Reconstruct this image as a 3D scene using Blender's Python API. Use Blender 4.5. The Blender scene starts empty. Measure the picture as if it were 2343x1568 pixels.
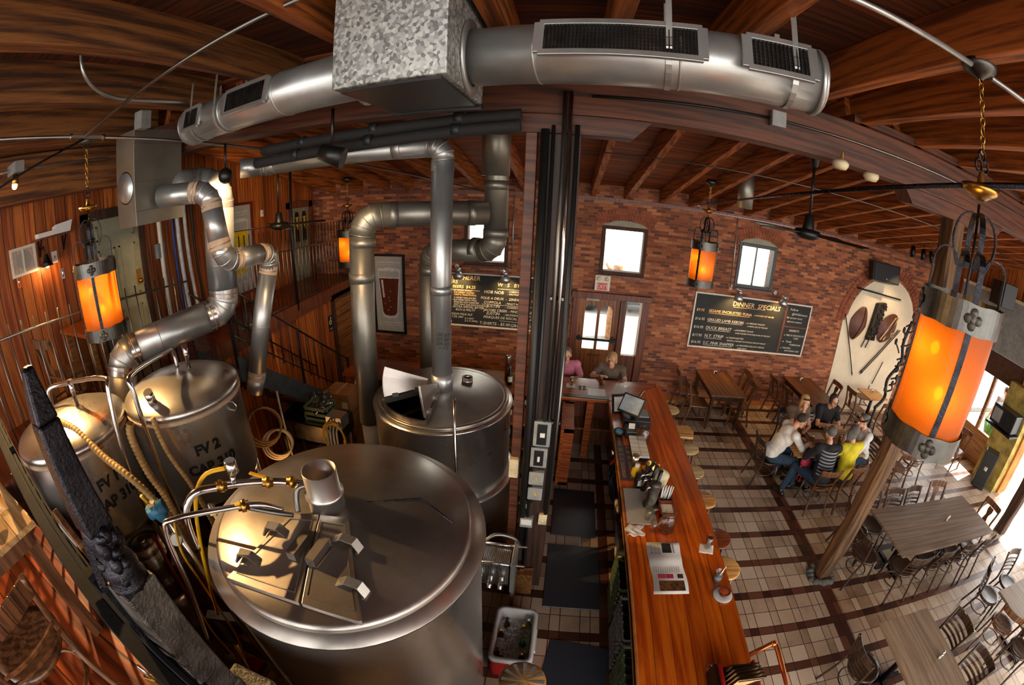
import bpy, math, random
from mathutils import Vector, Matrix, Euler
random.seed(7)
S=bpy.context.scene; COL=S.collection
PI=math.pi; R=math.radians; sin=math.sin; cos=math.cos
ORG={}
# ---------------------------------------------------------------- materials
def lin(c):
    if isinstance(c,str): c=[int(c[i:i+2],16) for i in (0,2,4)]
    return tuple(((x/255+.055)/1.055)**2.4 if x/255>.04045 else x/255/12.92 for x in c)+(1,)
class NT:
    def __init__(s,name):
        s.m=bpy.data.materials.new(name); s.m.use_nodes=True; s.t=s.m.node_tree; s.t.nodes.clear()
        s.o=s.n('OutputMaterial')
    def n(s,t,**k):
        x=s.t.nodes.new('ShaderNode'+t)
        for a,b in k.items(): setattr(x,a,b)
        return x
    def l(s,a,b): s.t.links.new(a,b)
    def put(s,inp,v):
        if hasattr(v,'is_output'): s.l(v,inp)
        else: inp.default_value=v
    def math(s,op,a,b=0.,c=0.):
        x=s.n('Math',operation=op)
        for i,v in enumerate((a,b,c)): s.put(x.inputs[i],v)
        return x.outputs[0]
    def mix(s,f,a,b,mode='MIX'):
        x=s.n('Mix',data_type='RGBA',blend_type=mode)
        s.put(x.inputs[0],f); s.put(x.inputs[6],a); s.put(x.inputs[7],b); return x.outputs[2]
    def ramp(s,f,stops):
        x=s.n('ValToRGB'); e=x.color_ramp.elements
        while len(e)<len(stops): e.new(.5)
        for i,(p,c) in enumerate(stops): e[i].position=p; e[i].color=c
        s.l(f,x.inputs[0]); return x.outputs[0]
    def co(s,scale=(1,1,1),rnd=0,world=False):
        c=s.n('TexCoord').outputs['Object']
        if world: c=s.n('NewGeometry').outputs['Position']
        if rnd:
            a=s.n('VectorMath',operation='ADD'); s.l(c,a.inputs[0])
            r=s.n('ObjectInfo').outputs['Random']; s.l(s.math('MULTIPLY',r,rnd),a.inputs[1]); c=a.outputs[0]
        mp=s.n('Mapping'); mp.inputs['Scale'].default_value=scale; s.l(c,mp.inputs[0]); return mp.outputs[0]
    def noise(s,v,scale=5,det=4,rough=.6,dist=0.):
        x=s.n('TexNoise'); x.inputs['Scale'].default_value=scale; x.inputs['Detail'].default_value=det
        x.inputs['Roughness'].default_value=rough; x.inputs['Distortion'].default_value=dist
        s.l(v,x.inputs['Vector']); return x.outputs[0]
    def bump(s,h,strength=.3,d=.01):
        x=s.n('Bump'); x.inputs['Strength'].default_value=strength; x.inputs['Distance'].default_value=d
        s.l(h,x.inputs['Height']); return x.outputs[0]
    def bsdf(s,col,rough=.5,metal=0.,normal=None,spec=None,coat=0.,emit=None,estr=0.,trans=0.,alpha=1.):
        b=s.n('BsdfPrincipled'); s.put(b.inputs['Base Color'],col); s.put(b.inputs['Roughness'],rough); s.put(b.inputs['Metallic'],metal)
        if normal is not None: s.l(normal,b.inputs['Normal'])
        if spec is not None: b.inputs['Specular IOR Level'].default_value=spec
        b.inputs['Coat Weight'].default_value=coat; b.inputs['Coat Roughness'].default_value=.12
        if emit is not None: s.put(b.inputs['Emission Color'],emit); s.put(b.inputs['Emission Strength'],estr)
        b.inputs['Transmission Weight'].default_value=trans; b.inputs['Alpha'].default_value=alpha
        s.l(b.outputs[0],s.o.inputs[0]); return b
M={}
def plain(name,c,rough=.5,metal=0.,coat=0.,var=.25,sc=8,bmp=0.,spec=None,rvar=0.):
    t=NT(name); c=lin(c); v=t.co(rnd=9); f=t.noise(v,sc,5)
    d=tuple(x*(1-var) for x in c[:3])+(1,); h=tuple(min(1,x*(1+var)) for x in c[:3])+(1,)
    cc=t.ramp(f,[(.3,d),(.7,h)])
    nr=t.bump(t.noise(v,sc*6,4),bmp) if bmp else None
    r=t.math('MULTIPLY_ADD',t.noise(v,sc*2.3,5),rvar,rough-rvar/2) if rvar else rough
    t.bsdf(cc,r,metal,nr,spec,coat); M[name]=t.m; return t.m
def wood(name,c1,c2,axis=1,sc=1.,rough=.5,coat=0.,bmp=.25,plank=0,across=0,gap=.005,cols=None,con=1.,world=False):
    """grain runs along axis; plank>0 splits it into boards across the other axis"""
    t=NT(name); s=[15*sc]*3; s[axis]=.8*sc
    v=t.co(tuple(s),rnd=7,world=world)
    c1=lin(c1);c2=lin(c2); k_=1-.58*con; dk=tuple(x*k_ for x in c1[:3])+(1,)
    extra=None
    if plank:
        p=t.n('TexCoord').outputs['Object'] if not world else t.n('NewGeometry').outputs['Position']
        sp=t.n('SeparateXYZ'); t.l(p,sp.inputs[0])
        q=t.math('DIVIDE',sp.outputs[across],plank); idx=t.math('FLOOR',q); fr=t.math('FRACT',q)
        wn=t.n('TexWhiteNoise',noise_dimensions='1D'); t.l(idx,wn.inputs['W']); rv=wn.outputs['Value']
        av=t.n('VectorMath',operation='ADD'); t.l(v,av.inputs[0]); t.l(t.math('MULTIPLY',rv,37.),av.inputs[1]); v=av.outputs[0]
        extra=(rv,fr)
    n1=t.noise(v,1.1,7,.62,.9); n2=t.noise(v,5.,5,.7)
    w=t.n('TexWave',wave_type='BANDS',bands_direction='DIAGONAL'); w.inputs['Scale'].default_value=.7; w.inputs['Distortion'].default_value=7; w.inputs['Detail'].default_value=3
    t.l(v,w.inputs[0])
    f=t.math('ADD',t.math('MULTIPLY',n1,.62),t.math('MULTIPLY',w.outputs[1],.1)); f=t.math('ADD',f,t.math('MULTIPLY',n2,.36))
    cc=t.ramp(f,[(.33,dk),(.46,c1),(.62,c2),(.85,c1)])
    h=f
    if extra:
        rv,fr=extra
        cc=t.mix(t.math('MULTIPLY',rv,.62*con),cc,dk,'MIX')
        e=t.math('MINIMUM',fr,t.math('SUBTRACT',1.,fr)); g=t.math('LESS_THAN',e,gap/plank)
        cc=t.mix(g,cc,(.006,.004,.003,1)); h=t.math('SUBTRACT',f,t.math('MULTIPLY',g,1.5))
    t.bsdf(cc,rough,0,t.bump(h,bmp,.01) if bmp else None,None,coat); M[name]=t.m; return t.m
def metal(name,c,rough=.3,var=.3,sc=4,aniso=None,bmp=.05,dirt=.0,dcol='3a2a1c',mt=1.):
    t=NT(name); v=t.co(rnd=5)
    n=t.noise(v,sc,6,.65); c=lin(c)
    cc=t.ramp(n,[(.3,tuple(x*(1-var) for x in c[:3])+(1,)),(.7,c)])
    if dirt: cc=t.mix(t.math('MULTIPLY',t.ramp(t.noise(v,2.1,8,.7),[(.4,(0,0,0,1)),(.85,(1,1,1,1))]),dirt),cc,lin(dcol))
    r=t.math('MULTIPLY_ADD',n,.3,rough-.15)
    if aniso: v2=t.co(aniso,rnd=5); hb=t.noise(v2,6,4)
    else: hb=t.noise(v,sc*5,3)
    t.bsdf(cc,r,mt,t.bump(hb,bmp,.004)); M[name]=t.m; return t.m
def glow(name,c,s):
    t=NT(name); e=t.n('Emission'); e.inputs[0].default_value=lin(c); e.inputs[1].default_value=s; t.l(e.outputs[0],t.o.inputs[0]); M[name]=t.m
def glass(name,c,mixf=.8,rough=.02):
    t=NT(name); tr=t.n('BsdfTransparent'); tr.inputs[0].default_value=lin(c); g=t.n('BsdfGlossy'); g.inputs['Roughness'].default_value=rough
    fr=t.n('LayerWeight'); fr.inputs[0].default_value=.25
    x=t.n('MixShader'); t.l(t.math('MULTIPLY_ADD',t.math('POWER',fr.outputs[1],2.5),.7,.06),x.inputs[0]); t.l(tr.outputs[0],x.inputs[1]); t.l(g.outputs[0],x.inputs[2]); t.l(x.outputs[0],t.o.inputs[0]); M[name]=t.m
# ---------------------------------------------------------------- mesh builder
def frame(d):
    d=Vector(d).normalized(); a=Vector((0,0,1)) if abs(d.z)<.95 else Vector((1,0,0))
    u=a.cross(d).normalized(); return u,d.cross(u)
class MB:
    def __init__(s): s.v=[];s.f=[];s.mi=[];s.sm=[]
    def add(s,vs,fs,sm=False,mi=0):
        b=len(s.v); s.v+=[tuple(x) for x in vs]
        for f in fs: s.f.append([b+i for i in f]); s.sm.append(sm); s.mi.append(mi)
        return s
    def hexa(s,p,mi=0): # 8 pts: bottom 4 ccw, top 4 ccw
        return s.add(p,[(3,2,1,0),(4,5,6,7),(0,1,5,4),(1,2,6,5),(2,3,7,6),(3,0,4,7)],False,mi)
    def box(s,x0,x1,y0,y1,z0,z1,mi=0): return s.hexa([(x0,y0,z0),(x1,y0,z0),(x1,y1,z0),(x0,y1,z0),(x0,y0,z1),(x1,y0,z1),(x1,y1,z1),(x0,y1,z1)],mi)
    def cb(s,c,d,rz=0,M4=None,mi=0):
        p=[]
        for z in (-1,1):
            for x,y in ((-1,-1),(1,-1),(1,1),(-1,1)):
                q=Vector((x*d[0]/2,y*d[1]/2,z*d[2]/2))
                if M4 is not None: q=M4@q
                if rz: q=Matrix.Rotation(rz,3,'Z')@q
                p.append(q+Vector(c))
        return s.hexa(p,mi)
    def bar(s,p0,p1,w,h,up=(0,0,1),w1=None,h1=None,mi=0):
        p0=Vector(p0);p1=Vector(p1);d=(p1-p0).normalized();up=Vector(up)
        if abs(d.dot(up))>.98: up=Vector((0,1,0))
        u=d.cross(up).normalized();n=u.cross(d); w1=w if w1 is None else w1; h1=h if h1 is None else h1
        q=[]
        for p,a,b in ((p0,w,h),(p1,w1,h1)):
            q.append([p-u*a/2-n*b/2,p+u*a/2-n*b/2,p+u*a/2+n*b/2,p-u*a/2+n*b/2])
        return s.add(q[0]+q[1],[(0,1,2,3),(7,6,5,4),(1,0,4,5),(2,1,5,6),(3,2,6,7),(0,3,7,4)],False,mi)
    def tube(s,pts,r,n=10,cap=True,closed=False,mi=0,smooth=True):
        P=[Vector(p) for p in pts]; N=len(P); rs=r if isinstance(r,(list,tuple)) else [r]*N
        T=[]
        for i in range(N):
            a=P[i-1] if (i>0 or closed) else P[i]; b=P[(i+1)%N] if (i<N-1 or closed) else P[i]
            T.append((b-a).normalized() if (b-a).length>1e-9 else Vector((0,0,1)))
        u,w=frame(T[0]); vs=[];fs=[]
        for i in range(N):
            if i:
                u=(u-T[i]*u.dot(T[i])); u=u.normalized() if u.length>1e-6 else frame(T[i])[0]; w=T[i].cross(u)
            for k in range(n):
                a=2*PI*k/n; vs.append(P[i]+(u*cos(a)+w*sin(a))*rs[i])
        for i in range(N if closed else N-1):
            j=(i+1)%N
            for k in range(n): k2=(k+1)%n; fs.append((i*n+k,i*n+k2,j*n+k2,j*n+k))
        s.add(vs,fs,smooth,mi)
        if cap and not closed:
            b=len(s.v)-N*n
            s.f+= [[b+k for k in reversed(range(n))],[b+(N-1)*n+k for k in range(n)]]; s.sm+=[False]*2; s.mi+=[mi]*2
        return s
    def cyl(s,p0,p1,r0,r1=None,n=16,mi=0): return s.tube([p0,p1],[r0,r0 if r1 is None else r1],n,mi=mi)
    def lathe(s,pr,c=(0,0,0),n=24,a0=0,a1=2*PI,mi=0,sm=True,axis=None):
        full=abs(a1-a0-2*PI)<1e-6; K=n if full else n+1; vs=[]
        c=Vector(c)
        if axis: u,w=frame(axis); ax=Vector(axis).normalized()
        else: u,w,ax=Vector((1,0,0)),Vector((0,1,0)),Vector((0,0,1))
        for r,z in pr:
            for k in range(K):
                a=a0+(a1-a0)*k/n; vs.append(c+u*(r*cos(a))+w*(r*sin(a))+ax*z)
        fs=[]
        for i in range(len(pr)-1):
            for k in range(K if full else K-1):
                k2=(k+1)%K; fs.append((i*K+k,i*K+k2,(i+1)*K+k2,(i+1)*K+k))
        return s.add(vs,fs,sm,mi)
    def sph(s,c,r,n=12,mi=0):
        r=r if isinstance(r,(tuple,list)) else (r,)*3; c=Vector(c); vs=[];fs=[];m=n//2
        for i in range(m+1):
            t=PI*i/m
            for k in range(n): a=2*PI*k/n; vs.append(c+Vector((r[0]*sin(t)*cos(a),r[1]*sin(t)*sin(a),r[2]*cos(t))))
        for i in range(m):
            for k in range(n): k2=(k+1)%n; fs.append((i*n+k,(i+1)*n+k,(i+1)*n+k2,i*n+k2))
        return s.add(vs,fs,True,mi)
    def prism(s,poly,o,u,v,th,mi=0,sm=False):
        o=Vector(o);u=Vector(u);v=Vector(v);n=u.cross(v).normalized()*th; N=len(poly)
        a=[o+u*x+v*y for x,y in poly]; vs=a+[p+n for p in a]
        fs=[list(reversed(range(N))),[N+i for i in range(N)]]+[(i,(i+1)%N,N+(i+1)%N,N+i) for i in range(N)]
        return s.add(vs,fs,sm,mi)
    def torus(s,c,R0,r,axis=(0,0,1),n=20,m=8,mi=0):
        u,w=frame(axis); c=Vector(c); return s.tube([c+(u*cos(2*PI*k/n)+w*sin(2*PI*k/n))*R0 for k in range(n)],r,m,closed=True,mi=mi)
    def build(s,name,mat,parent=None,org=None,bev=0,kind=None,sub=0):
        me=bpy.data.meshes.new(name)
        o0=Vector(org) if org is not None else (ORG.get(parent.name,Vector()) if parent else None)
        if o0 is None:
            o0=Vector()
        vs=[(x-o0.x,y-o0.y,z-o0.z) for x,y,z in s.v]
        me.from_pydata(vs,[],s.f)
        me.polygons.foreach_set('use_smooth',s.sm); me.polygons.foreach_set('material_index',s.mi)
        for m in (mat if isinstance(mat,(list,tuple)) else [mat]): me.materials.append(M[m])
        me.update(); o=bpy.data.objects.new(name,me); COL.objects.link(o)
        if parent: o.parent=parent; ORG[o.name]=o0
        else: o.location=o0; ORG[o.name]=o0
        if bev:
            b=o.modifiers.new('bevel','BEVEL'); b.width=bev; b.segments=2; b.limit_method='ANGLE'; b.angle_limit=R(40)
        if kind: o['kind']=kind
        return o
def tag(o,label,cat,group=None,kind=None):
    o['label']=label; o['category']=cat
    if group: o['group']=group
    if kind: o['kind']=kind
    return o
def T(name,label,cat,loc=(0,0,0),group=None):
    o=bpy.data.objects.new(name,None); COL.objects.link(o); o.location=loc; o.empty_display_size=.1; ORG[o.name]=Vector(loc)
    return tag(o,label,cat,group)
def st(mb,name,mat,org=(0,0,0),bev=0,parent=None): return mb.build(name,mat,parent,org if not parent else None,bev,'structure' if not parent else None)
CH={}
def kids(o): return [c for c in COL.objects if c.parent==o]
def dup(root,loc,rz=0,label=None,group=None,sc=None):
    if root.name not in CH: CH[root.name]=[(c,kids(c)) for c in kids(root)]
    r=root.copy(); COL.objects.link(r); r.location=loc; r.rotation_euler=(0,0,rz)
    if sc: r.scale=(sc,)*3 if not isinstance(sc,tuple) else sc
    if label: r['label']=label
    if group: r['group']=group
    for c,g in CH[root.name]:
        k=c.copy(); COL.objects.link(k); k.parent=r
        for x in g: y=x.copy(); COL.objects.link(y); y.parent=k
    return r
def text(name,body,mat,parent,loc,size,rot=(PI/2,0,0),al='LEFT',ex=.0008,shear=0.,space=1.,bend=None):
    cu=bpy.data.curves.new(name,'FONT'); cu.body=body; cu.size=size; cu.align_x=al; cu.extrude=ex; cu.shear=shear; cu.space_character=space; cu.resolution_u=2; cu.offset=.006 if name=='stencil_lettering' else 0
    o=bpy.data.objects.new('tmp',cu); COL.objects.link(o); dg=bpy.context.evaluated_depsgraph_get()
    me=bpy.data.meshes.new_from_object(o.evaluated_get(dg)); bpy.data.objects.remove(o); bpy.data.curves.remove(cu)
    if bend:
        for v in me.vertices:
            a=v.co.x/bend; z=v.co.z; v.co=(sin(a)*(bend+z),v.co.y,cos(a)*(bend+z)-bend)
    me.materials.clear(); me.materials.append(M[mat]); k=bpy.data.objects.new(name,me); COL.objects.link(k); k.parent=parent
    k.location=Vector(loc)-ORG.get(parent.name,Vector()); k.rotation_euler=rot; return k
def arc(c,r,a0,a1,n,u=(1,0,0),v=(0,0,1)):
    c=Vector(c);u=Vector(u);v=Vector(v); return [c+u*(r*cos(a0+(a1-a0)*i/n))+v*(r*sin(a0+(a1-a0)*i/n)) for i in range(n+1)]
def smooth_path(pts,k=6):
    P=[Vector(p) for p in pts]; o=[]
    for i in range(len(P)-1):
        a=P[max(i-1,0)];b=P[i];c=P[i+1];d=P[min(i+2,len(P)-1)]
        for j in range(k):
            t=j/k; o.append(.5*((2*b)+(c-a)*t+(2*a-5*b+4*c-d)*t*t+(3*b-a-3*c+d)*t**3))
    o.append(P[-1]); return o
# ---------------------------------------------------------------- material library
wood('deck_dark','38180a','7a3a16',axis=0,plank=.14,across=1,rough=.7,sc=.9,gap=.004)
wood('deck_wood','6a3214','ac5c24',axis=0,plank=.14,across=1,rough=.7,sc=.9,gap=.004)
wood('joist_wood','6b3514','b8672c',axis=1,rough=.6,sc=.8,bmp=.35)
wood('joist_old','4c2c18','96602f',axis=1,rough=.7,sc=.6,bmp=.8)
wood('beam_wood','3c2014','68381f',axis=0,rough=.55,sc=.8)
wood('post_wood','38230f','6c4a28',axis=2,rough=.7,sc=.8,bmp=.6)
wood('dark_post','2a1a12','4a2e1e',axis=2,rough=.6,sc=.8)
wood('wall_plank','94431a','d07a34',axis=2,plank=.145,across=1,rough=.45,sc=.7,bmp=.2,con=1.15)
wood('mezz_floor','581e0a','a04416',axis=0,plank=.17,across=1,rough=.35,sc=.7,coat=.15)
wood('bar_wood','b0440a','d86c16',axis=1,plank=.155,across=0,rough=.28,sc=.7,con=.8,coat=.35,gap=.002,bmp=.08)
wood('counter_wood','8a3c12','c06022',axis=0,plank=.16,across=1,rough=.3,coat=.3,gap=.002,bmp=.08)
wood('table_grey','6e5a48','8c7864',axis=0,plank=.185,across=1,rough=.42,sc=.6,gap=.003,con=.45)
wood('table_grey_y','705c48','927c64',axis=1,plank=.4,across=0,rough=.4,sc=.6,gap=.001,con=.45)
wood('table_brown','5c371c','8a5a34',axis=1,plank=.13,across=0,rough=.4,sc=.7,gap=.003,con=.6)
wood('table_light','8a6236','c49a5c',axis=0,plank=.2,across=1,rough=.45,sc=.9,gap=.002)
wood('table_honey','b87c3a','e8b468',axis=0,rough=.35,sc=.8)
wood('chair_dark','241812','45301f',axis=2,rough=.3,sc=1.,coat=.3,bmp=.1)
wood('chair_brown','4a2c16','7c5030',axis=2,rough=.4,sc=1.,coat=.2,bmp=.1)
wood('stool_light','a88a54','dcc48c',axis=0,rough=.4,sc=1.2)
wood('stool_red','5c2814','8a4420',axis=0,rough=.35,sc=1.2,coat=.2)
wood('door_wood','6a3a1c','9c6034',axis=2,rough=.4)
wood('frame_wood','52281a','7c4226',axis=2,rough=.45)
wood('plank_brown','6a4220','9a6a38',axis=1,rough=.5)
metal('galv','c4c6c4',rough=.36,var=.25,sc=3.5,mt=.8)
t=NT('galv_spangle'); v=t.co(); vo=t.n('TexVoronoi'); vo.inputs['Scale'].default_value=60; t.l(v,vo.inputs[0])
t.bsdf(t.ramp(vo.outputs['Color'],[(.2,lin('7c8080')),(.8,lin('d4d8d4'))]),t.math('MULTIPLY_ADD',vo.outputs['Distance'],.3,.3),.55); M['galv_spangle']=t.m
metal('galv_dull','a09c90',rough=.42,var=.3,sc=2.5,dirt=.3,dcol='5a4c40',mt=.78)
metal('stainless','dcd8d0',rough=.3,var=.18,sc=1.5,aniso=(2,2,.15),bmp=.04,dirt=.2,dcol='7a6a58',mt=.95)
metal('steel_top','b8b0a8',rough=.34,var=.25,sc=1.7,bmp=.03,dirt=.5,dcol='5c4c42',mt=.95)
metal('brass_dull','b0a284',rough=.4,mt=.8); metal('chrome','e0e0e0',rough=.16,var=.1)
metal('rod_steel','8a8680',rough=.4)
metal('brass','c89a4c',rough=.3)
metal('pewter','6c6a66',rough=.4,var=.5,sc=12,bmp=.2)
metal('copper','c07040',rough=.3)
plain('iron_black','1e1e20',.7,0,var=.3,sc=10,bmp=.08,rvar=.15,spec=.08); plain('arch_brick','8a4a30',.85,var=.45,sc=5,bmp=.4); plain('iron','2a2a30',.26,.85,var=.5,sc=20,bmp=.35,rvar=.3)
plain('iron_rough','56524c',.42,.7,var=.6,sc=14,bmp=.6,rvar=.3)
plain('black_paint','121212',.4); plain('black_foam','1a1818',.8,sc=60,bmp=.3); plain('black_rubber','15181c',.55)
plain('white_paint','d8d0c0',.5,var=.08); plain('plastic_white','e0e0dc',.4,var=.05); plain('plastic_grey','8c8e8c',.45); plain('plastic_dark','26282a',.35)
plain('plaster','e0d2b8',.85,var=.08,sc=3,bmp=.2); plain('chalkboard','1c1c1a',.7,var=.5,sc=3); plain('chalk','d8d4c8',.9,var=.1); plain('chalk_orange','f0c890',.9,var=.1)
plain('red_paint','a81c18',.4); plain('red_plastic','c01414',.35); plain('yellow_plastic','e0a818',.4); plain('blue_paint','3c7898',.4); plain('green_crate','6a7a56',.5); plain('green_bottle','1c5c2c',.1)
plain('cardboard','a87848',.8); plain('tan_hose','b08a50',.5); plain('paper','e4ddd4',.8,var=.06); plain('paper_tan','c8a068',.7,var=.06); plain('ink','2a2624',.8); plain('red_ink','b03048',.7)
plain('door_green','8a8870',.5,var=.15); plain('poster_grey','a8a69c',.6,var=.15,sc=30); plain('poster_yellow','d8b818',.5); plain('beer_brown','5c2410',.4); plain('red_frame','6a1c14',.4)
plain('amber_liquid','d07818',.15); plain('dark_beer','48100a',.1); plain('foam_cream','e8dcc0',.8); plain('ice','d4dce0',.2,var=.3,sc=25,bmp=.5); plain('orange_dip','b8501c',.6,sc=30)
plain('skin','d09878',.55,var=.1); plain('skin_b','c88a68',.55,var=.1); plain('hair_blond','b8945c',.7,sc=40,bmp=.5); plain('hair_grey','6a645c',.7,sc=40,bmp=.5); plain('hair_dark','2c221c',.6,sc=40,bmp=.5)
plain('cloth_white','d4d0c8',.85,bmp=.2); plain('cloth_pink','d07890',.85,bmp=.2); plain('cloth_black','1c1c1e',.85,bmp=.2); plain('cloth_yellow','d0bc20',.85,bmp=.2); plain('denim','24384c',.9,bmp=.3,sc=20); plain('cloth_grey','8c8c90',.85,bmp=.2); plain('cloth_brown','6a5648',.85,bmp=.2)
plain('leather_shield','5a2c1c',.5,var=.5,sc=6,bmp=.3); plain('shield_stripe','c0a070',.6); plain('carving','241a14',.6,var=.5,sc=12,bmp=.4); plain('shoe','1c1816',.4); plain('leaf','4c7c2c',.5); plain('mustard_wall','a08c48',.9,var=.5,sc=5,bmp=.5); plain('rust_wall','b06a28',.8,var=.5,sc=4,bmp=.5)
wood('pine_top','c08a50','ecc48c',axis=0,plank=.13,across=1,rough=.35,sc=.9,gap=.002,coat=.2)
plain('cord_yellow','e8b010',.5,var=.1); plain('cord_black','0c0c0c',.5); plain('cord_blue','1c3c80',.5); plain('slate_blue','39424a',.6,var=.4); plain('pvc','d8ccb0',.4,var=.1); plain('pvc_old','a89070',.5); plain('tape','c8a888',.8); plain('foil','c8c4c0',.2,.9); plain('screen','aeb4b4',.3); plain('mat_purple','3c2838',.5); plain('smoke_cream','d8c8a0',.5); plain('wax','d0b878',.5); plain('stucco_brown','4a2c1c',.8,bmp=.5)
plain('concrete','565450',.85,bmp=.5); plain('exit_red','d03c38',.5); plain('asphalt','7c7a78',.9); plain('car_paint','20303c',.2,.5); plain('stripe_white','c8c4bc',.8); plain('straw_white','e8e4dc',.5)
glass('clear_glass','f2f4f0',.85); glass('window_glass','fafcf8',.95); glass('bottle_brown','a87838',.85); glass('bottle_clear','e0d8b8',.85); glass('bottle_green','60a860',.85); glass('plastic_clear','e4e8ea',.75,.15)
t=NT('pint_amber'); t.bsdf(lin('c87414'),.08,trans=.5); M['pint_amber']=t.m
glow('bulb','ffc428',24); glow('bulb_warm','ffb050',30); glow('sign_glow','ff5040',1.2)
# amber lantern shade lit from inside by its bulbs
t=NT('amber_shade'); tl=t.n('BsdfTranslucent'); tl.inputs[0].default_value=lin('a8601c'); df=t.n('BsdfPrincipled'); df.inputs['Base Color'].default_value=lin('a8561c'); df.inputs['Roughness'].default_value=.25
mx=t.n('MixShader'); mx.inputs[0].default_value=.3; t.l(tl.outputs[0],mx.inputs[1]); t.l(df.outputs[0],mx.inputs[2])
tr=t.n('BsdfTransparent'); tr.inputs[0].default_value=lin('ffa020'); m2=t.n('MixShader'); m2.inputs[0].default_value=.03; t.l(mx.outputs[0],m2.inputs[1]); t.l(tr.outputs[0],m2.inputs[2]); t.l(m2.outputs[0],t.o.inputs[0]); M['amber_shade']=t.m
# brick wall: boards in the wall plane (object x,z)
def brickmat(name,ax,c1,c2,mort):
    t=NT(name); sp=t.n('SeparateXYZ'); t.l(t.n('NewGeometry').outputs['Position'],sp.inputs[0])
    cm=t.n('CombineXYZ'); t.l(sp.outputs[ax],cm.inputs[0]); t.l(sp.outputs[2],cm.inputs[1])
    nz=t.noise(cm.outputs[0],6,3); 
    av=t.n('VectorMath',operation='ADD'); t.l(cm.outputs[0],av.inputs[0]); t.l(t.math('MULTIPLY',t.math('SUBTRACT',nz,.5),.018),av.inputs[1])
    b=t.n('TexBrick'); b.inputs['Scale'].default_value=1; b.inputs['Brick Width'].default_value=.18; b.inputs['Row Height'].default_value=.056; b.inputs['Mortar Size'].default_value=.0048; b.inputs['Mortar Smooth'].default_value=.3; b.inputs['Bias'].default_value=-.1
    b.inputs['Color1'].default_value=(0,0,0,1); b.inputs['Color2'].default_value=(1,1,1,1); b.inputs['Mortar'].default_value=(.5,.5,.5,1)
    t.l(av.outputs[0],b.inputs[0])
    big=t.noise(cm.outputs[0],.9,4); f=t.math('ADD',t.math('MULTIPLY',b.outputs['Color'],.55),t.math('MULTIPLY',big,.6))
    cc=t.ramp(f,[(.18,lin('46302a')),(.34,lin(c1)),(.58,lin(c2)),(.85,lin('c07a50'))])
    cc=t.mix(b.outputs['Fac'],cc,lin(mort)); sm=t.noise(cm.outputs[0],40,3)
    h=t.math('SUBTRACT',t.math('MULTIPLY',sm,.4),b.outputs['Fac'])
    t.bsdf(cc,.82,0,t.bump(h,.6,.012)); M[name]=t.m
brickmat('brick',0,'6c3826','9c5634','82664e'); brickmat('brick_side',1,'7a3c26','ac5e38','8a6c54')
# tiled floor: two rows of cream quarry tile, one row of brown, brown cross bands
t=NT('floor_tile'); sp=t.n('SeparateXYZ'); t.l(t.n('NewGeometry').outputs['Position'],sp.inputs[0]); X,Y=sp.outputs[0],sp.outputs[1]
m=t.math
def cell(c,off,per): q=m('DIVIDE',m('SUBTRACT',c,off),per); return m('FLOOR',q),m('MULTIPLY',m('FRACT',q),per)
iy,v=cell(Y,.287,.529); ix,u=cell(X,.0,.3185)
brow=m('GREATER_THAN',v,.424)
bandx=m('ADD',m('MULTIPLY',m('GREATER_THAN',X,3.6),m('LESS_THAN',X,3.81)),m('MULTIPLY',m('GREATER_THAN',X,.735),m('LESS_THAN',X,.845)))
bandx=m('ADD',bandx,m('MULTIPLY',m('GREATER_THAN',X,7.6),m('LESS_THAN',X,7.7)))
du=m('MINIMUM',m('MINIMUM',u,m('ABSOLUTE',m('SUBTRACT',u,.212))),m('SUBTRACT',.3185,u))
dv=m('MINIMUM',m('MINIMUM',v,m('ABSOLUTE',m('SUBTRACT',v,.212))),m('MINIMUM',m('ABSOLUTE',m('SUBTRACT',v,.424)),m('SUBTRACT',.529,v)))
grout=m('LESS_THAN',m('MINIMUM',du,dv),.0042)
cidx=m('ADD',m('MULTIPLY',ix,2.),m('GREATER_THAN',u,.212)); cidy=m('ADD',m('MULTIPLY',iy,3.),m('ADD',m('GREATER_THAN',v,.212),brow))
cm=t.n('CombineXYZ'); t.l(cidx,cm.inputs[0]); t.l(cidy,cm.inputs[1]); wn=t.n('TexWhiteNoise',noise_dimensions='2D'); t.l(cm.outputs[0],wn.inputs[0]); rv=wn.outputs['Value']
ps=t.n('NewGeometry').outputs['Position']; dn=t.noise(ps,1.3,6,.65); fn=t.noise(ps,22,4)
cream=t.ramp(m('ADD',m('MULTIPLY',rv,.4),m('MULTIPLY',dn,.75)),[(.25,lin('7c624c')),(.5,lin('b49a80')),(.85,lin('cdb8a0'))])
brown=t.ramp(m('ADD',m('MULTIPLY',rv,.6),m('MULTIPLY',dn,.4)),[(.2,lin('3a2018')),(.8,lin('6e4230'))])
cc=t.mix(m('MINIMUM',m('ADD',brow,bandx),1.),cream,brown); cc=t.mix(grout,cc,lin('241a14'))
t.bsdf(cc,m('MULTIPLY_ADD',fn,.25,.22),0,t.bump(m('SUBTRACT',m('MULTIPLY',fn,.12),grout),.35,.006)); M['floor_tile']=t.m
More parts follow.
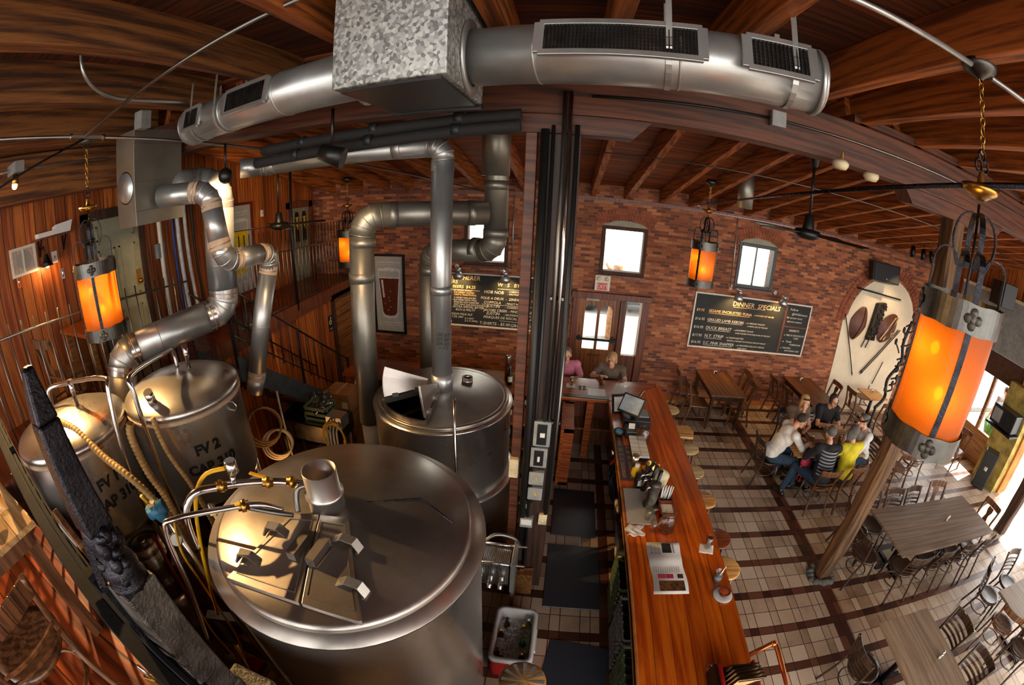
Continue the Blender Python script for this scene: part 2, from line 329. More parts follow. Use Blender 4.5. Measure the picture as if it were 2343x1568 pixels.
# rubber mat: rows of dashes cut through
t=NT('rubber_mat'); sp=t.n('SeparateXYZ'); t.l(t.n('TexCoord').outputs['Object'],sp.inputs[0])
iy,v=cell(sp.outputs[1],0.,.06); 
ix,u=cell(m('ADD',sp.outputs[0],m('MULTIPLY',iy,.018)),0.,.036); hole=m('MULTIPLY',m('GREATER_THAN',v,.02),m('LESS_THAN',u,.012))
lines=m('LESS_THAN',m('FRACT',m('DIVIDE',m('ADD',sp.outputs[1],.48),.32)),.03)
t.bsdf(t.mix(m('MAXIMUM',hole,lines),lin('48505c'),lin('060607')),.34,0,t.bump(m('SUBTRACT',1.,m('MAXIMUM',hole,lines)),.8,.006),.6); M['rubber_mat']=t.m
# drip tray grid
t=NT('drip_grid'); sp=t.n('SeparateXYZ'); t.l(t.n('TexCoord').outputs['Object'],sp.inputs[0])
_,v=cell(sp.outputs[1],0.,.014); _,u=cell(sp.outputs[0],0.,.014); hole=m('MULTIPLY',m('GREATER_THAN',v,.006),m('GREATER_THAN',u,.006))
t.bsdf(t.mix(hole,lin('e8e0d4'),lin('6a5a48')),.4,.2); M['drip_grid']=t.m
# ---------------------------------------------------------------- camera
def rot(y,p,r): return Matrix.Rotation(y,3,'Z')@Matrix.Rotation(p,3,'X')@Matrix(((1,0,0),(0,0,-1),(0,1,0)))@Matrix.Rotation(r,3,'Z')
cd=bpy.data.cameras.new('camera'); cam=bpy.data.objects.new('camera',cd); COL.objects.link(cam); S.camera=cam
cam.matrix_world=Matrix.Translation((0,0,4.0))@rot(.117763188,-.363381416,.0427055879).to_4x4()
cd.type='PANO'; cd.clip_start=.02; cd.clip_end=200; cd.sensor_fit='HORIZONTAL'; cd.sensor_width=36
k=cd if hasattr(cd,'panorama_type') else cd.cycles
k.panorama_type='FISHEYE_LENS_POLYNOMIAL'; k.fisheye_fov=PI
k.fisheye_polynomial_k0=0; k.fisheye_polynomial_k1=-.0667061684; k.fisheye_polynomial_k2=0; k.fisheye_polynomial_k3=0; k.fisheye_polynomial_k4=0
YW=7.9; XL=-5.28; XR=9.9; ZM=2.2
SB=lambda name,m,*b,bev=0,org=(0,0,0): st(MB().box(*b),name,m,org,bev)
# ---------------------------------------------------------------- setting
SB('floor','floor_tile',XL-.3,XR+.3,-4,YW+.4,-.15,0)
SB('exterior_ground','asphalt',-30,40,-30,YW+.4,-.4,-.2); SB('exterior_ground.001','asphalt',-30,40,YW+.4,40,-.4,-.05)
# brick wall with its openings
holes=[(.64,1.5,2.5,3.42),(3.35,4.21,2.53,3.42),(-1.93,-1.08,2.5,3.42),(.22,1.66,0,2.08)]
xs=sorted({XL-.3,XR+.3,*[h[0] for h in holes],*[h[1] for h in holes]}); zs=sorted({0,4.35,*[h[2] for h in holes],*[h[3] for h in holes]})
b=MB()
for i in range(len(xs)-1):
    z0=None
    for j in range(len(zs)-1):
        cx=(xs[i]+xs[i+1])/2; cz=(zs[j]+zs[j+1])/2
        solid=not any(h[0]<cx<h[1] and h[2]<cz<h[3] for h in holes)
        if solid and z0 is None: z0=zs[j]
        if z0 is not None and (not solid or j==len(zs)-2):
            b.box(xs[i],xs[i+1],YW,YW+.35,z0,zs[j+1] if solid else zs[j]); z0=None
st(b,'wall_back','brick')
wl=SB('wall_left','wall_plank',XL-.25,XL,-4,YW,-.1,5.3)
def segarch(x0,x1,z0,rise,n=14):
    w=(x1-x0)/2; Rr=(w*w+rise*rise)/(2*rise); a=math.asin(w/Rr); cx=(x0+x1)/2; cz=z0+rise-Rr
    return cx,cz,Rr,a
k=0
for wi,(x0,x1,z0,z1) in enumerate(holes[:3]):
    rise=.11; cx,cz,Rr,a=segarch(x0,x1,z1,rise)
    f=MB(); w=.07; y0,y1=YW-.02,YW+.16
    f.box(x0,x0+w,y0,y1,z0,z1).box(x1-w,x1,y0,y1,z0,z1).box(x0+w,x1-w,y0,y1,z0,z0+w).box(x0+w,x1-w,y0,y1,z1-.07,z1)
    fr=f.build('window_%d'%(wi+1),'stucco_brown' if wi!=1 else 'black_paint',None,(0,0,0),.006,'structure')
    p=MB(); pts=[(cx+Rr*sin(t),cz+Rr*cos(t)) for t in [a-2*a*i/14 for i in range(15)]]
    p.prism(pts,(0,y0+.01,0),(1,0,0),(0,0,1),-.0+.06 if False else -.03).build('arch_panel','door_green',fr)
    g=MB().box(x0+w,x1-w,YW+.09,YW+.094,z0+w,z1-w).build('pane','window_glass',fr)
    if wi==1: MB().box(cx-.012,cx+.012,YW+.06,YW+.1,z0+w,z1-w).build('muntin','black_paint',fr)
    sl=MB().box(x0-.02,x1+.02,YW-.06,YW+.02,z0-.05,z0).build('sill','frame_wood',fr)
    # soldier arch of bricks over the window
    q=MB(); nb=19
    for i in range(nb):
        for row in (0,1):
            t0=-a*1.12+2.24*a*i/nb+.006; t1=-a*1.12+2.24*a*(i+1)/nb-.006; r0=Rr+.02+row*.11; r1=r0+.1
            q.prism([(cx+r*sin(t),cz+r*cos(t)) for r,t in ((r0,t0),(r0,t1),(r1,t1),(r1,t0))],(0,YW-.012,0),(1,0,0),(0,0,1),-.03)
    st(q,'trim_%d'%(wi+1),'arch_brick',(cx+wi*3.7,YW,z1))
# plaster filled blind arch
pts=[(6.35,0),(8.65,0),(8.65,2.15)]+[(7.5+1.15*cos(t),2.15+1.1*sin(t)) for t in [PI*i/24 for i in range(1,24)]]+[(6.25,2.15)]
st(MB().prism(pts,(0,YW-.015,0),(1,0,0),(0,0,1),-.03),'wall_niche','plaster')
q=MB()
for i in range(38):
    for row in (0,1):
        t0=PI*i/38+.008; t1=PI*(i+1)/38-.008; r0=1.2+row*.13; r1=r0+.115
        q.prism([(7.5+r*cos(t),2.15+r*sin(t)*.97) for r,t in ((r0,t0),(r0,t1),(r1,t1),(r1,t0))],(0,YW-.02,0),(1,0,0),(0,0,1),-.03)
st(q,'trim_4','arch_brick',(7.5,YW,2))
SB('baseboard_back','rust_wall',1.75,6.3,YW-.03,YW,0,.09)
SB('trim_5','frame_wood',XL,XR,YW-.06,YW,3.86,3.93)
# roof decks and timber frame
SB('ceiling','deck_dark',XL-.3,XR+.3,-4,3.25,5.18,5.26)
b=MB().hexa([(XL-.3,3.1,5.15),(XR+.3,3.1,5.15),(XR+.3,8.3,4.085),(XL-.3,8.3,4.085),(XL-.3,3.1,5.23),(XR+.3,3.1,5.23),(XR+.3,8.3,4.165),(XL-.3,8.3,4.165)])
st(b,'ceiling_slope','deck_wood')
def joist(name,p0,p1,w,h,m): 
    c=(Vector(p0)+Vector(p1))/2; o=st(MB().bar(p0,p1,w,h),name,m,c,.006); return o
for x in (.22,.87,1.71,2.32,2.98,3.62,4.3,4.95,5.6,6.25,6.9,7.6,8.3,9.0,-.42,-1.34): joist('joist',(x,-3.8,5.04),(x,3.2,5.04),.1,.28,'joist_wood')
for x,w,h in ((-2.27,.13,.3),(-3.26,.16,.32),(-4.36,.2,.36)): joist('joist',(x,-3.8,5.2-h/2),(x,3.1,5.2-h/2),w,h,'joist_old')
SB('beam_left','joist_old',XL,XL+.3,-3.8,3.3,4.38,4.86,bev=.02); SB('beam_left.001','joist_old',XL,XL+.5,-3.8,3.3,4.87,5.18,bev=.02)
for x in (-4.75,-4.1,-3.5,-3.0,-2.25,-1.62,-.8,-.16,.42,1.03,1.69,2.26,2.83,3.4,3.97,4.55,5.12,5.7,6.28,6.85,7.43,8.0,8.6,9.2,9.75):
    joist('joist',(x,3.12,5.02),(x,7.98,4.022),.085,.24,'joist_wood')
mb=SB('beam_main','beam_wood',XL,XR,3.0,3.2,4.54,4.9,bev=.012); tag(mb,'long dark brown timber beam carrying the roof joists','beam',kind='structure')
for x0,x1 in ((-.75,.55),(2.85,4.6),(7.7,9.4)):
    st(MB().prism([(x0,4.54),(x0+.13,4.4),(x1-.13,4.4),(x1,4.54)],(0,3.2,0),(1,0,0),(0,0,1),.2),'bolster','beam_wood',((x0+x1)/2,3.1,4.47),.006)
pc=SB('post','dark_post',-.22,.06,2.99,3.2,0,4.4,bev=.012,org=(-.08,3.1,0)); tag(pc,'dark timber post covered in conduits between the brewery and the bar','post',kind='structure')
def warped_post(name,x0,x1,y0,y1,z1,m,label):
    b=MB(); n=14; vs=[];fs=[]
    rnd=random.Random(int(x0*100))
    for i in range(n+1):
        z=z1*i/n; j=lambda: rnd.uniform(-.012,.012)
        c=.025
        for x,y in ((x0+c,y0),(x1-c,y0),(x1,y0+c),(x1,y1-c),(x1-c,y1),(x0+c,y1),(x0,y1-c),(x0,y0+c)): vs.append((x+j(),y+j(),z))
    for i in range(n):
        for k in range(8): k2=(k+1)%8; fs.append((i*8+k,i*8+k2,i*8+8+k2,i*8+8+k))
    fs+=[[7-k for k in range(8)],[n*8+k for k in range(8)]]
    b.add(vs,fs); o=b.build(name,m,None,((x0+x1)/2,(y0+y1)/2,0),0,'structure'); return tag(o,label,'post',kind='structure')
warped_post('post',3.64,3.84,3.0,3.2,4.4,'post_wood','rough-hewn brown timber post on the dining floor beside the long table')
warped_post('post',8.45,8.68,3.0,3.22,4.4,'dark_post','dark timber post at the sunlit open side')
b=MB()
for i in range(18):
    a=2*PI*i/18; r=.13+.05*random.random(); b.sph((3.74+r*cos(a)*1.1,3.1+r*sin(a)*1.1,.01),(.06,.06,.03+.03*random.random()),8)
st(b,'plinth','concrete',(3.74,3.1,0))
for x in (2.65,3.3,3.95,4.6): st(MB().bar((x-.25,2.75,4.93),(x+.22,2.75,5.15),.05,.09,(0,1,0)),'bridging','joist_wood',(x,2.75,5.04))
SB('trim_6','beam_wood',2.2,9.9,2.96,3.24,4.9,4.96)
# ---------------------------------------------------------------- gallery and mezzanine floors
SB('floor_gallery','mezz_floor',XL,-4.2,.42,YW,2.02,ZM); SB('floor_mezzanine','mezz_floor',XL,.35,-4,.42,2.0,ZM)
SB('trim_7','frame_wood',-4.21,-4.17,.42,YW,1.98,2.21)
SB('wall_gallery','wall_plank',-4.3,-4.2,3.0,6.72,0,2.0); SB('wall_gallery.001','wall_plank',-4.3,-4.2,7.62,YW,0,2.0)
SB('wall_pier','brick_side',-4.2,-3.62,2.95,3.25,0,2.0)
SB('wall_under','dark_post',XL,.3,.2,.3,0,2.0)
# ---------------------------------------------------------------- doors
def panel_door(name,m,x,y0,y1,z0,z1,face=1):
    t=.05*face; d=MB().box(min(x,x+t),max(x,x+t),y0,y1,z0,z1).build(name,m,None,(x,(y0+y1)/2,z0),.004,'structure')
    w=y1-y0; 
    for a,b_,c,e in ((.12,.46,.06,.36),(.54,.88,.06,.36),(.12,.46,.44,.8),(.54,.88,.44,.8),(.12,.88,.86,.96)):
        xx=x+t; q=MB(); ya,yb,za,zb=y0+a*w,y0+b_*w,z0+c*(z1-z0),z0+e*(z1-z0); k=.012*face
        for bb in ((ya,yb,za,za+.02),(ya,yb,zb-.02,zb),(ya,ya+.02,za,zb),(yb-.02,yb,za,zb)): q.box(min(xx,xx+k),max(xx,xx+k),*bb)
        q.build('panel',m,d)
    return d
d=panel_door('door_2','door_green',XL,2.62,3.4,ZM,4.02); MB().sph((XL+.09,3.32,3.15),.03).build('door_knob','brass',d); MB().box(XL+.05,XL+.065,3.28,3.36,3.1,3.3).build('lock_plate','brass',d)
b=MB()
for q in ((2.52,2.62,ZM,4.12),(3.4,3.5,ZM,4.12),(2.52,3.5,4.02,4.14)): b.box(XL,XL+.06,*q)
st(b,'trim_8','dark_post')
d=panel_door('door_3','door_green',XL,7.02,7.62,ZM,3.68)
for yy in (7.12,7.38):
    pts=[(0,0),(.14,0),(.14,.5)]+[(.07+.07*cos(t),.5+.12*sin(t)) for t in [PI*i/8 for i in range(1,8)]]+[(0,.5)]
    MB().prism(pts,(XL+.052,yy,ZM+.8),(0,1,0),(0,0,1),.008).build('stained_glass','black_paint',d); MB().box(XL+.058,XL+.064,yy+.04,yy+.1,ZM+1.05,ZM+1.3).build('glass_motif','poster_yellow',d)
b=MB()
for q in ((6.9,7.02,ZM,3.8),(7.62,7.75,ZM,3.8),(6.9,7.75,3.68,3.82)): b.box(XL,XL+.07,*q)
st(b,'trim_9','frame_wood')
# restroom door below the gallery
d=MB().box(-4.27,-4.22,6.78,7.56,0,1.95).build('door_4','wall_plank',None,(-4.24,7.2,0),.004,'structure')
b=MB()
for i in range(11): b.box(-4.215,-4.2,6.84,7.5,.12+i*.165,.25+i*.165)
b.build('slat_panel','plank_brown',d); MB().sph((-4.17,6.86,1.0),.03).build('door_knob','brass',d); MB().box(-4.2,-4.19,7.0,7.2,1.62,1.67).build('name_plate','brass',d)
b=MB()
for q in ((6.68,6.78,0,2.02),(7.56,7.66,0,2.02),(6.68,7.66,1.95,2.06)): b.box(-4.31,-4.17,*q)
st(b,'trim_10','dark_post')
# front door with arched lights and a sidelight
x0,x1,z1=.22,1.66,2.08
b=MB().box(x0-.02,x0+.1,YW-.05,YW+.2,0,z1).box(x1-.12,x1+.03,YW-.05,YW+.2,0,z1).box(1.12,1.24,YW-.04,YW+.2,0,z1-.08).box(x0-.05,x1+.06,YW-.07,YW+.2,z1-.06,z1+.06).box(1.24,x1-.12,YW,YW+.1,0,.9)
df=st(b,'trim_11','frame_wood',(0,0,0),.008)
def archpts(xa,xb,za,zb,n=10): 
    w=(xb-xa)/2; return [(xa,za),(xb,za),(xb,zb-w)]+[(xa+w+w*cos(t),zb-w+w*sin(t)) for t in [PI*i/n for i in range(1,n)]]+[(xa,zb-w)]
dl=MB(); xa,xb=.32,1.12; gx=((.45,.69),(.745,.985)); gz0,gz1,gz2=.97,1.2,1.88
Yd=YW+.03
for q in ((xa,gx[0][0],0,2.0),(gx[0][1],gx[1][0],gz0,2.0),(gx[1][1],xb,0,2.0),(gx[0][0],gx[1][1],0,gz0)): dl.box(q[0],q[1],Yd,Yd+.05,q[2],q[3])
for a,b_ in gx:
    w=(b_-a)/2; cx=(a+b_)/2
    for sgn in (-1,1): 
        pts=[(cx,2.0),(cx+sgn*w,2.0),(cx+sgn*w,gz2-w)]+[(cx+sgn*w*cos(t),gz2-w+w*sin(t)) for t in [PI/2*i/6 for i in range(1,7)]]
        dl.prism(pts if sgn>0 else pts[::-1],(0,Yd+.05,0),(1,0,0),(0,0,1),.05)
d=dl.build('door_1','door_wood',None,(.72,YW,0),.004,'structure')
for a,b_ in gx: MB().box(a,b_,Yd+.02,Yd+.024,gz0,gz2).build('pane','window_glass',d)
MB().box(.32,1.12,Yd-.07,Yd-.04,gz1-.03,gz1+.02).box(.36,.4,Yd-.05,Yd,gz1-.05,gz1+.05).box(1.02,1.06,Yd-.05,Yd,gz1-.06,gz1+.06).build('push_bar','black_paint',d)
MB().box(.58,.84,Yd-.015,Yd,.82,.87).build('mail_slot','brass',d); MB().box(.45,.7,Yd-.06,Yd,1.97,2.03).build('door_closer','rod_steel',d)
MB().box(1.24,x1-.12,YW+.05,YW+.054,.9,2.0).build('window_4','window_glass',None,(0,0,0),0,'structure')
# ---------------------------------------------------------------- open right side
SB('wall_right','wall_plank',XR,XR+.2,-4,YW,2.75,5.2); SB('wall_right.001','rust_wall',XR-.15,XR+.25,4.15,4.75,0,2.75); SB('wall_right.002','mustard_wall',XR-.4,XR-.15,4.2,4.95,0,2.2)
SB('wall_right.003','plank_brown',XR,XR+.12,4.75,7.4,0,.75); SB('wall_right.004','plaster',XR,XR+.2,7.4,YW,0,2.75)
SB('wall_right.005','plank_brown',XR,XR+.1,-4,2.4,0,.7)
SB('trim_12','stucco_brown',XR-.08,XR+.1,4.75,7.4,2.0,2.5)
for y in (5.6,6.5): SB('trim_13','plank_brown',XR,XR+.09,y,y+.09,.75,2.0)
for y in (2.4,.6,-1.2): SB('trim_14','dark_post',XR,XR+.14,y,y+.14,0,2.75)
# ---------------------------------------------------------------- round duct helper
def run(root,pts,r,mat,bend=None,bands=(),n=20,tape=None,name='pipe_section',seams=True):
    """straight lengths and gored elbows, each a part of root"""
    P=[Vector(p) for p in pts]; bend=bend or r*1.5; a=P[0]; N=len(P)
    for i in range(1,N):
        if i<N-1:
            d0=(P[i]-P[i-1]).normalized(); d1=(P[i+1]-P[i]).normalized(); ang=d0.angle(d1); t=min(bend*math.tan(ang/2),(P[i]-P[i-1]).length*.48,(P[i+1]-P[i]).length*.48)
            e=P[i]-d0*t
        else: e=P[i]; ang=0
        if (e-a).length>.02:
            m=MB().tube([a,e],r,n)
            L=(e-a).length
            if seams and L>.5:
                for k in range(1,int(L/.62)+1):
                    q=a+(e-a)*(k*.62/L)
                    if k*.62<L-.06: m.torus(q,r,.006,e-a,n,5)
            m.build(name,mat,root)
        if ang>.05:
            s=P[i]+d1*t; K=max(2,round(ang/(PI/8))); pp=[e]
            q0,q1=e,s
            for k in range(1,K):
                u=k/K; pp.append((1-u)**2*q0+2*u*(1-u)*P[i]+u*u*q1)
            pp.append(s); m=MB().tube(pp,r*1.004,n)
            for k,q in enumerate(pp):
                d=(pp[min(k+1,K)]-pp[max(k-1,0)]); m.torus(q,r*1.005,.007,d,n,5)
            m.build('elbow',mat,root)
            if tape:
                for q,d in ((e,d0),(s,d1)): MB().tube([q-d*.045,q+d*.045],r*1.02,n,cap=False).build('tape_band',tape,root)
            a=s
    for (q,d,w) in bands: MB().tube([Vector(q)-Vector(d)*w,Vector(q)+Vector(d)*w],r*1.05,n).build('joint_band',mat,root)
def grille(root,p0,p1,ang,r,w=.16,n=30):
    """register set into a round duct: frame and bars around the direction ang about the axis p0-p1"""
    P0=Vector(p0);P1=Vector(p1);d=(P1-P0).normalized(); u=Vector((0,0,1)); s=u.cross(d).normalized()
    o=u*sin(ang)+s*cos(ang); q=d.cross(o)
    f=MB()
    for e in (-1,1):
        f.bar(P0+o*(r+.002)+q*e*w/2,P1+o*(r+.002)+q*e*w/2,.028,.02,o)
        c=P0 if e<0 else P1; f.bar(c+o*(r+.002)-q*w/2,c+o*(r+.002)+q*w/2,.045,.02,o)
    f.build('grille_frame','galv',root,bev=.002)
    MB().bar(P0+o*(r-.006),P1+o*(r-.006),w,.012,o).build('grille_back','black_paint',root)
    b=MB()
    for k in range(1,n): c=P0+(P1-P0)*(k/n)+o*(r+.006); b.bar(c-q*w/2,c+q*w/2,.005,.008,o)
    for k in range(1,9): b.bar(P0+o*(r+.001)+q*(w*(k/9-.5)),P1+o*(r+.001)+q*(w*(k/9-.5)),.004,.006,o)
    b.build('grille_bars','pewter',root)
def strap(root,c,d,r,top):
    c=Vector(c);d=Vector(d).normalized(); u=Vector((0,0,1)); s=u.cross(d).normalized()
    pts=[c+u*(r+.003)*cos(a)+s*(r+.003)*sin(a) for a in [2*PI*k/24 for k in range(25)]]
    m=MB()
    for a,b in zip(pts,pts[1:]): m.bar(a,b,.026,.003,(a-c))
    for e in (-1,1):
        m.bar(c+s*e*r*.97,Vector((c.x,c.y,top))+s*e*r*.9,.026,.003,s)
    m.build('hanger_strap','galv',root)
# ---------------------------------------------------------------- ventilation under the ceiling
A=(1.06,1.77,4.66);B=(-.47,2.04,4.65); d=(Vector(B)-Vector(A)).normalized()
g=T('round_duct','long galvanised round ceiling duct with slotted grilles facing the bar','duct',A)
run(g,[A,B],.148,'galv'); MB().tube([A,Vector(A)-d*.02],.16,24).tube([Vector(A)-d*.02,Vector(A)-d*.035],.148,24).build('end_cap','galv',g)
P=lambda t:Vector(A)+(Vector(B)-Vector(A))*t
grille(g,P(.03),P(.22),.2,.148,n=16); grille(g,P(.34),P(.78),.2,.148,n=44); strap(g,P(.08),d,.15,4.92); strap(g,P(.43),d,.15,5.0)
MB().bar(P(.35)+Vector((0,.1,-.12)),P(.8)+Vector((0,.1,-.12)),.03,.01).build('seam_flange','galv',g)
A2=(-1.1,2.12,4.645);B2=(-2.9,2.5,4.645); d=(Vector(B2)-Vector(A2)).normalized(); P2=lambda t:Vector(A2)+(Vector(B2)-Vector(A2))*t
g=T('round_duct','galvanised round duct with slotted grilles running left from the square plenum box','duct',B2)
run(g,[A2,B2],.148,'galv'); MB().tube([B2,Vector(B2)+d*.02],.16,24).build('end_cap','galv',g)
grille(g,P2(.82),P2(.96),.15,.148,n=14); grille(g,P2(.36),P2(.62),.15,.148,n=20); strap(g,P2(.7),d,.15,4.95); strap(g,P2(.9),d,.15,4.95)
g=T('plenum_box','square spangled galvanised plenum box joining the two round ceiling ducts','plenum',(-.78,2.05,4.47))
p=[(-1.07,1.74,4.47),(-.5,1.66,4.47),(-.5,2.36,4.47),(-1.07,2.46,4.47),(-1.09,1.72,5.17),(-.51,1.62,5.17),(-.5,2.4,5.17),(-1.07,2.5,5.17)]
MB().hexa(p).build('box_shell','galv_spangle',g,bev=.006)
MB().hexa([(-1.04,1.77,4.455),(-.53,1.69,4.455),(-.53,2.33,4.455),(-1.04,2.43,4.455),(-1.04,1.77,4.468),(-.53,1.69,4.468),(-.53,2.33,4.468),(-1.04,2.43,4.468)]).build('bottom_panel','plastic_dark',g)
MB().bar((-1.07,2.47,4.46),(-.5,2.37,4.46),.03,.03).build('drip_flange','black_paint',g)
MB().lathe([(.15,0),(.2,0),(.2,.012),(.15,.012)],(-.498,2.035,4.65),24,axis=(1,0,0)).build('duct_collar','galv',g)
MB().lathe([(.15,0),(.19,0),(.19,.012),(.15,.012)],(-1.075,2.11,4.645),24,axis=(-1,0,0)).build('duct_collar','galv',g)
# air handling box and its two ducts over the fermenters
g=T('air_handler_box','tall grey sheet metal air handler box hanging above the fermenters','ventilation box',(-3.5,2.55,3.9))
c0=Vector((-3.6,2.33,0)); e1=Vector((0,.6,0)); e2=Vector((-.34,0,0))
q=[c0,c0+e1,c0+e1+e2,c0+e2]
b=MB().hexa([(v.x,v.y,3.89) for v in q]+[(v.x,v.y,4.76) for v in q]); sm=b
for z in (4.02,4.28,4.62): sm.bar(Vector((c0.x,c0.y,z)),Vector((c0.x,c0.y,z))+e1,.008,.008)
b.build('box_shell','galv_dull',g,bev=.003)
n2=Vector((-e2.y,e2.x,0)).normalized(); fc=c0+e2*.5; n2=Vector((-.58,-.81,0))
MB().lathe([(0,0.02),(.13,.02),(.14,.0),(.15,0),(.15,-.03)],(fc.x,fc.y,4.25),24,axis=(0,-1,0)).build('round_port','galv',g)
MB().box(-3.56,-3.44,2.3,2.42,4.74,4.9).build('junction_box','plastic_grey',g,bev=.008)
g=T('exhaust_duct','fat bright metal duct bending from the air handler down behind the fermenters','duct',(-3.47,3.2,2.9))
run(g,[(-3.72,2.9,4.2),(-3.4,3.27,4.2),(-3.44,3.24,2.86),(-4.0,2.14,2.72),(-4.08,1.86,1.8)],.165,'galv',bend=.22,tape='foil',seams=True)
g=T('exhaust_duct','slimmer metal duct with taped elbows hanging open-ended beside the stairs','duct',(-3.3,3.9,1.8))
run(g,[(-3.58,2.62,4.12),(-3.08,2.83,4.1),(-2.95,2.84,3.45),(-3.0,3.62,3.4),(-3.26,3.38,2.06),(-3.31,3.33,1.86)],.103,'galv',bend=.17,tape='tape')
# steam stacks
g=T('steam_stack','tall shiny stack rising from the middle of the open mash tun','stack pipe',(-1.15,3.7,2.03))
run(g,[(-1.15,3.77,2.02),(-1.09,3.62,4.36),(-3.0,3.6,4.3),(-3.2,3.4,4.3)],.098,'galv',bend=.12,seams=False,bands=[((-1.12,3.69,3.05),(0,0,1),.04),((-1.1,3.64,4.18),(0,0,1),.05),((-1.5,3.61,4.35),(1,0,0),.04),((-2.9,3.6,4.31),(1,0,0),.05)])
MB().tube([(-1.15,3.77,1.97),(-1.143,3.752,2.18)],.112,24).build('base_collar','galv',g)
text('pen_note','100 gal\n200 gal\n300 gal\n  = 4.0','ink',g,(-1.15,3.6,2.62),.045,(PI/2,0,.25))
g=T('steam_stack','dull grey stack pipe standing left of the mash tun and elbowing right','stack pipe',(-2.05,3.84,1.4))
run(g,[(-2.06,3.83,1.42),(-2.0,3.86,3.72),(-.85,4.45,3.72)],.128,'galv_dull',bend=.2,seams=False,bands=[((-2.02,3.85,3.1),(0,0,1),.05),((-2.0,3.86,3.45),(0,0,1),.04),((-1.72,4.0,3.72),(.9,.45,0),.04),((-1.0,4.37,3.72),(.9,.45,0),.04)])
MB().tube([(-2.06,3.83,0),(-2.06,3.83,1.45)],.11,20).build('base_pipe','pvc',g)
g=T('steam_stack','thick grey riser with a tee in front of the brick wall window','stack pipe',(-.77,4.6,3.3))
run(g,[(-.78,4.55,4.9),(-.77,4.58,3.3),(-1.62,4.9,3.22),(-1.68,4.93,1.2)],.13,'galv_dull',bend=.2,seams=False,bands=[((-.78,4.56,4.02),(0,0,1),.05),((-.77,4.57,3.5),(0,0,1),.04),((-1.0,4.67,3.29),(.93,-.35,0),.04),((-1.62,4.9,2.98),(0,0,1),.05)])
MB().tube([(-.78,4.5,4.12),(-.78,4.5,4.9)],.15,20).build('upper_sleeve','galv_dull',g)
g=T('vent_stub','short grey vent stub coming through the roof boards','vent pipe',(2.6,6.2,4.3)); MB().tube([(2.55,6.0,4.62),(2.55,6.0,4.05)],.12,20).build('pipe_section','galv_dull',g)
# ---------------------------------------------------------------- kettle
KC=Vector((-1.10,1.49,0)); 
g=T('brew_kettle','large brew kettle in front with hatch doors and short flue','brew kettle',(KC.x,KC.y,0))
MB().lathe([(.5,.02),(.78,.06),(.795,.2),(.795,2.2),(.8,2.23)],KC,72).build('kettle_shell','stainless',g)
MB().lathe([(.8,2.225),(.822,2.235),(.822,2.25),(.745,2.262),(.74,2.27)],KC,72).build('rim_flange','steel_top',g)
MB().lathe([(.742,2.262),(.752,2.275),(.748,2.3),(.725,2.318),(.5,2.36),(.25,2.40),(.09,2.425),(0,2.43)],KC,72).build('kettle_lid','steel_top',g)
MB().tube([KC+Vector((.05,0,2.423)),KC+Vector((.42,.22,2.368)),KC+Vector((.64,.1,2.335))],.006,6).build('weld_seam','iron',g)
SC=KC+Vector((-.03,-.04,0)); f=MB().lathe([(.1,2.4),(.1,2.5),(.108,2.505),(.108,2.53),(.094,2.535),(.094,2.67),(.09,2.67),(.09,2.41)],SC,32)
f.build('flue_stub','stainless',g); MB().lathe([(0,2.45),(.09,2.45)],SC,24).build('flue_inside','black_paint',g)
def lidz(x,y): r=math.hypot(x-KC.x,y-KC.y); return 2.425-(r-.09)*.168
def quad(pts,h0,h1): return [(x,y,lidz(x,y)+h0) for x,y in pts]+[(x,y,lidz(x,y)+h1) for x,y in pts]
Hq=[(-1.44,.83),(-.7,.86),(-.97,1.38),(-1.29,1.32)]; L=lambda a,b,t:(a[0]+(b[0]-a[0])*t,a[1]+(b[1]-a[1])*t)
gm0,gm1=L(Hq[0],Hq[1],.6),L(Hq[3],Hq[2],.52)
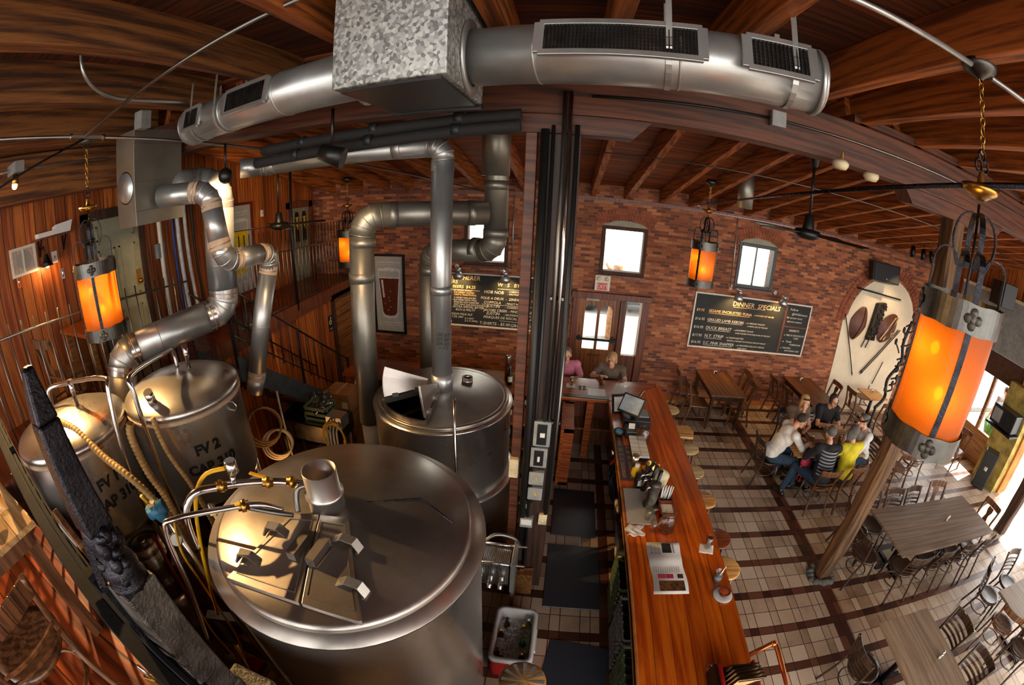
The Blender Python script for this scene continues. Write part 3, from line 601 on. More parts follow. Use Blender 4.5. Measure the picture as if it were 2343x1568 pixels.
for nm,pp,hs in (('hatch_door',[Hq[0],L(Hq[0],Hq[1],.59),L(Hq[3],Hq[2],.51),Hq[3]],-1),('hatch_door',[L(Hq[0],Hq[1],.61),Hq[1],Hq[2],L(Hq[3],Hq[2],.53)],1)):
    h=MB().hexa(quad(pp,0,.028)).build(nm,'steel_top',g,bev=.003)
    cx=sum(p[0] for p in pp)/4; cy=sum(p[1] for p in pp)/4; inn=[L((cx,cy),p,.82) for p in pp]; fr=MB()
    for i in range(4):
        a,b_=inn[i],inn[(i+1)%4]; fr.bar((a[0],a[1],lidz(*a)+.03),(b_[0],b_[1],lidz(*b_)+.03),.005,.003)
    fr.build('door_seam','galv_dull',h)
    e0,e1=((pp[1],pp[2]) if hs<0 else (pp[0],pp[3]))
    for t in (.55,):
        m=L(e0,e1,t); dx=(-.05 if hs<0 else .05); a=(m[0]+dx-.012,m[1]-.075); b_=(m[0]+dx+.012,m[1]+.065); za,zb=lidz(*a)+.03,lidz(*b_)+.03
        q=MB().bar((a[0],a[1],za+.05),(b_[0],b_[1],zb+.05),.05,.008).bar((a[0],a[1],za),(a[0],a[1],za+.05),.05,.008,(0,1,0)).bar((b_[0],b_[1],zb),(b_[0],b_[1],zb+.05),.05,.008,(0,1,0)).bar((a[0]+.02,a[1],za+.025),(b_[0]+.02,b_[1],zb+.025),.006,.045)
        q.build('door_handle','steel_top',h)
    o0,o1=((pp[0],pp[3]) if hs<0 else (pp[1],pp[2]))
    for t in (.3,.72):
        m=L(o0,o1,t); z=lidz(*m)+.03; s=-1 if hs<0 else 1
        q=MB().bar((m[0]-s*.09,m[1],z+.005),(m[0]-s*.04,m[1],z+.04),.05,.006).bar((m[0]-s*.04,m[1],z+.04),(m[0]+s*.03,m[1]-.005,z+.035),.05,.006).bar((m[0]+s*.03,m[1]-.005,z+.035),(m[0]+s*.06,m[1]-.01,z-.02),.05,.006).bar((m[0]+s*.05,m[1]-.04,z-.02),(m[0]+s*.05,m[1]+.03,z-.02),.012,.012)
        q.build('hinge','stainless',h)
MB().bar((Hq[1][0],Hq[1][1],lidz(*Hq[1])+.02),(Hq[2][0],Hq[2][1],lidz(*Hq[2])+.02),.016,.05).build('hatch_curb','steel_top',g)
# kettle pipework
g=T('spray_pipework','shiny bent pipes and valves crossing the kettle top to its flue','pipework',(-1.6,1.1,2.4))
MB().tube(smooth_path([(-1.23,1.46,2.53),(-1.37,1.40,2.56),(-1.5,1.26,2.62),(-1.6,1.12,2.66),(-1.68,1.02,2.66),(-1.73,.95,2.55),(-1.76,.93,2.3)],5),.021,12).build('upper_pipe','chrome',g)
MB().tube(smooth_path([(-1.29,1.26,2.50),(-1.36,1.18,2.58),(-1.46,1.06,2.62),(-1.62,.82,2.68),(-1.67,.76,2.62),(-1.7,.72,2.2),(-1.8,.65,1.7)],5),.015,12).build('lower_pipe','chrome',g)
MB().tube(smooth_path([(-1.22,1.44,2.55),(-1.26,1.4,2.55),(-1.27,1.37,2.5),(-1.26,1.34,2.43)],6),.017,12).build('flex_hose','rod_steel',g)
MB().tube(smooth_path([(-1.45,1.1,2.61),(-1.3,1.2,2.53),(-1.24,1.27,2.47)],6),.014,12).build('flex_hose','rod_steel',g)
for c,dv in (((-1.32,1.43,2.55),(-.14,-.06,.03)),((-1.42,1.34,2.585),(-.13,-.14,.06)),((-1.58,1.15,2.655),(-.1,-.14,.04)),((-1.42,1.12,2.6),(-.1,-.12,.03))):
    c=Vector(c);dv=Vector(dv).normalized(); MB().tube([c-dv*.03,c-dv*.012,c-dv*.012,c+dv*.012,c+dv*.012,c+dv*.03],[.026,.026,.034,.034,.026,.026],12).build('clamp','brass',g)
v=MB().tube([(-1.54,1.2,2.64),(-1.545,1.23,2.7)],.018,10).build('tee_pipe','chrome',g)
MB().tube([(-1.545,1.23,2.685),(-1.546,1.232,2.695),(-1.55,1.24,2.76),(-1.55,1.24,2.766)],[.02,.036,.036,.03],16).build('actuator','chrome',g)
MB().bar((-1.42,1.11,2.63),(-1.55,.99,2.6),.026,.008).build('valve_lever','yellow_plastic',g,bev=.003)
MB().bar((-1.48,1.29,2.67),(-1.38,1.3,2.66),.022,.008).build('valve_lever','yellow_plastic',g,bev=.003)
c=tag(MB().tube(smooth_path([(-1.57,1.21,2.73),(-1.68,1.13,2.7),(-1.8,1.08,2.5),(-1.88,1.0,2.1),(-1.95,.9,1.6)],6),.012,8).build('power_cable','cord_yellow',org=(-1.9,1,1.6)),'thick yellow cable dropping from the chrome actuator behind the kettle','cable')
g=T('flow_transmitter','blue flow transmitter housing with tag on a standpipe left of the kettle','instrument',(-2.25,1.07,2.2))
dv=Vector((.02,.06,-.12)).normalized()
MB().tube([Vector((-2.27,1.02,2.36)),Vector((-2.25,1.07,2.25))],.05,20).build('housing','blue_paint',g); MB().tube([Vector((-2.3,1.0,2.3)),Vector((-2.22,1.1,2.33))],.046,20).build('end_cap','blue_paint',g)
MB().cb((-2.262,1.03,2.36),(.05,.03,.05),.6).build('tag_plate','paper_tan',g); MB().tube([(-2.28,1.02,2.38),(-2.29,1.0,2.45)],.013,8).build('cable_gland','yellow_plastic',g)
MB().tube([(-2.24,1.09,2.25),(-2.2,1.14,1.2),(-2.2,1.14,0)],.022,10).build('standpipe','chrome',g)
g=T('pressure_gauge','small round pressure gauge on the pipe by the blue transmitter','gauge',(-2.24,1.1,2.08)); MB().lathe([(0,0),(.045,0),(.048,.012),(.045,.025),(0,.025)],(-2.2,1.05,2.08),20,axis=(.6,-.55,.5)).build('dial_case','chrome',g); MB().lathe([(0,.026),(.04,.026)],(-2.2,1.05,2.08),20,axis=(.6,-.55,.5)).build('dial_face','plastic_white',g)
for i,(pts,lab) in enumerate((([(-2.2,1.1,2.2),(-2.12,1.0,2.05),(-2.06,.98,1.8),(-2.0,.95,1.3),(-2.05,.9,.9)],'thin yellow cord hanging from the blue transmitter to the steel cabinet'),([(-2.9,1.3,1.7),(-2.7,1.15,1.2),(-2.5,1.0,.9),(-2.2,.9,.5),(-2.15,.8,.02)],'yellow cord looping past the keg to the brewery floor'),([(-2.3,.75,.03),(-2.0,.62,.04),(-1.85,.6,.2),(-1.95,.55,.5),(-2.05,.65,.3),(-2.3,.72,.04)],'loops of yellow cord lying by the red dustpan'))):
    tag(MB().tube(smooth_path(pts,6),.009,8).build('power_cable','cord_yellow',org=pts[-1]),lab,'cord')
# ---------------------------------------------------------------- mash tun
TC=Vector((-1.15,3.77,0))
g=T('mash_tun','round stainless mash tun with its lid doors standing open','mash tun',(TC.x,TC.y,0))
MB().lathe([(.6,.02),(.765,.05),(.77,1.0),(.775,1.03),(.715,1.035)],TC,64).build('jacket','stainless',g)
MB().lathe([(.715,1.02),(.715,1.86),(.73,1.875),(.73,1.89),(.672,1.9)],TC,64).build('tun_shell','stainless',g)
a0,a1=R(213),R(272); ri,ro=.12,.63
def tz(r): return 1.985-(r-.1)*.115
pr=[(.675,1.9),(.685,1.91),(.68,1.93),(ro+.01,tz(ro+.01))]
MB().lathe(pr,TC,64).lathe([(ri,tz(ri)),(0,tz(0))],TC,64).lathe([(ro+.01,tz(ro+.01)),(ri,tz(ri))],TC,54,a1,a0+2*PI).build('tun_lid','steel_top',g)
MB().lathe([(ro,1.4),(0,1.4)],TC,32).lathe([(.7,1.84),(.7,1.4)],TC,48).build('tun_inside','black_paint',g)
pa=lambda a,r,dz=0:Vector((TC.x+r*cos(a),TC.y+r*sin(a),tz(r)+dz))
cb=MB()
for a in (a0,a1): cb.bar(pa(a,ri,.02),pa(a,ro,.02),.02,.06)
for rr in (ri,ro):
    for k in range(8): cb.bar(pa(a0+(a1-a0)*k/8,rr,.02),pa(a0+(a1-a0)*(k+1)/8,rr,.02),.015,.05)
cb.build('hatch_curb','steel_top',g)
def lidleaf(ax,ain,tilt,nm):
    h0=pa(ax,ri+.03,.06); h1=pa(ax,ro-.02,.06); axis=(h1-h0).normalized(); am=(ain)
    pts=[]
    for rr,aa in ((ri+.03,ax),(ro-.02,ax),(ro-.02,ain),(ri+.03,ain)): pts.append(pa(aa,rr,.06))
    pts=[pts[0],pts[1]]+[pa(ax+(ain-ax)*k/6,ro-.02,.06) for k in range(1,7)]+[pa(ain+(ax-ain)*k/4,ri+.03,.06) for k in range(0,4)]
    Rm=Matrix.Rotation(tilt,3,axis); q=[h0+Rm@(p-h0) for p in pts]; nrm=(q[1]-q[0]).cross(q[4]-q[0]).normalized()*.022; N=len(q)
    b=MB().add(q+[p+nrm for p in q],[list(reversed(range(N))),[N+i for i in range(N)]]+[(i,(i+1)%N,N+(i+1)%N,N+i) for i in range(N)])
    o=b.build('lid_door','steel_top',g,bev=.004)
    for t in (.25,.75): p=h0+(h1-h0)*t; MB().cb(p,(.06,.04,.03),ax).build('hinge','stainless',o)
    c=sum(q,Vector())/N; MB().bar(c-axis*.05+nrm*2.6,c+axis*.05+nrm*2.6,.02,.01).bar(c-axis*.05,c-axis*.05+nrm*2.6,.02,.01).bar(c+axis*.05,c+axis*.05+nrm*2.6,.02,.01).build('door_handle','steel_top',o)
lidleaf(a0,(a0+a1)/2,R(112),'l'); lidleaf(a1,(a0+a1)/2,R(-82),'r')
MB().lathe([(.05,2.0),(.05,2.03),(.06,2.03),(.06,1.94)],TC+Vector((.2,.3,-.03)),24).build('inspection_port','stainless',g)
MB().tube([(-.86,3.17,2.22),(-.85,3.12,1.95),(-.83,3.04,1.85),(-.80,2.98,1.1)],.013,10).build('spray_arm','chrome',g)
MB().tube([(-.80,2.98,1.1),(-.78,2.96,1.02)],.03,8).build('hose_valve','brass',g)
# ---------------------------------------------------------------- fermenters
def fermenter(c,lab,num,phi):
    g=T('fermenter',lab,'fermenter',(c[0],c[1],0)); c=Vector((c[0],c[1],0))
    MB().lathe([(.03,1.45),(.3,1.5),(.52,1.64),(.545,1.72),(.545,2.46)],c,56).build('tank_shell','stainless',g)
    MB().lathe([(.545,2.455),(.558,2.46),(.558,2.485),(.54,2.49)],c,56).build('rim_flange','tape',g)
    MB().lathe([(.54,2.488),(.553,2.5),(.553,2.53),(.535,2.555),(.4,2.615),(.2,2.66),(0,2.675)],c,56).build('tank_lid','stainless',g)
    for k in range(4):
        a=PI/4+k*PI/2; p=c+Vector((.5*cos(a),.5*sin(a),0)); MB().tube([p+Vector((0,0,1.75)),p],.035,12).build('leg','chrome',g)
    for s,z,t in ((.125,2.21,'FV %d'%num),(.125,2.04,'CAP 310')):
        a=phi; text('stencil_lettering',t,'black_paint',g,(c.x+.548*cos(a),c.y+.548*sin(a),z-.05),s,(PI/2,0,a+PI/2),'CENTER',bend=.548,ex=.0003)
    MB().tube([c+Vector((.05,.12,2.66)),c+Vector((.05,.12,2.76)),c+Vector((.05,.12,2.77)),c+Vector((.05,.12,2.88))],[.018,.018,.026,.026],12).build('pressure_valve','chrome',g)
    return g
g=fermenter((-3.05,2.12),'fermenter stencilled FV 2 beside the stairs',2,R(-27))
MB().tube(smooth_path([(-3.15,2.22,2.66),(-3.15,2.2,2.82),(-3.08,2.05,2.86),(-2.86,1.55,2.92),(-2.8,1.5,2.8),(-2.8,1.5,2.3),(-2.82,1.5,1.5)],5),.02,12).build('blow_off_tube','chrome',g)
MB().tube([(-2.93,1.72,2.6),(-2.9,1.68,2.72)],.04,14).build('gauge_fitting','chrome',g); MB().torus((-2.5,2.22,2.4),.04,.007,(0,1,0)).build('lifting_ring','chrome',g)
g=fermenter((-3.64,1.19),'fermenter stencilled FV 1 beside the iron newel post',1,R(-6))
MB().tube(smooth_path([(-3.86,1.15,2.62),(-3.87,1.17,2.8),(-3.7,1.28,2.84),(-3.1,1.42,2.92),(-3.0,1.38,2.82),(-2.98,1.3,2.2),(-2.98,1.3,1.4)],5),.02,12).build('blow_off_tube','chrome',g)
MB().torus((-4.08,.95,2.52),.05,.008,(1,.5,0)).build('lifting_ring','chrome',g)
def ribbed(pts,r,k=14):
    q=smooth_path(pts,k); p=[q[0]]
    for u in q[1:]:
        while (u-p[-1]).length>.0085: p.append(p[-1]+(u-p[-1]).normalized()*.0085)
    rs=[r*(.9,1.0,1.12,1.0)[i%4] for i in range(len(p))]; return MB().tube(p,rs,12)
for pts,r,lab in (([(-3.62,1.02,2.68),(-3.3,1.1,2.62),(-2.98,1.13,2.46),(-2.75,1.16,2.36),(-2.6,1.2,2.2),(-2.5,1.25,1.9),(-2.5,1.25,1.2)],.028,'tan ribbed hose draped over the fermenter stencilled FV 1'),([(-2.83,1.40,2.62),(-2.86,1.38,2.5),(-2.83,1.39,2.2),(-2.76,1.42,1.9),(-2.7,1.4,1.2)],.032,'tan ribbed hose hanging between the two fermenters, the thicker one'),([(-2.74,1.56,2.6),(-2.7,1.57,2.3),(-2.6,1.62,1.9),(-2.5,1.62,1.2)],.022,'tan ribbed hose hanging between the two fermenters, the thinner one')):
    tag(ribbed(pts,r).build('ribbed_hose','tan_hose',org=pts[-1]),lab,'hose')
# keg, cabinet and small things on the brewery floor
g=T('keg','steel beer keg under the fermenter stencilled FV 1','keg',(-3.3,1.22,.75)); kc=(-3.3,1.22,.75)
MB().lathe([(.14,0),(.19,.03),(.195,.2),(.2,.21),(.2,.24),(.195,.25),(.195,.42),(.2,.43),(.2,.46),(.195,.47),(.19,.58),(.15,.62),(.04,.64),(0,.64)],kc,32).build('keg_body','stainless',g)
MB().lathe([(.185,.58),(.19,.69),(.18,.69),(.175,.6)],kc,32).build('top_rim','stainless',g); MB().tube([(-3.3,1.22,1.38),(-3.3,1.22,1.43)],.045,16).build('valve','chrome',g)
g=T('keg','steel keg stacked underneath the keg by the fermenters','keg',(-3.3,1.22,0)); MB().lathe([(.15,0),(.19,.03),(.195,.3),(.2,.31),(.2,.34),(.195,.35),(.195,.6),(.19,.7),(.15,.74),(0,.74)],(-3.3,1.22,0),28).build('keg_body','stainless',g)
g=T('steel_cabinet','knee-high brushed steel cabinet between keg and kettle','cabinet',(-3.0,1.45,0)); MB().cb((-3.0,1.45,.6),(.27,.3,1.2),R(45)).build('cabinet_body','brass_dull',g,bev=.006); MB().cb((-3.0,1.45,1.21),(.29,.32,.04),R(45)).build('lid_edge','galv',g,bev=.004)
g=T('mop','red-handled mop leaning on the steel cabinet','mop',(-2.75,1.15,0)); MB().tube([(-2.98,1.23,1.62),(-2.78,1.1,.02)],.018,10).build('handle','red_plastic',g); MB().sph((-2.78,1.08,.04),(.1,.07,.05),10).build('mop_head','cloth_white',g)
g=T('dustpan','bright red dustpan lying on the floor beside the kettle','dustpan',(-2.5,1.1,0)); MB().hexa([(-2.62,.98,.01),(-2.38,.95,.01),(-2.38,1.2,.01),(-2.62,1.2,.01),(-2.62,.98,.05),(-2.38,.95,.1),(-2.38,1.2,.1),(-2.62,1.2,.05)]).build('pan','red_plastic',g); MB().bar((-2.62,1.1,.05),(-2.8,1.2,.1),.04,.03).build('handle','red_plastic',g)
g=T('pump','steel pump with valves and pipes on the floor at the kettle foot','pump',(-2.15,.85,0)); MB().tube([(-2.05,.8,.12),(-2.25,.9,.12)],.08,18).build('motor','rod_steel',g); MB().tube([(-2.1,.82,.2),(-2.15,.9,.6),(-2.2,.98,.9)],.025,10).build('riser','brass',g); MB().tube([(-2.0,.76,.3),(-2.3,.92,.32)],.02,10).build('cross_pipe','chrome',g); MB().box(-2.3,-2.0,.72,.94,0,.04).build('base_plate','iron',g)
g=T('steel_bracket','angled steel bracket frame standing left of the kettle foot','bracket',(-2.4,1.12,0)); MB().bar((-2.6,1.1,.9),(-2.2,1.25,.9),.09,.06).build('beam','galv',g); MB().bar((-2.55,1.12,.87),(-2.55,1.12,.1),.05,.05).build('leg','galv',g); MB().bar((-2.25,1.23,.87),(-2.25,1.23,0),.05,.05).build('leg','galv',g)
# ---------------------------------------------------------------- bar
g=T('bar_counter','long orange varnished plank bar running toward the brick wall','bar',(1.26,3.5,0))
MB().prism([(.8,.9),(1.73,.9),(1.73,6.28),(1.42,6.04),(1.2,5.58),(.8,5.58)],(0,0,1.02),(1,0,0),(0,1,0),.05).build('bar_top','bar_wood',g,bev=.008)
MB().box(1.48,1.53,.92,6.0,.0,1.02).build('front_panel','frame_wood',g); MB().box(.8,.825,.92,5.58,.98,1.075).build('edge_moulding','rust_wall',g,bev=.006)
MB().box(.98,1.02,.92,5.5,0,1.02).build('back_panel','stucco_brown',g); MB().box(.86,1.0,4.9,5.4,.45,.48).build('under_shelf','plank_brown',g)
MB().tube([(1.62,.92,.2),(1.62,6.0,.2)],.025,12).build('foot_rail','brass',g)
g=T('back_counter','reddish plank counter along the brick wall under the menu board','counter',(-1.0,5.95,0))
MB().prism([(-3.45,5.6),(1.19,5.6),(1.41,6.06),(1.66,6.25),(1.66,6.32),(-3.45,6.32)],(0,0,1.02),(1,0,0),(0,1,0),.049).build('counter_top','counter_wood',g,bev=.006); MB().box(-3.4,1.35,6.0,6.05,0,1.02).build('front_panel','frame_wood',g)
for x in (-3.4,-1.9,-.3,.5): MB().box(x,x+.1,5.62,5.72,0,1.02).build('leg','counter_wood',g)
MB().box(.14,.82,5.615,5.70,1.07,1.078).build('bar_mat','plastic_dark',g)
MB().box(-.2,1.0,5.65,6.0,.5,.53).build('under_shelf','plank_brown',g)
g=T('cabinet_panel','orange wooden cabinet side standing behind the bar post','cabinet',(.16,5.1,0)); MB().box(.13,.17,4.75,5.55,.1,1.02).build('side_panel','counter_wood',g); MB().box(.17,.3,4.75,5.55,.1,.14).box(.17,.3,4.75,5.55,.98,1.02).box(.17,.3,5.5,5.55,.1,1.02).box(.17,.3,4.75,4.79,.1,1.02).build('frame','counter_wood',g)
# stools
def stool(name,label,x,y,h,m,legm='chair_brown',r=.165,grp='bar stools along the bar'):
    g=T(name,label,'stool',(x,y,0),grp); MB().lathe([(0,h-.045),(r-.02,h-.04),(r,h-.02),(r,h-.008),(r-.015,h),(0,h-.004)],(x,y,0),28).build('seat',m,g)
    for k in range(4):
        a=PI/4+k*PI/2; MB().tube([(x+.1*cos(a),y+.1*sin(a),h-.04),(x+.19*cos(a),y+.19*sin(a),0)],[.02,.016],8).build('leg',legm,g)
    MB().torus((x,y,.28),.155,.011).build('foot_ring',legm,g); return g
stool('bar_stool','pale round wooden bar stool farthest along the bar, nearest the brick wall',1.93,6.1,.74,'stool_light')
g=T('bar_stool','low-backed tan bar stool with a saddle seat, second from the brick wall','stool',(1.96,5.42,0),'bar stools along the bar'); MB().prism([(-.18,-.16),(.17,-.18),(.22,0),(.17,.18),(-.18,.16)],(1.96,5.42,.7),(1,0,0),(0,1,0),.04).build('seat','table_honey',g,bev=.012)
for k in range(4): a=PI/4+k*PI/2; MB().tube([(1.96+.13*cos(a),5.42+.13*sin(a),.7),(1.96+.2*cos(a),5.42+.2*sin(a),0)],.018,8).build('leg','chair_brown',g)
stool('bar_stool','scuffed pale bar stool with dark stains on its round seat',1.98,4.97,.74,'stool_light')
stool('bar_stool','pale round bar stool beside the condiment cluster, glossy rim',1.92,4.42,.74,'stool_light')
stool('bar_stool','grained yellow bar stool level with the napkin caddy',1.93,3.84,.74,'table_honey')
stool('bar_stool','dark red-brown bar stool beside the dark beer',1.94,3.18,.74,'stool_red','chair_dark')
stool('bar_stool','grained yellow bar stool beside the plastic cup',1.93,2.74,.74,'table_honey')
g=T('round_stool','round stool with a rayed wood inlay seat behind the bar by the cooler','stool',(.02,1.45,0)); c=(.02,1.45,0)
MB().lathe([(0,.70),(.17,.70),(.18,.72),(.178,.735),(0,.737)],c,32).build('seat','table_honey',g)
r=MB()
for k in range(12):
    a=2*PI*k/12; r.prism([(.02*cos(a),.02*sin(a)),(.165*cos(a-.1),.165*sin(a-.1)),(.165*cos(a+.1),.165*sin(a+.1))],(c[0],c[1],.737),(1,0,0),(0,1,0),.0015)
r.build('inlay','plastic_grey',g); MB().torus((c[0],c[1],.72),.18,.008).build('metal_rim','chrome',g)
for k in range(4): a=PI/4+k*PI/2; MB().tube([(c[0]+.1*cos(a),c[1]+.1*sin(a),.7),(c[0]+.17*cos(a),c[1]+.17*sin(a),0)],.016,8).build('leg','chrome',g)
Z=1.07
# register corner
g=T('register_terminal','black touch screen till terminal tilted toward the barkeeper','register',(1.08,5.0,Z))
rm=Matrix.Rotation(R(55),3,'Z')@Matrix.Rotation(R(38),3,'Y')
MB().cb((1.05,5.02,1.33),(.035,.33,.27),M4=rm).build('screen_housing','plastic_dark',g,bev=.008); MB().cb(Vector((1.05,5.02,1.33))+rm@Vector((-.019,0,.005)),(.003,.29,.22),M4=rm).build('screen','screen',g)
MB().tube([(1.1,5.06,1.1),(1.08,5.05,1.3)],.035,10).build('stand','plastic_dark',g); MB().box(.95,1.32,4.85,5.2,Z,1.19).build('cash_drawer','black_paint',g,bev=.008); MB().box(1.16,1.3,4.95,5.15,1.19,1.21).build('keypad','plastic_grey',g)
g=T('order_pad','black framed order pad leaning behind the till','order pad',(.93,5.3,Z)); MB().hexa([(.84,5.22,Z),(1.06,5.28,Z),(1.05,5.31,Z),(.83,5.25,Z),(.82,5.36,1.3),(1.05,5.42,1.3),(1.04,5.44,1.3),(.81,5.38,1.3)]).build('frame','black_paint',g); MB().hexa([(.86,5.225,1.1),(1.03,5.27,1.1),(1.03,5.275,1.1),(.86,5.23,1.1),(.845,5.335,1.27),(1.03,5.39,1.27),(1.03,5.395,1.27),(.845,5.34,1.27)]).build('sheet','paper',g)
g=T('receipt_printer','dark receipt printer with a paper strip between till and big glass jar','printer',(1.02,4.68,Z)); MB().box(.95,1.1,4.58,4.78,Z,1.18).build('printer_body','plastic_dark',g,bev=.01); MB().hexa([(.99,4.66,1.18),(1.07,4.66,1.18),(1.07,4.67,1.18),(.99,4.67,1.18),(.98,4.64,1.27),(1.06,4.64,1.27),(1.06,4.65,1.27),(.98,4.65,1.27)]).build('paper_strip','paper',g)
g=T('wire_bowl','small dark bowl with blue wrappers beside the receipt printer','bowl',(.88,4.68,Z)); MB().lathe([(.03,0),(.06,.01),(.075,.06),(.07,.06),(.05,.02),(0,.015)],(.88,4.68,Z),20).build('bowl','plastic_dark',g); MB().sph((.88,4.68,Z+.05),(.06,.06,.03),10).build('wrappers','blue_paint',g)
def jar(name,label,x,y,r,h,z=Z,m='clear_glass',cat='jar'):
    g=T(name,label,cat,(x,y,z)); MB().lathe([(0,.004),(r*.9,.004),(r,.02),(r,h*.62),(r*.72,h*.84),(r*.66,h*.88),(r*.7,h),(r*.62,h),(r*.6,h*.88),(r*.94,h*.6),(r*.94,.025),(0,.015)],(x,y,z),28).build('glass_body',m,g); return g
jar('glass_jar','large empty clear glass jar beside the receipt printer',1.16,4.5,.09,.24); jar('glass_jar','large empty clear glass jar beside the newspaper',1.21,2.96,.085,.24)
g=T('ice_tray','clear divided garnish tray with lid on the bar','tray',(1.09,4.32,Z)); MB().box(.99,1.19,4.1,4.55,Z,1.13).build('tray_base','black_paint',g); MB().hexa([(.985,4.09,1.13),(1.195,4.09,1.13),(1.195,4.56,1.13),(.985,4.56,1.13),(.99,4.1,1.15),(1.19,4.1,1.15),(1.19,4.55,1.15),(.99,4.55,1.15)]).build('lid','plastic_white',g,bev=.004)
b=MB().box(1.086,1.092,4.1,4.55,1.15,1.152)
for k in range(1,5): b.box(.99,1.19,4.1+k*.09,4.105+k*.09,1.15,1.152)
b.build('divider_lines','plastic_grey',g)
for i,(x,y0,y1) in enumerate(((.87,3.72,4.62),(.965,3.72,4.42))):
    g=T('bar_runner',('long purple rubber bar runner at the inner edge of the bar','shorter purple rubber bar runner beside the garnish tray')[i],'bar mat',(x,(y0+y1)/2,Z)); MB().box(x-.045,x+.045,y0,y1,Z,Z+.01).build('mat','mat_purple',g,bev=.003)
    b=MB(); yy=y0+.05
    while yy<y1-.05:
        L=random.choice((.012,.018,.02)); b.box(x-.02,x+.02,yy,yy+.006,Z+.01,Z+.0115); b.box(x-.02,x-.013,yy,yy+L,Z+.01,Z+.0115); yy+=L+.012
        if random.random()<.18: yy+=.06
    b.build('raised_lettering','paper_tan',g)
def prof(name,label,cat,x,y,pr,m,z=Z,grp=None,parts=()):
    g=T(name,label,cat,(x,y,z),grp); MB().lathe(pr,(x,y,z),24).build('body',m,g)
    for nm,pr2,m2 in parts: MB().lathe(pr2,(x,y,z),20).build(nm,m2,g)
    return g
prof('shaker_tin','tall steel cocktail shaker tin by the bar runner','shaker',1.0,4.0,[(0,.003),(.03,.003),(.045,.16),(.041,.16),(.028,.01),(0,.008)],'stainless')
prof('mustard_bottle','squat yellow squeeze bottle with a white cap on the bar','bottle',1.0,3.83,[(0,0),(.05,.005),(.055,.02),(.055,.08),(.03,.12),(.025,.125)],'poster_yellow',parts=[('cap',[(.026,.12),(.028,.16),(0,.165)],'plastic_white')])
prof('orange_bowl','shallow orange bowl behind the yellow squeeze bottle','bowl',1.1,3.9,[(0,.01),(.03,.005),(.07,.05),(.066,.05),(.03,.015)],'yellow_plastic')
g=T('napkin_dispenser','small black napkin dispenser in front of the tap handles','dispenser',(1.03,3.68,Z)); MB().box(.97,1.08,3.6,3.72,Z,1.2).build('case','black_paint',g,bev=.006); MB().box(.99,1.03,3.598,3.6,1.1,1.19).build('slot','paper',g)
names=['red sauce','green topped','white','brown','black topped','orange']
for i,(x,y,m,cm,h,lab) in enumerate(((1.13,3.86,'red_paint','red_plastic',.17,'red sauce bottle in the condiment cluster'),(1.2,3.86,'red_paint','green_bottle',.19,'red hot sauce bottle with a bright green top'),(1.17,3.8,'plastic_white','black_paint',.18,'white sauce bottle with black top among the condiments'),(1.24,3.82,'bottle_brown','yellow_plastic',.18,'brown bottle with yellow band among the condiments'),(1.1,3.79,'orange_dip','cord_black',.16,'orange sauce bottle with black cap behind the taps'))):
    prof('sauce_bottle',lab,'bottle',x,y,[(0,0),(.026,.003),(.028,.02),(.028,h*.6),(.012,h*.8),(.011,h*.86)],m,grp='condiment bottles',parts=[('cap',[(.013,h*.84),(.012,h),(0,h+.004)],cm)])
# tap tower
g=T('tap_tower','dark tap tower with handles and chrome faucets over the drip tray','beer taps',(1.1,3.4,Z))
MB().lathe([(.08,0),(.085,.02),(.055,.04),(.055,.28),(.06,.3),(0,.31)],(1.1,3.32,Z),24).build('tower','iron_rough',g)
for i,(x,y) in enumerate(((1.06,3.52),(1.08,3.44),(1.1,3.32))):
    h=.34+.03*i; MB().tube([(x,y,Z+.26),(x-.07,y-.01,Z+.25),(x-.09,y-.01,Z+.18)],.012,8).build('faucet','chrome',g)
    MB().tube([(x-.02,y,Z+.27),(x+.01,y,Z+.3),(x+.02,y,Z+h+.06)],[.01,.016,.022],10).build('tap_handle','black_paint',g)
for x,y in ((1.05,3.58),(1.1,3.5)):
    MB().torus((x,y,Z+.36),.035,.006,(.3,-1,.4),20,6).build('tap_badge','black_paint',g); MB().lathe([(0,0),(.03,0)],(x,y,Z+.36),16,axis=(.3,-1,.4)).build('badge_face','brass',g)
MB().tube([(1.05,3.56,Z),(1.05,3.56,Z+.3)],.03,12).tube([(1.03,3.64,Z+.22),(1.07,3.4,Z+.25)],.02,10).build('manifold','pewter',g)
prof('ceramic_crock','cream ceramic crock with a lid beside the tap handles','crock',1.24,3.66,[(0,0),(.075,0),(.085,.03),(.095,.14),(.09,.15),(.095,.16)],'smoke_cream',parts=[('lid',[(.098,.155),(.095,.17),(.04,.2),(.035,.205),(.03,.22),(0,.222)],'smoke_cream'),('straw_tip',[(.004,.2),(.004,.32)],'chrome')])
g=T('drip_tray','steel grid drip tray under the beer taps','drip tray',(.98,3.3,Z)); MB().box(.835,1.14,3.03,3.58,Z,Z+.012).build('grid','drip_grid',g,bev=.002)
g=T('straw_caddy','dark wooden caddy holding white straws and paper napkins','caddy',(1.25,3.3,Z)); MB().box(1.18,1.34,3.13,3.5,Z,Z+.015).box(1.18,1.195,3.13,3.5,Z,Z+.07).box(1.325,1.34,3.13,3.5,Z,Z+.09).box(1.18,1.34,3.3,3.32,Z,Z+.08).box(1.18,1.34,3.485,3.5,Z,Z+.09).box(1.18,1.34,3.13,3.145,Z,Z+.06).build('caddy_box','stool_red',g)
for k in range(9): MB().tube([(1.21+.013*k,3.37+.01*(k%3),Z+.02),(1.215+.014*k,3.4+.02*(k%2),Z+.2)],.005,6).build('straw','straw_white',g)
MB().box(1.2,1.32,3.16,3.29,Z+.015,Z+.055).build('napkins','paper',g)
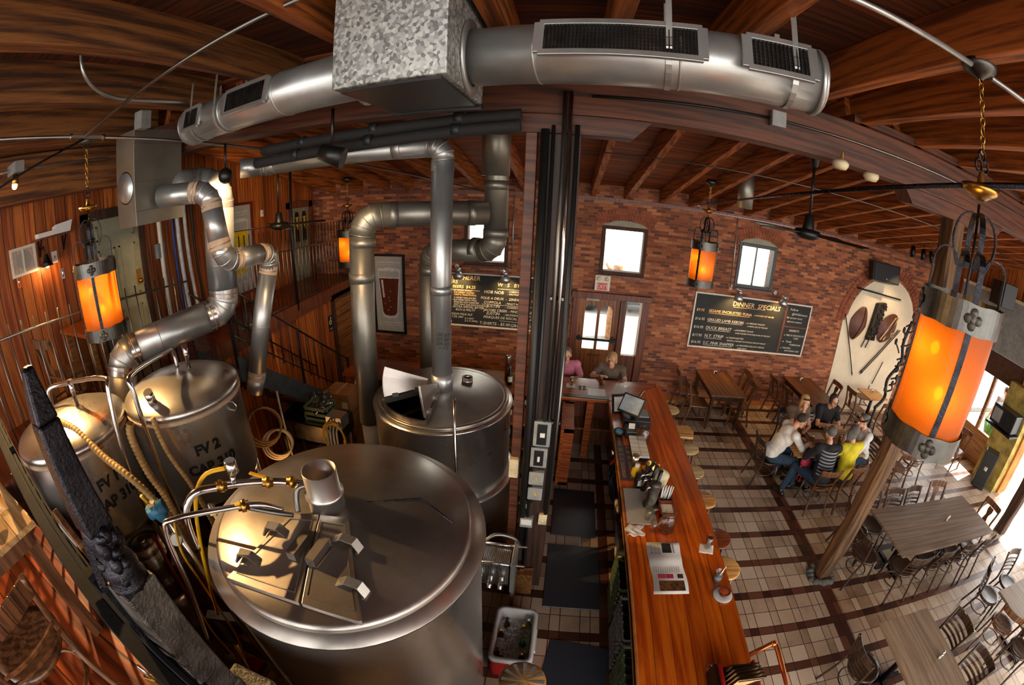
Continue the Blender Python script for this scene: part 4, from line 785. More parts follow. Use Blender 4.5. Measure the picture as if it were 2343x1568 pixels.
def pint(label,x,y,liq,z=Z,r=.036,h=.14,fill=.8,cat='glass',grp=None,foam=True):
    g=T('pint_glass',label,cat,(x,y,z),grp); MB().lathe([(0,.003),(r*.75,.003),(r,h),(r*.94,h),(r*.68,.012),(0,.01)],(x,y,z),24).build('glass_body','clear_glass',g)
    if liq:
        MB().lathe([(0,.012),(r*.66,.012),(r*(.66+.27*fill),h*fill),(0,h*fill)],(x,y,z),24).build('drink',liq,g)
        if foam: MB().lathe([(0,h*fill),(r*(.66+.27*fill),h*fill),(r*(.68+.27*fill),h*fill+.012),(0,h*fill+.014)],(x,y,z),24).build('foam','foam_cream',g)
    return g
pint('empty pint glass on the drip tray by the tap tower',1.04,3.1,None,Z+.013); pint('empty short pint glass just in front of the big glass jar',1.07,2.93,None); pint('tumbler tipped glass of water beside the tap tower',1.12,3.18,None,Z+.013,.034,.1)
g=T('bar_cloth','folded white bar cloth beside the drip tray','cloth',(.9,2.94,Z)); b=MB(); N=10
vs=[];fs=[]
for i in range(N+1):
    for j in range(N+1): vs.append((.82+.16*i/N+.02*sin(j*.8),2.86+.15*j/N+.01*sin(i),Z+.006+.008*(1+sin(i*1.3+j*.7))))
for i in range(N):
    for j in range(N): a=i*(N+1)+j; fs.append((a,a+N+1,a+N+2,a+1))
b.add(vs,fs,True); o=b.build('cloth_sheet','cloth_white',g); md=o.modifiers.new('s','SOLIDIFY'); md.thickness=.004
g=T('newspaper','open newspaper lying on the bar','newspaper',(1.16,2.48,Z)); b=MB(); vs=[];fs=[]; N=16
for i in range(N+1):
    y=2.17+.62*i/N; z=Z+.004+.016*math.exp(-((y-2.56)/.06)**2)+.004*math.exp(-((y-2.3)/.1)**2)
    for x in (1.0+.01*sin(i*.4),1.315+.008*sin(i*.5)): vs.append((x,y,z))
for i in range(N): fs.append((i*2,i*2+1,i*2+3,i*2+2))
b.add(vs,fs,True); o=b.build('pages','paper',g); md=o.modifiers.new('s','SOLIDIFY'); md.thickness=.004; md.offset=-1
pz=lambda y: Z+.0055+.016*math.exp(-((y-2.56)/.06)**2)+.004*math.exp(-((y-2.3)/.1)**2)
for nm,m,x0,x1,y0,y1 in (('photo','plastic_dark',1.14,1.23,2.65,2.775),('photo','chair_brown',1.06,1.29,2.2,2.31),('advert','red_ink',1.06,1.13,2.34,2.39),('advert','red_ink',1.135,1.2,2.34,2.39),('photo','leather_shield',1.24,1.29,2.34,2.39)):
    MB().hexa([(x0,y0,pz(y0)),(x1,y0,pz(y0)),(x1,y1,pz(y1)),(x0,y1,pz(y1)),(x0,y0,pz(y0)+.001),(x1,y0,pz(y0)+.001),(x1,y1,pz(y1)+.001),(x0,y1,pz(y1)+.001)]).build(nm,m,g)
b=MB()
for k in range(20):
    for c in range(3):
        x=1.025+.034*c; y=2.63+.0068*k; 
        if k%7!=6: b.box(x,x+.026,y,y+.003,pz(y),pz(y)+.0008)
for k in range(12):
    x=1.03+.021*k; b.box(x,x+.004,2.41,2.49,pz(2.45),pz(2.45)+.0008)
b.box(1.245,1.258,2.64,2.78,pz(2.7),pz(2.7)+.0008)
b.build('newsprint','plastic_grey',g)
g=T('paper_napkin','crumpled paper napkin under the dark beer','napkin',(1.57,2.72,Z)); b=MB(); vs=[];fs=[]
for i in range(7):
    for j in range(7): vs.append((1.5+.023*i+.006*j,2.66+.02*j-.005*i,Z+.004+.003*sin(i*2+j)))
for i in range(6):
    for j in range(6): a=i*7+j; fs.append((a,a+7,a+8,a+1))
o=b.add(vs,fs,True).build('sheet','paper',g); md=o.modifiers.new('s','SOLIDIFY'); md.thickness=.002
pint('tall glass of dark beer on a paper napkin',1.59,2.715,'dark_beer',Z+.008,.036,.15,.86,foam=False)
g=prof('plastic_cup','clear plastic cup of ice water with a straw','cup',1.6,2.31,[(0,.002),(.032,.002),(.045,.12),(.047,.122),(.043,.12),(.03,.006),(0,.006)],'plastic_clear',parts=[('ice_water',[(0,.01),(.031,.01),(.038,.07),(0,.075)],'ice')]); MB().tube([(1.59,2.3,Z+.02),(1.64,2.33,Z+.17)],.004,6).build('straw','straw_white',g)
prof('saucer','white saucer under the bowl of dip','saucer',1.615,2.13,[(0,.004),(.04,.002),(.09,.016),(.088,.02),(.04,.008),(0,.008)],'plastic_white')
prof('dip_bowl','small brown bowl of orange beans on a saucer','bowl',1.625,2.14,[(0,.0),(.035,.0),(.055,.045),(.05,.045),(.035,.012),(0,.01)],'leather_shield',Z+.012,parts=[('dip',[(0,.042),(.03,.04),(.05,.036)],'orange_dip')])
prof('shot_glass','small upturned shot glass near the menus on the bar','glass',1.35,1.42,[(.025,0),(.02,.05),(0,.05)],'clear_glass')
g=T('spoon','small white spoon lying near the bar corner','spoon',(1.38,1.22,Z)); MB().sph((1.38,1.25,Z+.006),(.016,.024,.005),10).bar((1.38,1.23,Z+.004),(1.34,1.14,Z+.004),.008,.004).build('spoon_body','plastic_white',g)
# menu rack at the end of the bar
g=T('menu_rack','red and black rack at the end of the bar','menu rack',(1.5,1.2,Z)); MB().box(1.36,1.64,1.08,1.36,Z,Z+.02).box(1.36,1.375,1.08,1.36,Z,Z+.2).box(1.625,1.64,1.08,1.36,Z,Z+.2).box(1.36,1.64,1.35,1.36,Z,Z+.14).build('rack_body','red_paint',g)
MB().box(1.33,1.355,1.1,1.38,Z,Z+.16).build('side_folder','black_paint',g)
for i in range(5):
    y=1.31-.035*i; z1=1.37+.012*i
    g=T('menu',('tan menu card at the back of the menu rack','second tan menu card in the menu rack','middle tan menu card in the menu rack','tan menu card second from the front of the rack','front tan menu card in the rack with its heading bar')[i],'menu',(1.5,y,Z+.03),'menus in the rack')
    MB().hexa([(1.39+.004*i,y,Z+.03),(1.615,y,Z+.03),(1.615,y+.008,Z+.03),(1.39+.004*i,y+.008,Z+.03),(1.385+.006*i,y-.03,z1),(1.61,y-.035,z1),(1.61,y-.027,z1),(1.385+.006*i,y-.022,z1)]).build('cover','black_paint',g)
    MB().hexa([(1.4,y-.001,Z+.05),(1.605,y-.001,Z+.05),(1.605,y+.0,Z+.05),(1.4,y,Z+.05),(1.4,y-.031,z1-.012),(1.6,y-.034,z1-.012),(1.6,y-.033,z1-.012),(1.4,y-.03,z1-.012)]).build('page','paper_tan',g)
    if i in (0,4): MB().hexa([(1.41,y-.029,z1-.045),(1.595,y-.032,z1-.045),(1.595,y-.031,z1-.045),(1.41,y-.028,z1-.045),(1.41,y-.034,z1-.02),(1.595,y-.036,z1-.02),(1.595,y-.033,z1-.02),(1.41,y-.031,z1-.02)]).build('heading_bar','plastic_dark',g)
g=T('pipe_handrail','orange painted pipe handrail at the end of the bar','handrail',(1.9,1.4,0)); MB().tube([(1.74,1.52,1.05),(1.92,1.56,1.12),(1.95,1.54,1.12),(1.96,1.5,1.11),(1.97,.95,1.08),(1.97,.9,.0)],.022,14).build('rail','copper',g); MB().sph((1.935,1.555,1.12),.03,14).build('elbow_fitting','copper',g)
# back counter things
pint('pint of amber beer on the back counter in front of the person in pink',.25,6.02,'pint_amber',Z,.038,.15,.85)
g=T('beer_napkin','square paper napkin under the amber pint on the back counter','napkin',(.24,6.0,Z)); MB().box(.17,.31,5.93,6.07,Z,Z+.003).build('sheet','paper',g)
prof('glass_pitcher','upturned clear glass bowl on the back counter corner','glass bowl',1.08,6.1,[(.09,0),(.1,.02),(.085,.09),(.03,.12),(.03,.13),(0,.13)],'clear_glass')
g=T('placemat','pale paper menu lying on the back counter','paper menu',(.63,5.82,Z)); MB().box(.5,.78,5.72,5.96,Z,Z+.003).build('sheet','plastic_white',g)
g=T('sunglasses','pair of sunglasses lying on the back counter','sunglasses',(.42,5.97,Z)); MB().sph((.39,5.96,Z+.015),(.025,.012,.014),8).sph((.45,5.96,Z+.015),(.025,.012,.014),8).bar((.36,5.97,Z+.02),(.38,6.06,Z+.008),.004,.004).bar((.48,5.97,Z+.02),(.46,6.06,Z+.008),.004,.004).build('frame_lenses','black_paint',g)
g=T('drinking_glass','stemless glass standing on the back counter behind the mash tun','glass',(-1.15,6.1,Z)); MB().lathe([(0,.002),(.03,.004),(.04,.05),(.032,.1),(.03,.1)],(-1.15,6.1,Z),18).build('glass_body','clear_glass',g)
# back bar bottles beside the post
g=T('bottle_shelf','curved wooden back bar shelf of bottles left of the post','shelf',(-.5,5.3,0)); MB().box(-.78,-.25,4.95,5.58,.9,.94).build('upper_shelf','counter_wood',g,bev=.006); MB().box(-.78,-.25,4.95,5.58,.5,.54).build('lower_shelf','plank_brown',g); MB().box(-.78,-.74,4.95,5.58,0,.94).box(-.29,-.25,4.95,5.58,0,.94).build('side','plank_brown',g)
def bottle(label,x,y,z,m,h=.28,r=.038,cap='black_paint',lab='paper',liq=None):
    g=T('liquor_bottle',label,'bottle',(x,y,z),'back bar bottles'); MB().lathe([(0,.002),(r,.004),(r,h*.6),(r*.4,h*.76),(r*.34,h*.93),(0,h*.93)],(x,y,z),18).build('glass_body',m,g); MB().lathe([(r*.4,h*.9),(r*.4,h),(0,h)],(x,y,z),12).build('cap',cap,g)
    if lab: MB().lathe([(r*1.01,h*.18),(r*1.01,h*.48)],(x,y,z),18).build('label_band',lab,g)
    return g
for x,y,z,m,h,cap,lab,t in ((-.7,5.85,1.069,'cord_black',.3,'blue_paint','smoke_cream','dark wine bottle with a blue cap on the back counter'),(-.66,5.25,.94,'bottle_brown',.3,'black_paint','black_paint','black labelled bourbon bottle on the upper back bar shelf'),(-.55,5.35,.94,'bottle_clear',.32,'plastic_dark','paper','clear whisky bottle with cream label on the upper back bar shelf'),(-.45,5.3,.94,'bottle_brown',.28,'brass','paper_tan','amber bottle with tan label on the upper back bar shelf'),(-.38,5.42,.94,'bottle_brown',.27,'black_paint','paper','amber bottle next to the post on the upper shelf'),(-.6,5.1,.94,'bottle_clear',.26,'chrome','paper_tan','short clear bottle at the front of the upper shelf'),(-.62,5.2,.54,'green_bottle',.3,'black_paint','paper','green bottle on the lower back bar shelf'),(-.5,5.15,.54,'bottle_brown',.29,'plastic_white','paper','brown bottle with white cap on the lower back bar shelf'),(-.38,5.25,.54,'cord_black',.28,'red_paint','black_paint','black bottle with red cap on the lower shelf'),(-.45,5.02,.54,'cord_black',.26,'black_paint','paper','dark bottle at the front edge of the lower shelf')):
    bottle(t,x,y,z,m,h,.038,cap,lab)
g=prof('glass_growler','tall clear glass growler beside a chrome cylinder on the back counter','growler',-.62,6.08,[(0,.002),(.09,.01),(.1,.05),(.1,.26),(.05,.4),(.045,.44),(.05,.46)],'clear_glass',1.069)
prof('chrome_cylinder','slim tall chrome cylinder next to the glass growler','cylinder',-.76,6.0,[(0,0),(.045,0),(.045,.4),(.04,.42),(0,.42)],'chrome',1.069)
# crates under the bar
def crate(label,x,y,z,m,w=.14,l=.5,h=.32):
    g=T('bottle_crate',label,'crate',(x,y,z),'plastic crates stacked under the bar'); b=MB().box(x-w/2,x+w/2,y-l/2,y+l/2,z,z+.015)
    for zz in (.02,.1,.18,.26):
        for xx in (-w/2,w/2-.012): b.box(x+xx,x+xx+.012,y-l/2,y+l/2,z+zz,z+zz+.04)
        for yy in (-l/2,l/2-.012): b.box(x-w/2,x+w/2,y+yy,y+yy+.012,z+zz,z+zz+.04)
    for k in range(6): yy=y-l/2+k*(l-.012)/5; b.box(x-w/2,x-w/2+.014,yy,yy+.014,z,z+h).box(x+w/2-.014,x+w/2,yy,yy+.014,z,z+h)
    b.build('crate_shell',m,g)
    for k in range(1,5): yy=y-l/2+k*l/5; MB().box(x-w/2+.013,x+w/2-.013,yy,yy+.008,z+.1,z+h*.85).build('divider','plastic_dark',g)
    return g
crate('green bottle crate under the bar on the lowest level by the white pipe',.9,2.78,0,'green_crate'); crate('green bottle crate on top of the pile by the white pipe',.88,2.78,.34,'green_crate'); crate('grey bottle crate under the bar in the middle of the row',.89,2.2,.34,'plastic_grey'); crate('grey bottle crate at the bottom of the middle pile',.9,2.2,0,'plastic_grey'); crate('green bottle crate under the near end of the bar',.89,1.65,.34,'green_crate'); crate('green bottle crate at the bottom of the near pile',.9,1.65,0,'green_crate')
g=T('drain_pipe','white plastic drain pipe running down under the bar','pipe',(.85,3.4,0)); MB().tube(smooth_path([(.87,3.9,.62),(.86,3.5,.6),(.85,3.15,.5),(.88,3.08,.48),(.92,3.3,.75),(.93,3.4,.95)],5),.028,12).build('pipe_run','pvc',g); MB().tube([(.86,3.2,.51),(.855,3.15,.495)],.036,12).build('coupling','pvc_old',g)
g=T('soda_gun_hoses','tangle of black and clear hoses with chrome valves under the bar','hoses',(.86,4.3,.6))
for k in range(7): MB().tube(smooth_path([(.93,4.7-.05*k,.9),(.82-.02*(k%3),4.5-.05*k,.75),(.83,4.25,.45+.04*k),(.9,4.0-.04*k,.5),(.93,3.85,.8)],5),.012,8).build('hose',('cord_black','plastic_clear','cord_black')[k%3],g)
MB().tube([(.82,4.5,.8),(.82,4.5,.95)],.03,10).build('valve','chrome',g); MB().tube([(.8,4.4,.78),(.84,4.42,.86)],.02,8).build('red_clip','red_plastic',g)
g=T('speed_rail','steel speed rail of bottles hanging under the bar edge','speed rail',(.86,3.4,.6)); MB().box(.82,.95,3.05,3.65,.62,.64).box(.82,.83,3.05,3.65,.62,.72).build('rail_tray','stainless',g)
for k in range(4): MB().lathe([(0,0),(.03,0),(.03,.16),(.012,.22),(.012,.27),(0,.27)],(.885,3.12+.14*k,.64),14).build('bottle',('bottle_clear','green_bottle','bottle_brown','bottle_clear')[k],g)
# mats
for i,(c,w,l,rz,t) in enumerate((((.42,4.3),.58,.92,0,'black rubber floor mat farthest along behind the bar'),((.43,3.19),.62,.96,0,'black rubber floor mat in the middle behind the bar'),((.48,1.78),.62,.96,R(-8),'black rubber floor mat nearest the cooler, lying askew'))):
    g=T('rubber_mat',t,'floor mat',(c[0],c[1],0),'rubber mats behind the bar'); o=MB().box(-w/2,w/2,-l/2,l/2,0,.014).build('mat',"rubber_mat",None); o.parent=g; g.rotation_euler=(0,0,rz); o.modifiers.new('b','BEVEL').width=.004
# cooler
g=T('ice_cooler','open red and white cooler full of ice on the floor by the kettle','cooler',(-.1,2.09,0))
o=(-.3,.07,1.78,2.38)
def rr(x0,x1,y0,y1,r,n=5):
    p=[]
    for cx,cy,a in ((x1-r,y1-r,0),(x0+r,y1-r,PI/2),(x0+r,y0+r,PI),(x1-r,y0+r,1.5*PI)):
        p+=[(cx+r*cos(a+PI/2*k/n),cy+r*sin(a+PI/2*k/n)) for k in range(n+1)]
    return p
def shell(loops): # list of (poly,z): skin consecutive loops
    b=MB(); N=len(loops[0][0]); vs=[(x,y,z) for p,z in loops for x,y in p]; fs=[]
    for i in range(len(loops)-1):
        for k in range(N): fs.append((i*N+k,i*N+(k+1)%N,(i+1)*N+(k+1)%N,(i+1)*N+k))
    return b.add(vs,fs,True)
shell([(rr(o[0]+.03,o[1]-.03,o[2]+.03,o[3]-.03,.05),0),(rr(*o,.06),.06),(rr(*o,.06),.36)]).build('outer_case','red_plastic',g)
shell([(rr(*o,.06),.355),(rr(o[0]-.012,o[1]+.012,o[2]-.012,o[3]+.012,.07),.365),(rr(o[0]-.012,o[1]+.012,o[2]-.012,o[3]+.012,.07),.41),(rr(o[0]+.025,o[1]-.025,o[2]+.025,o[3]-.025,.05),.42),(rr(o[0]+.035,o[1]-.035,o[2]+.035,o[3]-.035,.05),.1)]).build('rim_liner','plastic_white',g)
b=MB()
for k in range(240):
    x=random.uniform(o[0]+.05,o[1]-.05); y=random.uniform(o[2]+.05,o[3]-.05); s=random.uniform(.012,.02); b.cb((x,y,.24+random.uniform(0,.045)),(s,s,s*.8),random.random()*3,M4=Euler((random.random()*2,random.random()*2,0)).to_matrix())
ic=b.build('ice_cubes','ice',g); ic['kind']='stuff'; MB().box(o[0]+.035,o[1]-.035,o[2]+.035,o[3]-.035,.12,.245).build('ice_bed','ice',g)
MB().bar((-.12,1.76,.3),(-.12,1.74,.1),.03,.02).build('latch','brass',g); MB().box(o[1]+.005,o[1]+.025,1.95,2.2,.3,.34).build('side_handle','plastic_white',g)
for x,y,m,cap,t in ((-.2,2.25,'bottle_brown','black_paint','brown bottle buried in the far end of the cooler'),(-.24,2.12,'bottle_brown','yellow_plastic','bottle with an orange cap on the left of the cooler'),(-.04,2.2,'bottle_clear','yellow_plastic','pale bottle with yellow label in the cooler'),(.0,2.27,'bottle_clear','plastic_white','tall bottle with a white cap in the cooler corner'),(-.03,2.05,'green_bottle','black_paint','green bottle on the right side of the cooler'),(-.24,1.9,'bottle_brown','black_paint','dark bottle at the near left of the cooler'),(-.2,1.85,'bottle_brown','copper','bottle with a copper cap at the near end of the cooler'),(-.02,1.88,'bottle_brown','brass','bottle with a gold cap at the near right of the cooler')):
    g=T('beer_bottle',t,'bottle',(x,y,.2),'bottles chilling in the cooler'); MB().lathe([(0,0),(.03,0),(.03,.1),(.012,.16),(.012,.2),(0,.2)],(x,y,.2),14).build('glass_body',m,g); MB().lathe([(.014,.185),(.014,.205),(0,.206)],(x,y,.2),12).build('cap',cap,g)
# heat exchanger and post fittings
g=T('heat_exchanger','steel plate heat exchanger on a stand between kettle and post','heat exchanger',(-.4,2.62,0))
b=MB()
for k in range(16): b.box(-.5+.0165*k,-.488+.0165*k,2.5,2.74,.62,.9)
b.build('plates','stainless',g); MB().box(-.56,-.52,2.46,2.78,.55,.96).box(-.22,-.18,2.46,2.78,.55,.96).build('end_plates','galv',g,bev=.004)
for y in (2.5,2.74): MB().tube([(-.62,y,.93),(-.1,y,.93)],.014,8).build('tie_bar','chrome',g)
for x,y in ((-.5,2.45),(-.4,2.45),(-.3,2.45)): MB().tube([(x,2.5,.72),(x,2.38,.68)],.025,12).build('port','chrome',g)
for x in (-.54,-.2): MB().box(x-.02,x+.02,2.58,2.66,0,.6).build('leg','galv',g)
MB().tube(smooth_path([(-.56,2.62,.95),(-.4,2.7,1.1),(-.2,2.75,1.0),(-.16,2.78,.7)],6),.018,10).build('hose','rod_steel',g)
def boxthing(name,label,cat,x0,x1,y0,y1,z0,z1,m,parts=()):
    g=T(name,label,cat,((x0+x1)/2,(y0+y1)/2,z0)); MB().box(x0,x1,y0,y1,z0,z1).build('case',m,g,bev=.006)
    for nm,q,m2 in parts: MB().box(*q).build(nm,m2,g,bev=.002)
    return g
boxthing('motor_controller','grey motor controller with a round dial on the post','electrical box',-.14,.0,2.93,2.99,1.98,2.22,'plastic_grey',[('face_plate',(-.11,-.03,2.925,2.93,2.0,2.2),'black_paint'),('dial',(-.085,-.045,2.915,2.93,2.08,2.12),'plastic_white')])
boxthing('motor_controller','second grey controller below the one with the dial on the post','electrical box',-.15,-.01,2.93,2.99,1.76,1.96,'plastic_grey',[('face_plate',(-.12,-.04,2.925,2.93,1.78,1.94),'black_paint'),('switch',(-.09,-.07,2.915,2.93,1.83,1.88),'plastic_white')])
boxthing('junction_box','upper square grey junction box on the post','electrical box',-.15,-.02,2.93,2.99,1.56,1.7,'plastic_grey',[('warning_mark',(-.09,-.075,2.928,2.93,1.61,1.65),'yellow_plastic')]); boxthing('junction_box','lower square grey junction box on the post','electrical box',-.15,-.02,2.93,2.99,1.38,1.52,'plastic_grey',[('warning_mark',(-.09,-.075,2.928,2.93,1.43,1.47),'yellow_plastic')])
boxthing('wall_switch','yellow switch plate low on the post','switch',-.03,.05,2.95,2.99,1.05,1.18,'smoke_cream',[('toggle',(.0,.02,2.94,2.95,1.1,1.13),'plastic_white')]); boxthing('outlet_cover','weatherproof outlet with a flip cover low on the post','outlet',-.2,-.08,2.92,2.99,1.02,1.14,'plastic_grey',[('cover',(-.19,-.09,2.915,2.92,1.06,1.13),'plastic_white')]); boxthing('outlet_box','black outlet box on the post below the junction boxes','outlet',-.21,-.13,2.95,2.99,1.22,1.34,'black_paint',[('socket',(-.19,-.15,2.945,2.95,1.25,1.31),'plastic_grey')])
boxthing('timber_strip','reddish wood strip fixed to the left side of the post','timber strip',-.32,-.24,3.0,3.08,0,4.4,'beam_wood'); boxthing('switch_box','small tan box on the wood strip beside the mash tun','electrical box',-.33,-.25,2.95,3.0,1.6,1.8,'smoke_cream')
boxthing('timber_block','low timber foot block at the base of the post','timber block',-.24,-.02,2.86,2.98,0,.34,'plank_brown')
for x,r,m,z0,z1,t in ((-.185,.03,'cord_black',.3,4.42,'fat black riser pipe on the left of the post'),(-.13,.014,'cord_black',.3,4.45,'thin black conduit beside the fat riser on the post'),(-.06,.016,'rod_steel',2.22,4.7,'left bright conduit on the post front'),(-.02,.016,'chrome',2.22,4.7,'right bright conduit on the post front'),(.03,.018,'cord_black',1.2,4.46,'black conduit at the right edge of the post'),(.045,.012,'rod_steel',1.2,3.2,'thin grey conduit down the right edge of the post')):
    g=T('conduit',t,'conduit',(x,2.96,z0)); MB().tube([(x,2.955,z0),(x,2.955,z1)],r,10).build('tube',m,g)
    MB().box(x-r-.012,x+r+.012,2.95,2.99,z0+1.0,z0+1.02).build('clip','rod_steel',g)
# ---------------------------------------------------------------- chairs and tables
def bentpath(w,y0,z0,zt,n=9): return None
def chair_slat(m='chair_dark',name='bistro_chair',slats=4):
    g=T(name,'x','chair'); SH=.455
    b=MB(); N=28; top=[];bot=[]
    pts=[(.205*cos(a)*(1+.06*sin(a)),.2*sin(a)) for a in [2*PI*k/N for k in range(N)]]
    vs=[(x,y,SH-.03) for x,y in pts]+[(x,y,SH) for x,y in pts]+[(x*.82,y*.82,SH-.008) for x,y in pts]+[(0,0,SH-.014)]
    fs=[[N-1-k for k in range(N)]]
    for L in (0,1):
        for k in range(N): k2=(k+1)%N; fs.append((L*N+k,L*N+k2,L*N+N+k2,L*N+N+k))
    for k in range(N): fs.append((2*N+k,2*N+(k+1)%N,3*N))
    b.add(vs,fs,True).build('seat',m,g)
    for s in (-1,1):
        MB().tube([(s*.15,.14,SH-.03),(s*.17,.18,0)],[.018,.013],8).build('leg',m,g)
        MB().tube(smooth_path([(s*.19,-.27,0),(s*.17,-.2,.3),(s*.175,-.17,SH),(s*.185,-.2,.65),(s*.195,-.255,.84)],4),.016,8).build('leg',m,g)
    MB().torus((0,-.01,.2),.155,.01,n=22,m=6).build('stretcher_ring',m,g)
    def curved(z,h,y,dep,w,t=.012):
        b=MB(); n=8; P=[]
        for k in range(n+1):
            x=-w+2*w*k/n; yy=y-dep*(1-(x/w)**2); P.append((x,yy))
        for k in range(n): 
            (x0,y0),(x1,y1)=P[k],P[k+1]; b.hexa([(x0,y0,z),(x1,y1,z),(x1,y1+t,z),(x0,y0+t,z),(x0,y0-.01,z+h),(x1,y1-.01,z+h),(x1,y1+t-.01,z+h),(x0,y0+t-.01,z+h)])
        return b
    curved(.74,.1,-.24,.05,.2,.018).build('top_rail',m,g,bev=.006)
    for k in range(slats): curved(.5+.06*k,.022,-.185-.012*k,.04,.18).build('back_slat',m,g)
    return g
def chair_splat(m='chair_brown',name='splat_chair'):
    g=T(name,'x','chair'); SH=.455
    MB().prism([(-.2,-.19),(.2,-.19),(.22,.1),(.18,.2),(-.18,.2),(-.22,.1)],(0,0,SH-.028),(1,0,0),(0,1,0),.028).build('seat',m,g,bev=.01)
    for s in (-1,1):
        MB().bar((s*.17,.16,SH-.028),(s*.18,.19,0),.03,.03,(0,1,0),.024,.024).build('leg',m,g)
        p=smooth_path([(s*.185,-.28,0),(s*.18,-.2,.3),(s*.18,-.18,SH),(s*.185,-.21,.65),(s*.19,-.27,.86)],3); b=MB()
        for a,c in zip(p,p[1:]): b.bar(a,c,.03,.032,(0,1,0))
        b.build('leg',m,g)
    b=MB()
    P=[(-.2+.4*k/8) for k in range(9)]
    for x0,x1 in zip(P,P[1:]): y0=-.265-.03*(1-(x0/.2)**2); y1=-.265-.03*(1-(x1/.2)**2); b.hexa([(x0,y0,.78),(x1,y1,.78),(x1,y1+.02,.78),(x0,y0+.02,.78),(x0,y0-.01,.88),(x1,y1-.01,.88),(x1,y1+.01,.88),(x0,y0+.01,.88)])
    b.build('top_rail',m,g,bev=.006)
    MB().prism([(-.03,0),(.03,0),(.055,.08),(.035,.17),(.065,.25),(.06,.31),(-.06,.31),(-.065,.25),(-.035,.17),(-.055,.08)],(0,-.195,.47),(1,0,0),(0,-.24,1),.012).build('back_splat',m,g,bev=.003)
    MB().bar((-.18,-.0,.22),(.18,.0,.22),.018,.018).bar((-.18,-.22,.22),(-.18,.18,.22),.018,.018).bar((.18,-.22,.22),(.18,.18,.22),.018,.018).build('stretcher',m,g)
    return g
PS=chair_slat(); PB=chair_splat(); PO=chair_slat('chair_brown','oak_chair',2)
used={}
def seat(p,x,y,face,label,grp):
    """face: direction the sitter looks, degrees from +x"""
    rz=R(face-90)
    if p.name not in used: used[p.name]=1; p.location=(x,y,0); p.rotation_euler=(0,0,rz); p['label']=label; p['group']=grp; CH[p.name]=[(c,kids(c)) for c in kids(p)]; return p
    return dup(p,(x,y,0),rz,label,grp)
G='chairs around the long grey table'
for i,(x,t) in enumerate(((4.72,'dark slat chair on the near side of the long table, first from the rough post'),(5.3,'dark slat chair on the near side of the long table, second from the rough post'),(5.95,'dark slat chair on the near side of the long table, third from the rough post'),(6.42,'dark slat chair on the near side of the long table, at the sunlit end'))): seat(PS,x,2.64,90+(-6,4,-3,5)[i],t,G)
seat(PS,4.2,2.98,2,'dark slat chair at the end of the long table closest to the rough post',G); seat(PS,4.3,3.42,-25,'dark chair with a shiny seat half hidden by the rough post',G)
for i,(x,t) in enumerate(((4.66,'dark chair on the far side of the long table, partly behind the rough post'),(5.14,'dark round-railed chair on the far side of the long table, second along'),(5.62,'dark round-railed chair on the far side of the long table, third along'),(6.2,'dark splat chair on the far side of the long table, at the sunlit end'))): seat(PS if i<3 else PB,x,3.5,-90+(3,-4,5,-12)[i],t,G)
seat(PB,6.98,3.02,180,'brown chair at the sunlit end of the long table',G)
G='chairs around the small near table'
seat(PS,3.36,1.42,0,'dark slat chair left of the near table nearest the long table',G); seat(PS,3.4,.82,4,'dark slat chair left of the near table, closest to the camera',G); seat(PS,4.5,1.36,178,'dark curved-back chair on the right of the near table, farther one',G); seat(PS,4.5,.78,183,'dark curved-back chair on the right of the near table, nearer one',G)
G='chairs at the right edge table'
seat(PO,5.98,1.2,25,'reddish brown ladder-back chair left of the edge table',G); seat(PS,6.05,.72,15,'dark grey-seated chair below the ladder-back chair at the edge table',G); seat(PS,6.1,1.72,-60,'dark chair tucked at the far corner of the edge table',G); seat(PS,6.75,1.75,-95,'dark chair on the far side of the edge table by the sunlight',G)
G='chairs at the brick wall tables'
seat(PB,2.72,7.0,0,'brown splat chair at the first wall table, near left side',G); seat(PB,2.66,7.5,-4,'brown splat chair at the first wall table, far left side',G); seat(PB,3.62,7.1,176,'brown splat chair with a light seat pushed under the right of the first wall table',G); seat(PB,3.72,7.6,184,'brown splat chair on the far right of the first wall table',G)
seat(PB,4.82,7.5,0,'brown splat chair on the far left of the second wall table',G); seat(PB,4.9,6.98,6,'brown splat chair on the near left of the second wall table, behind the blond woman',G); seat(PB,5.98,7.4,180,'brown splat chair on the right of the second wall table by the niche',G)
seat(PB,6.75,7.12,0,'brown wooden chair on the left of the small honey table at the niche',G); seat(PB,7.2,6.72,88,'brown wooden chair with its back to the room at the small honey table',G); seat(PB,7.5,7.72,-100,'brown wooden chair by the niche wall behind the small honey table',G)
G='chairs of the seated group'
seat(PS,3.5,5.2,0,'dark slat chair under the man in the white shirt',G); seat(PO,4.15,4.52,88,'brown chair with a ladder back under the striped person',G); seat(PB,4.66,4.55,100,'light brown splat chair under the woman in yellow',G); seat(PS,5.5,5.12,180,'dark chair under the white-sleeved man at the far side of the group',G); seat(PS,4.25,5.95,-90,'dark chair under the blond woman facing the camera',G); seat(PS,4.95,5.98,-95,'dark chair under the man in the black tee shirt',G)
G='empty chairs in the middle of the dining floor'
seat(PO,6.3,4.85,80,'empty chair with a shiny grey seat in the open floor, left one of two',G); seat(PO,6.85,5.0,85,'empty chair with a shiny grey seat in the open floor, right one of two',G); seat(PB,8.75,5.3,190,'wooden chair catching sunlight beside the open window',G)
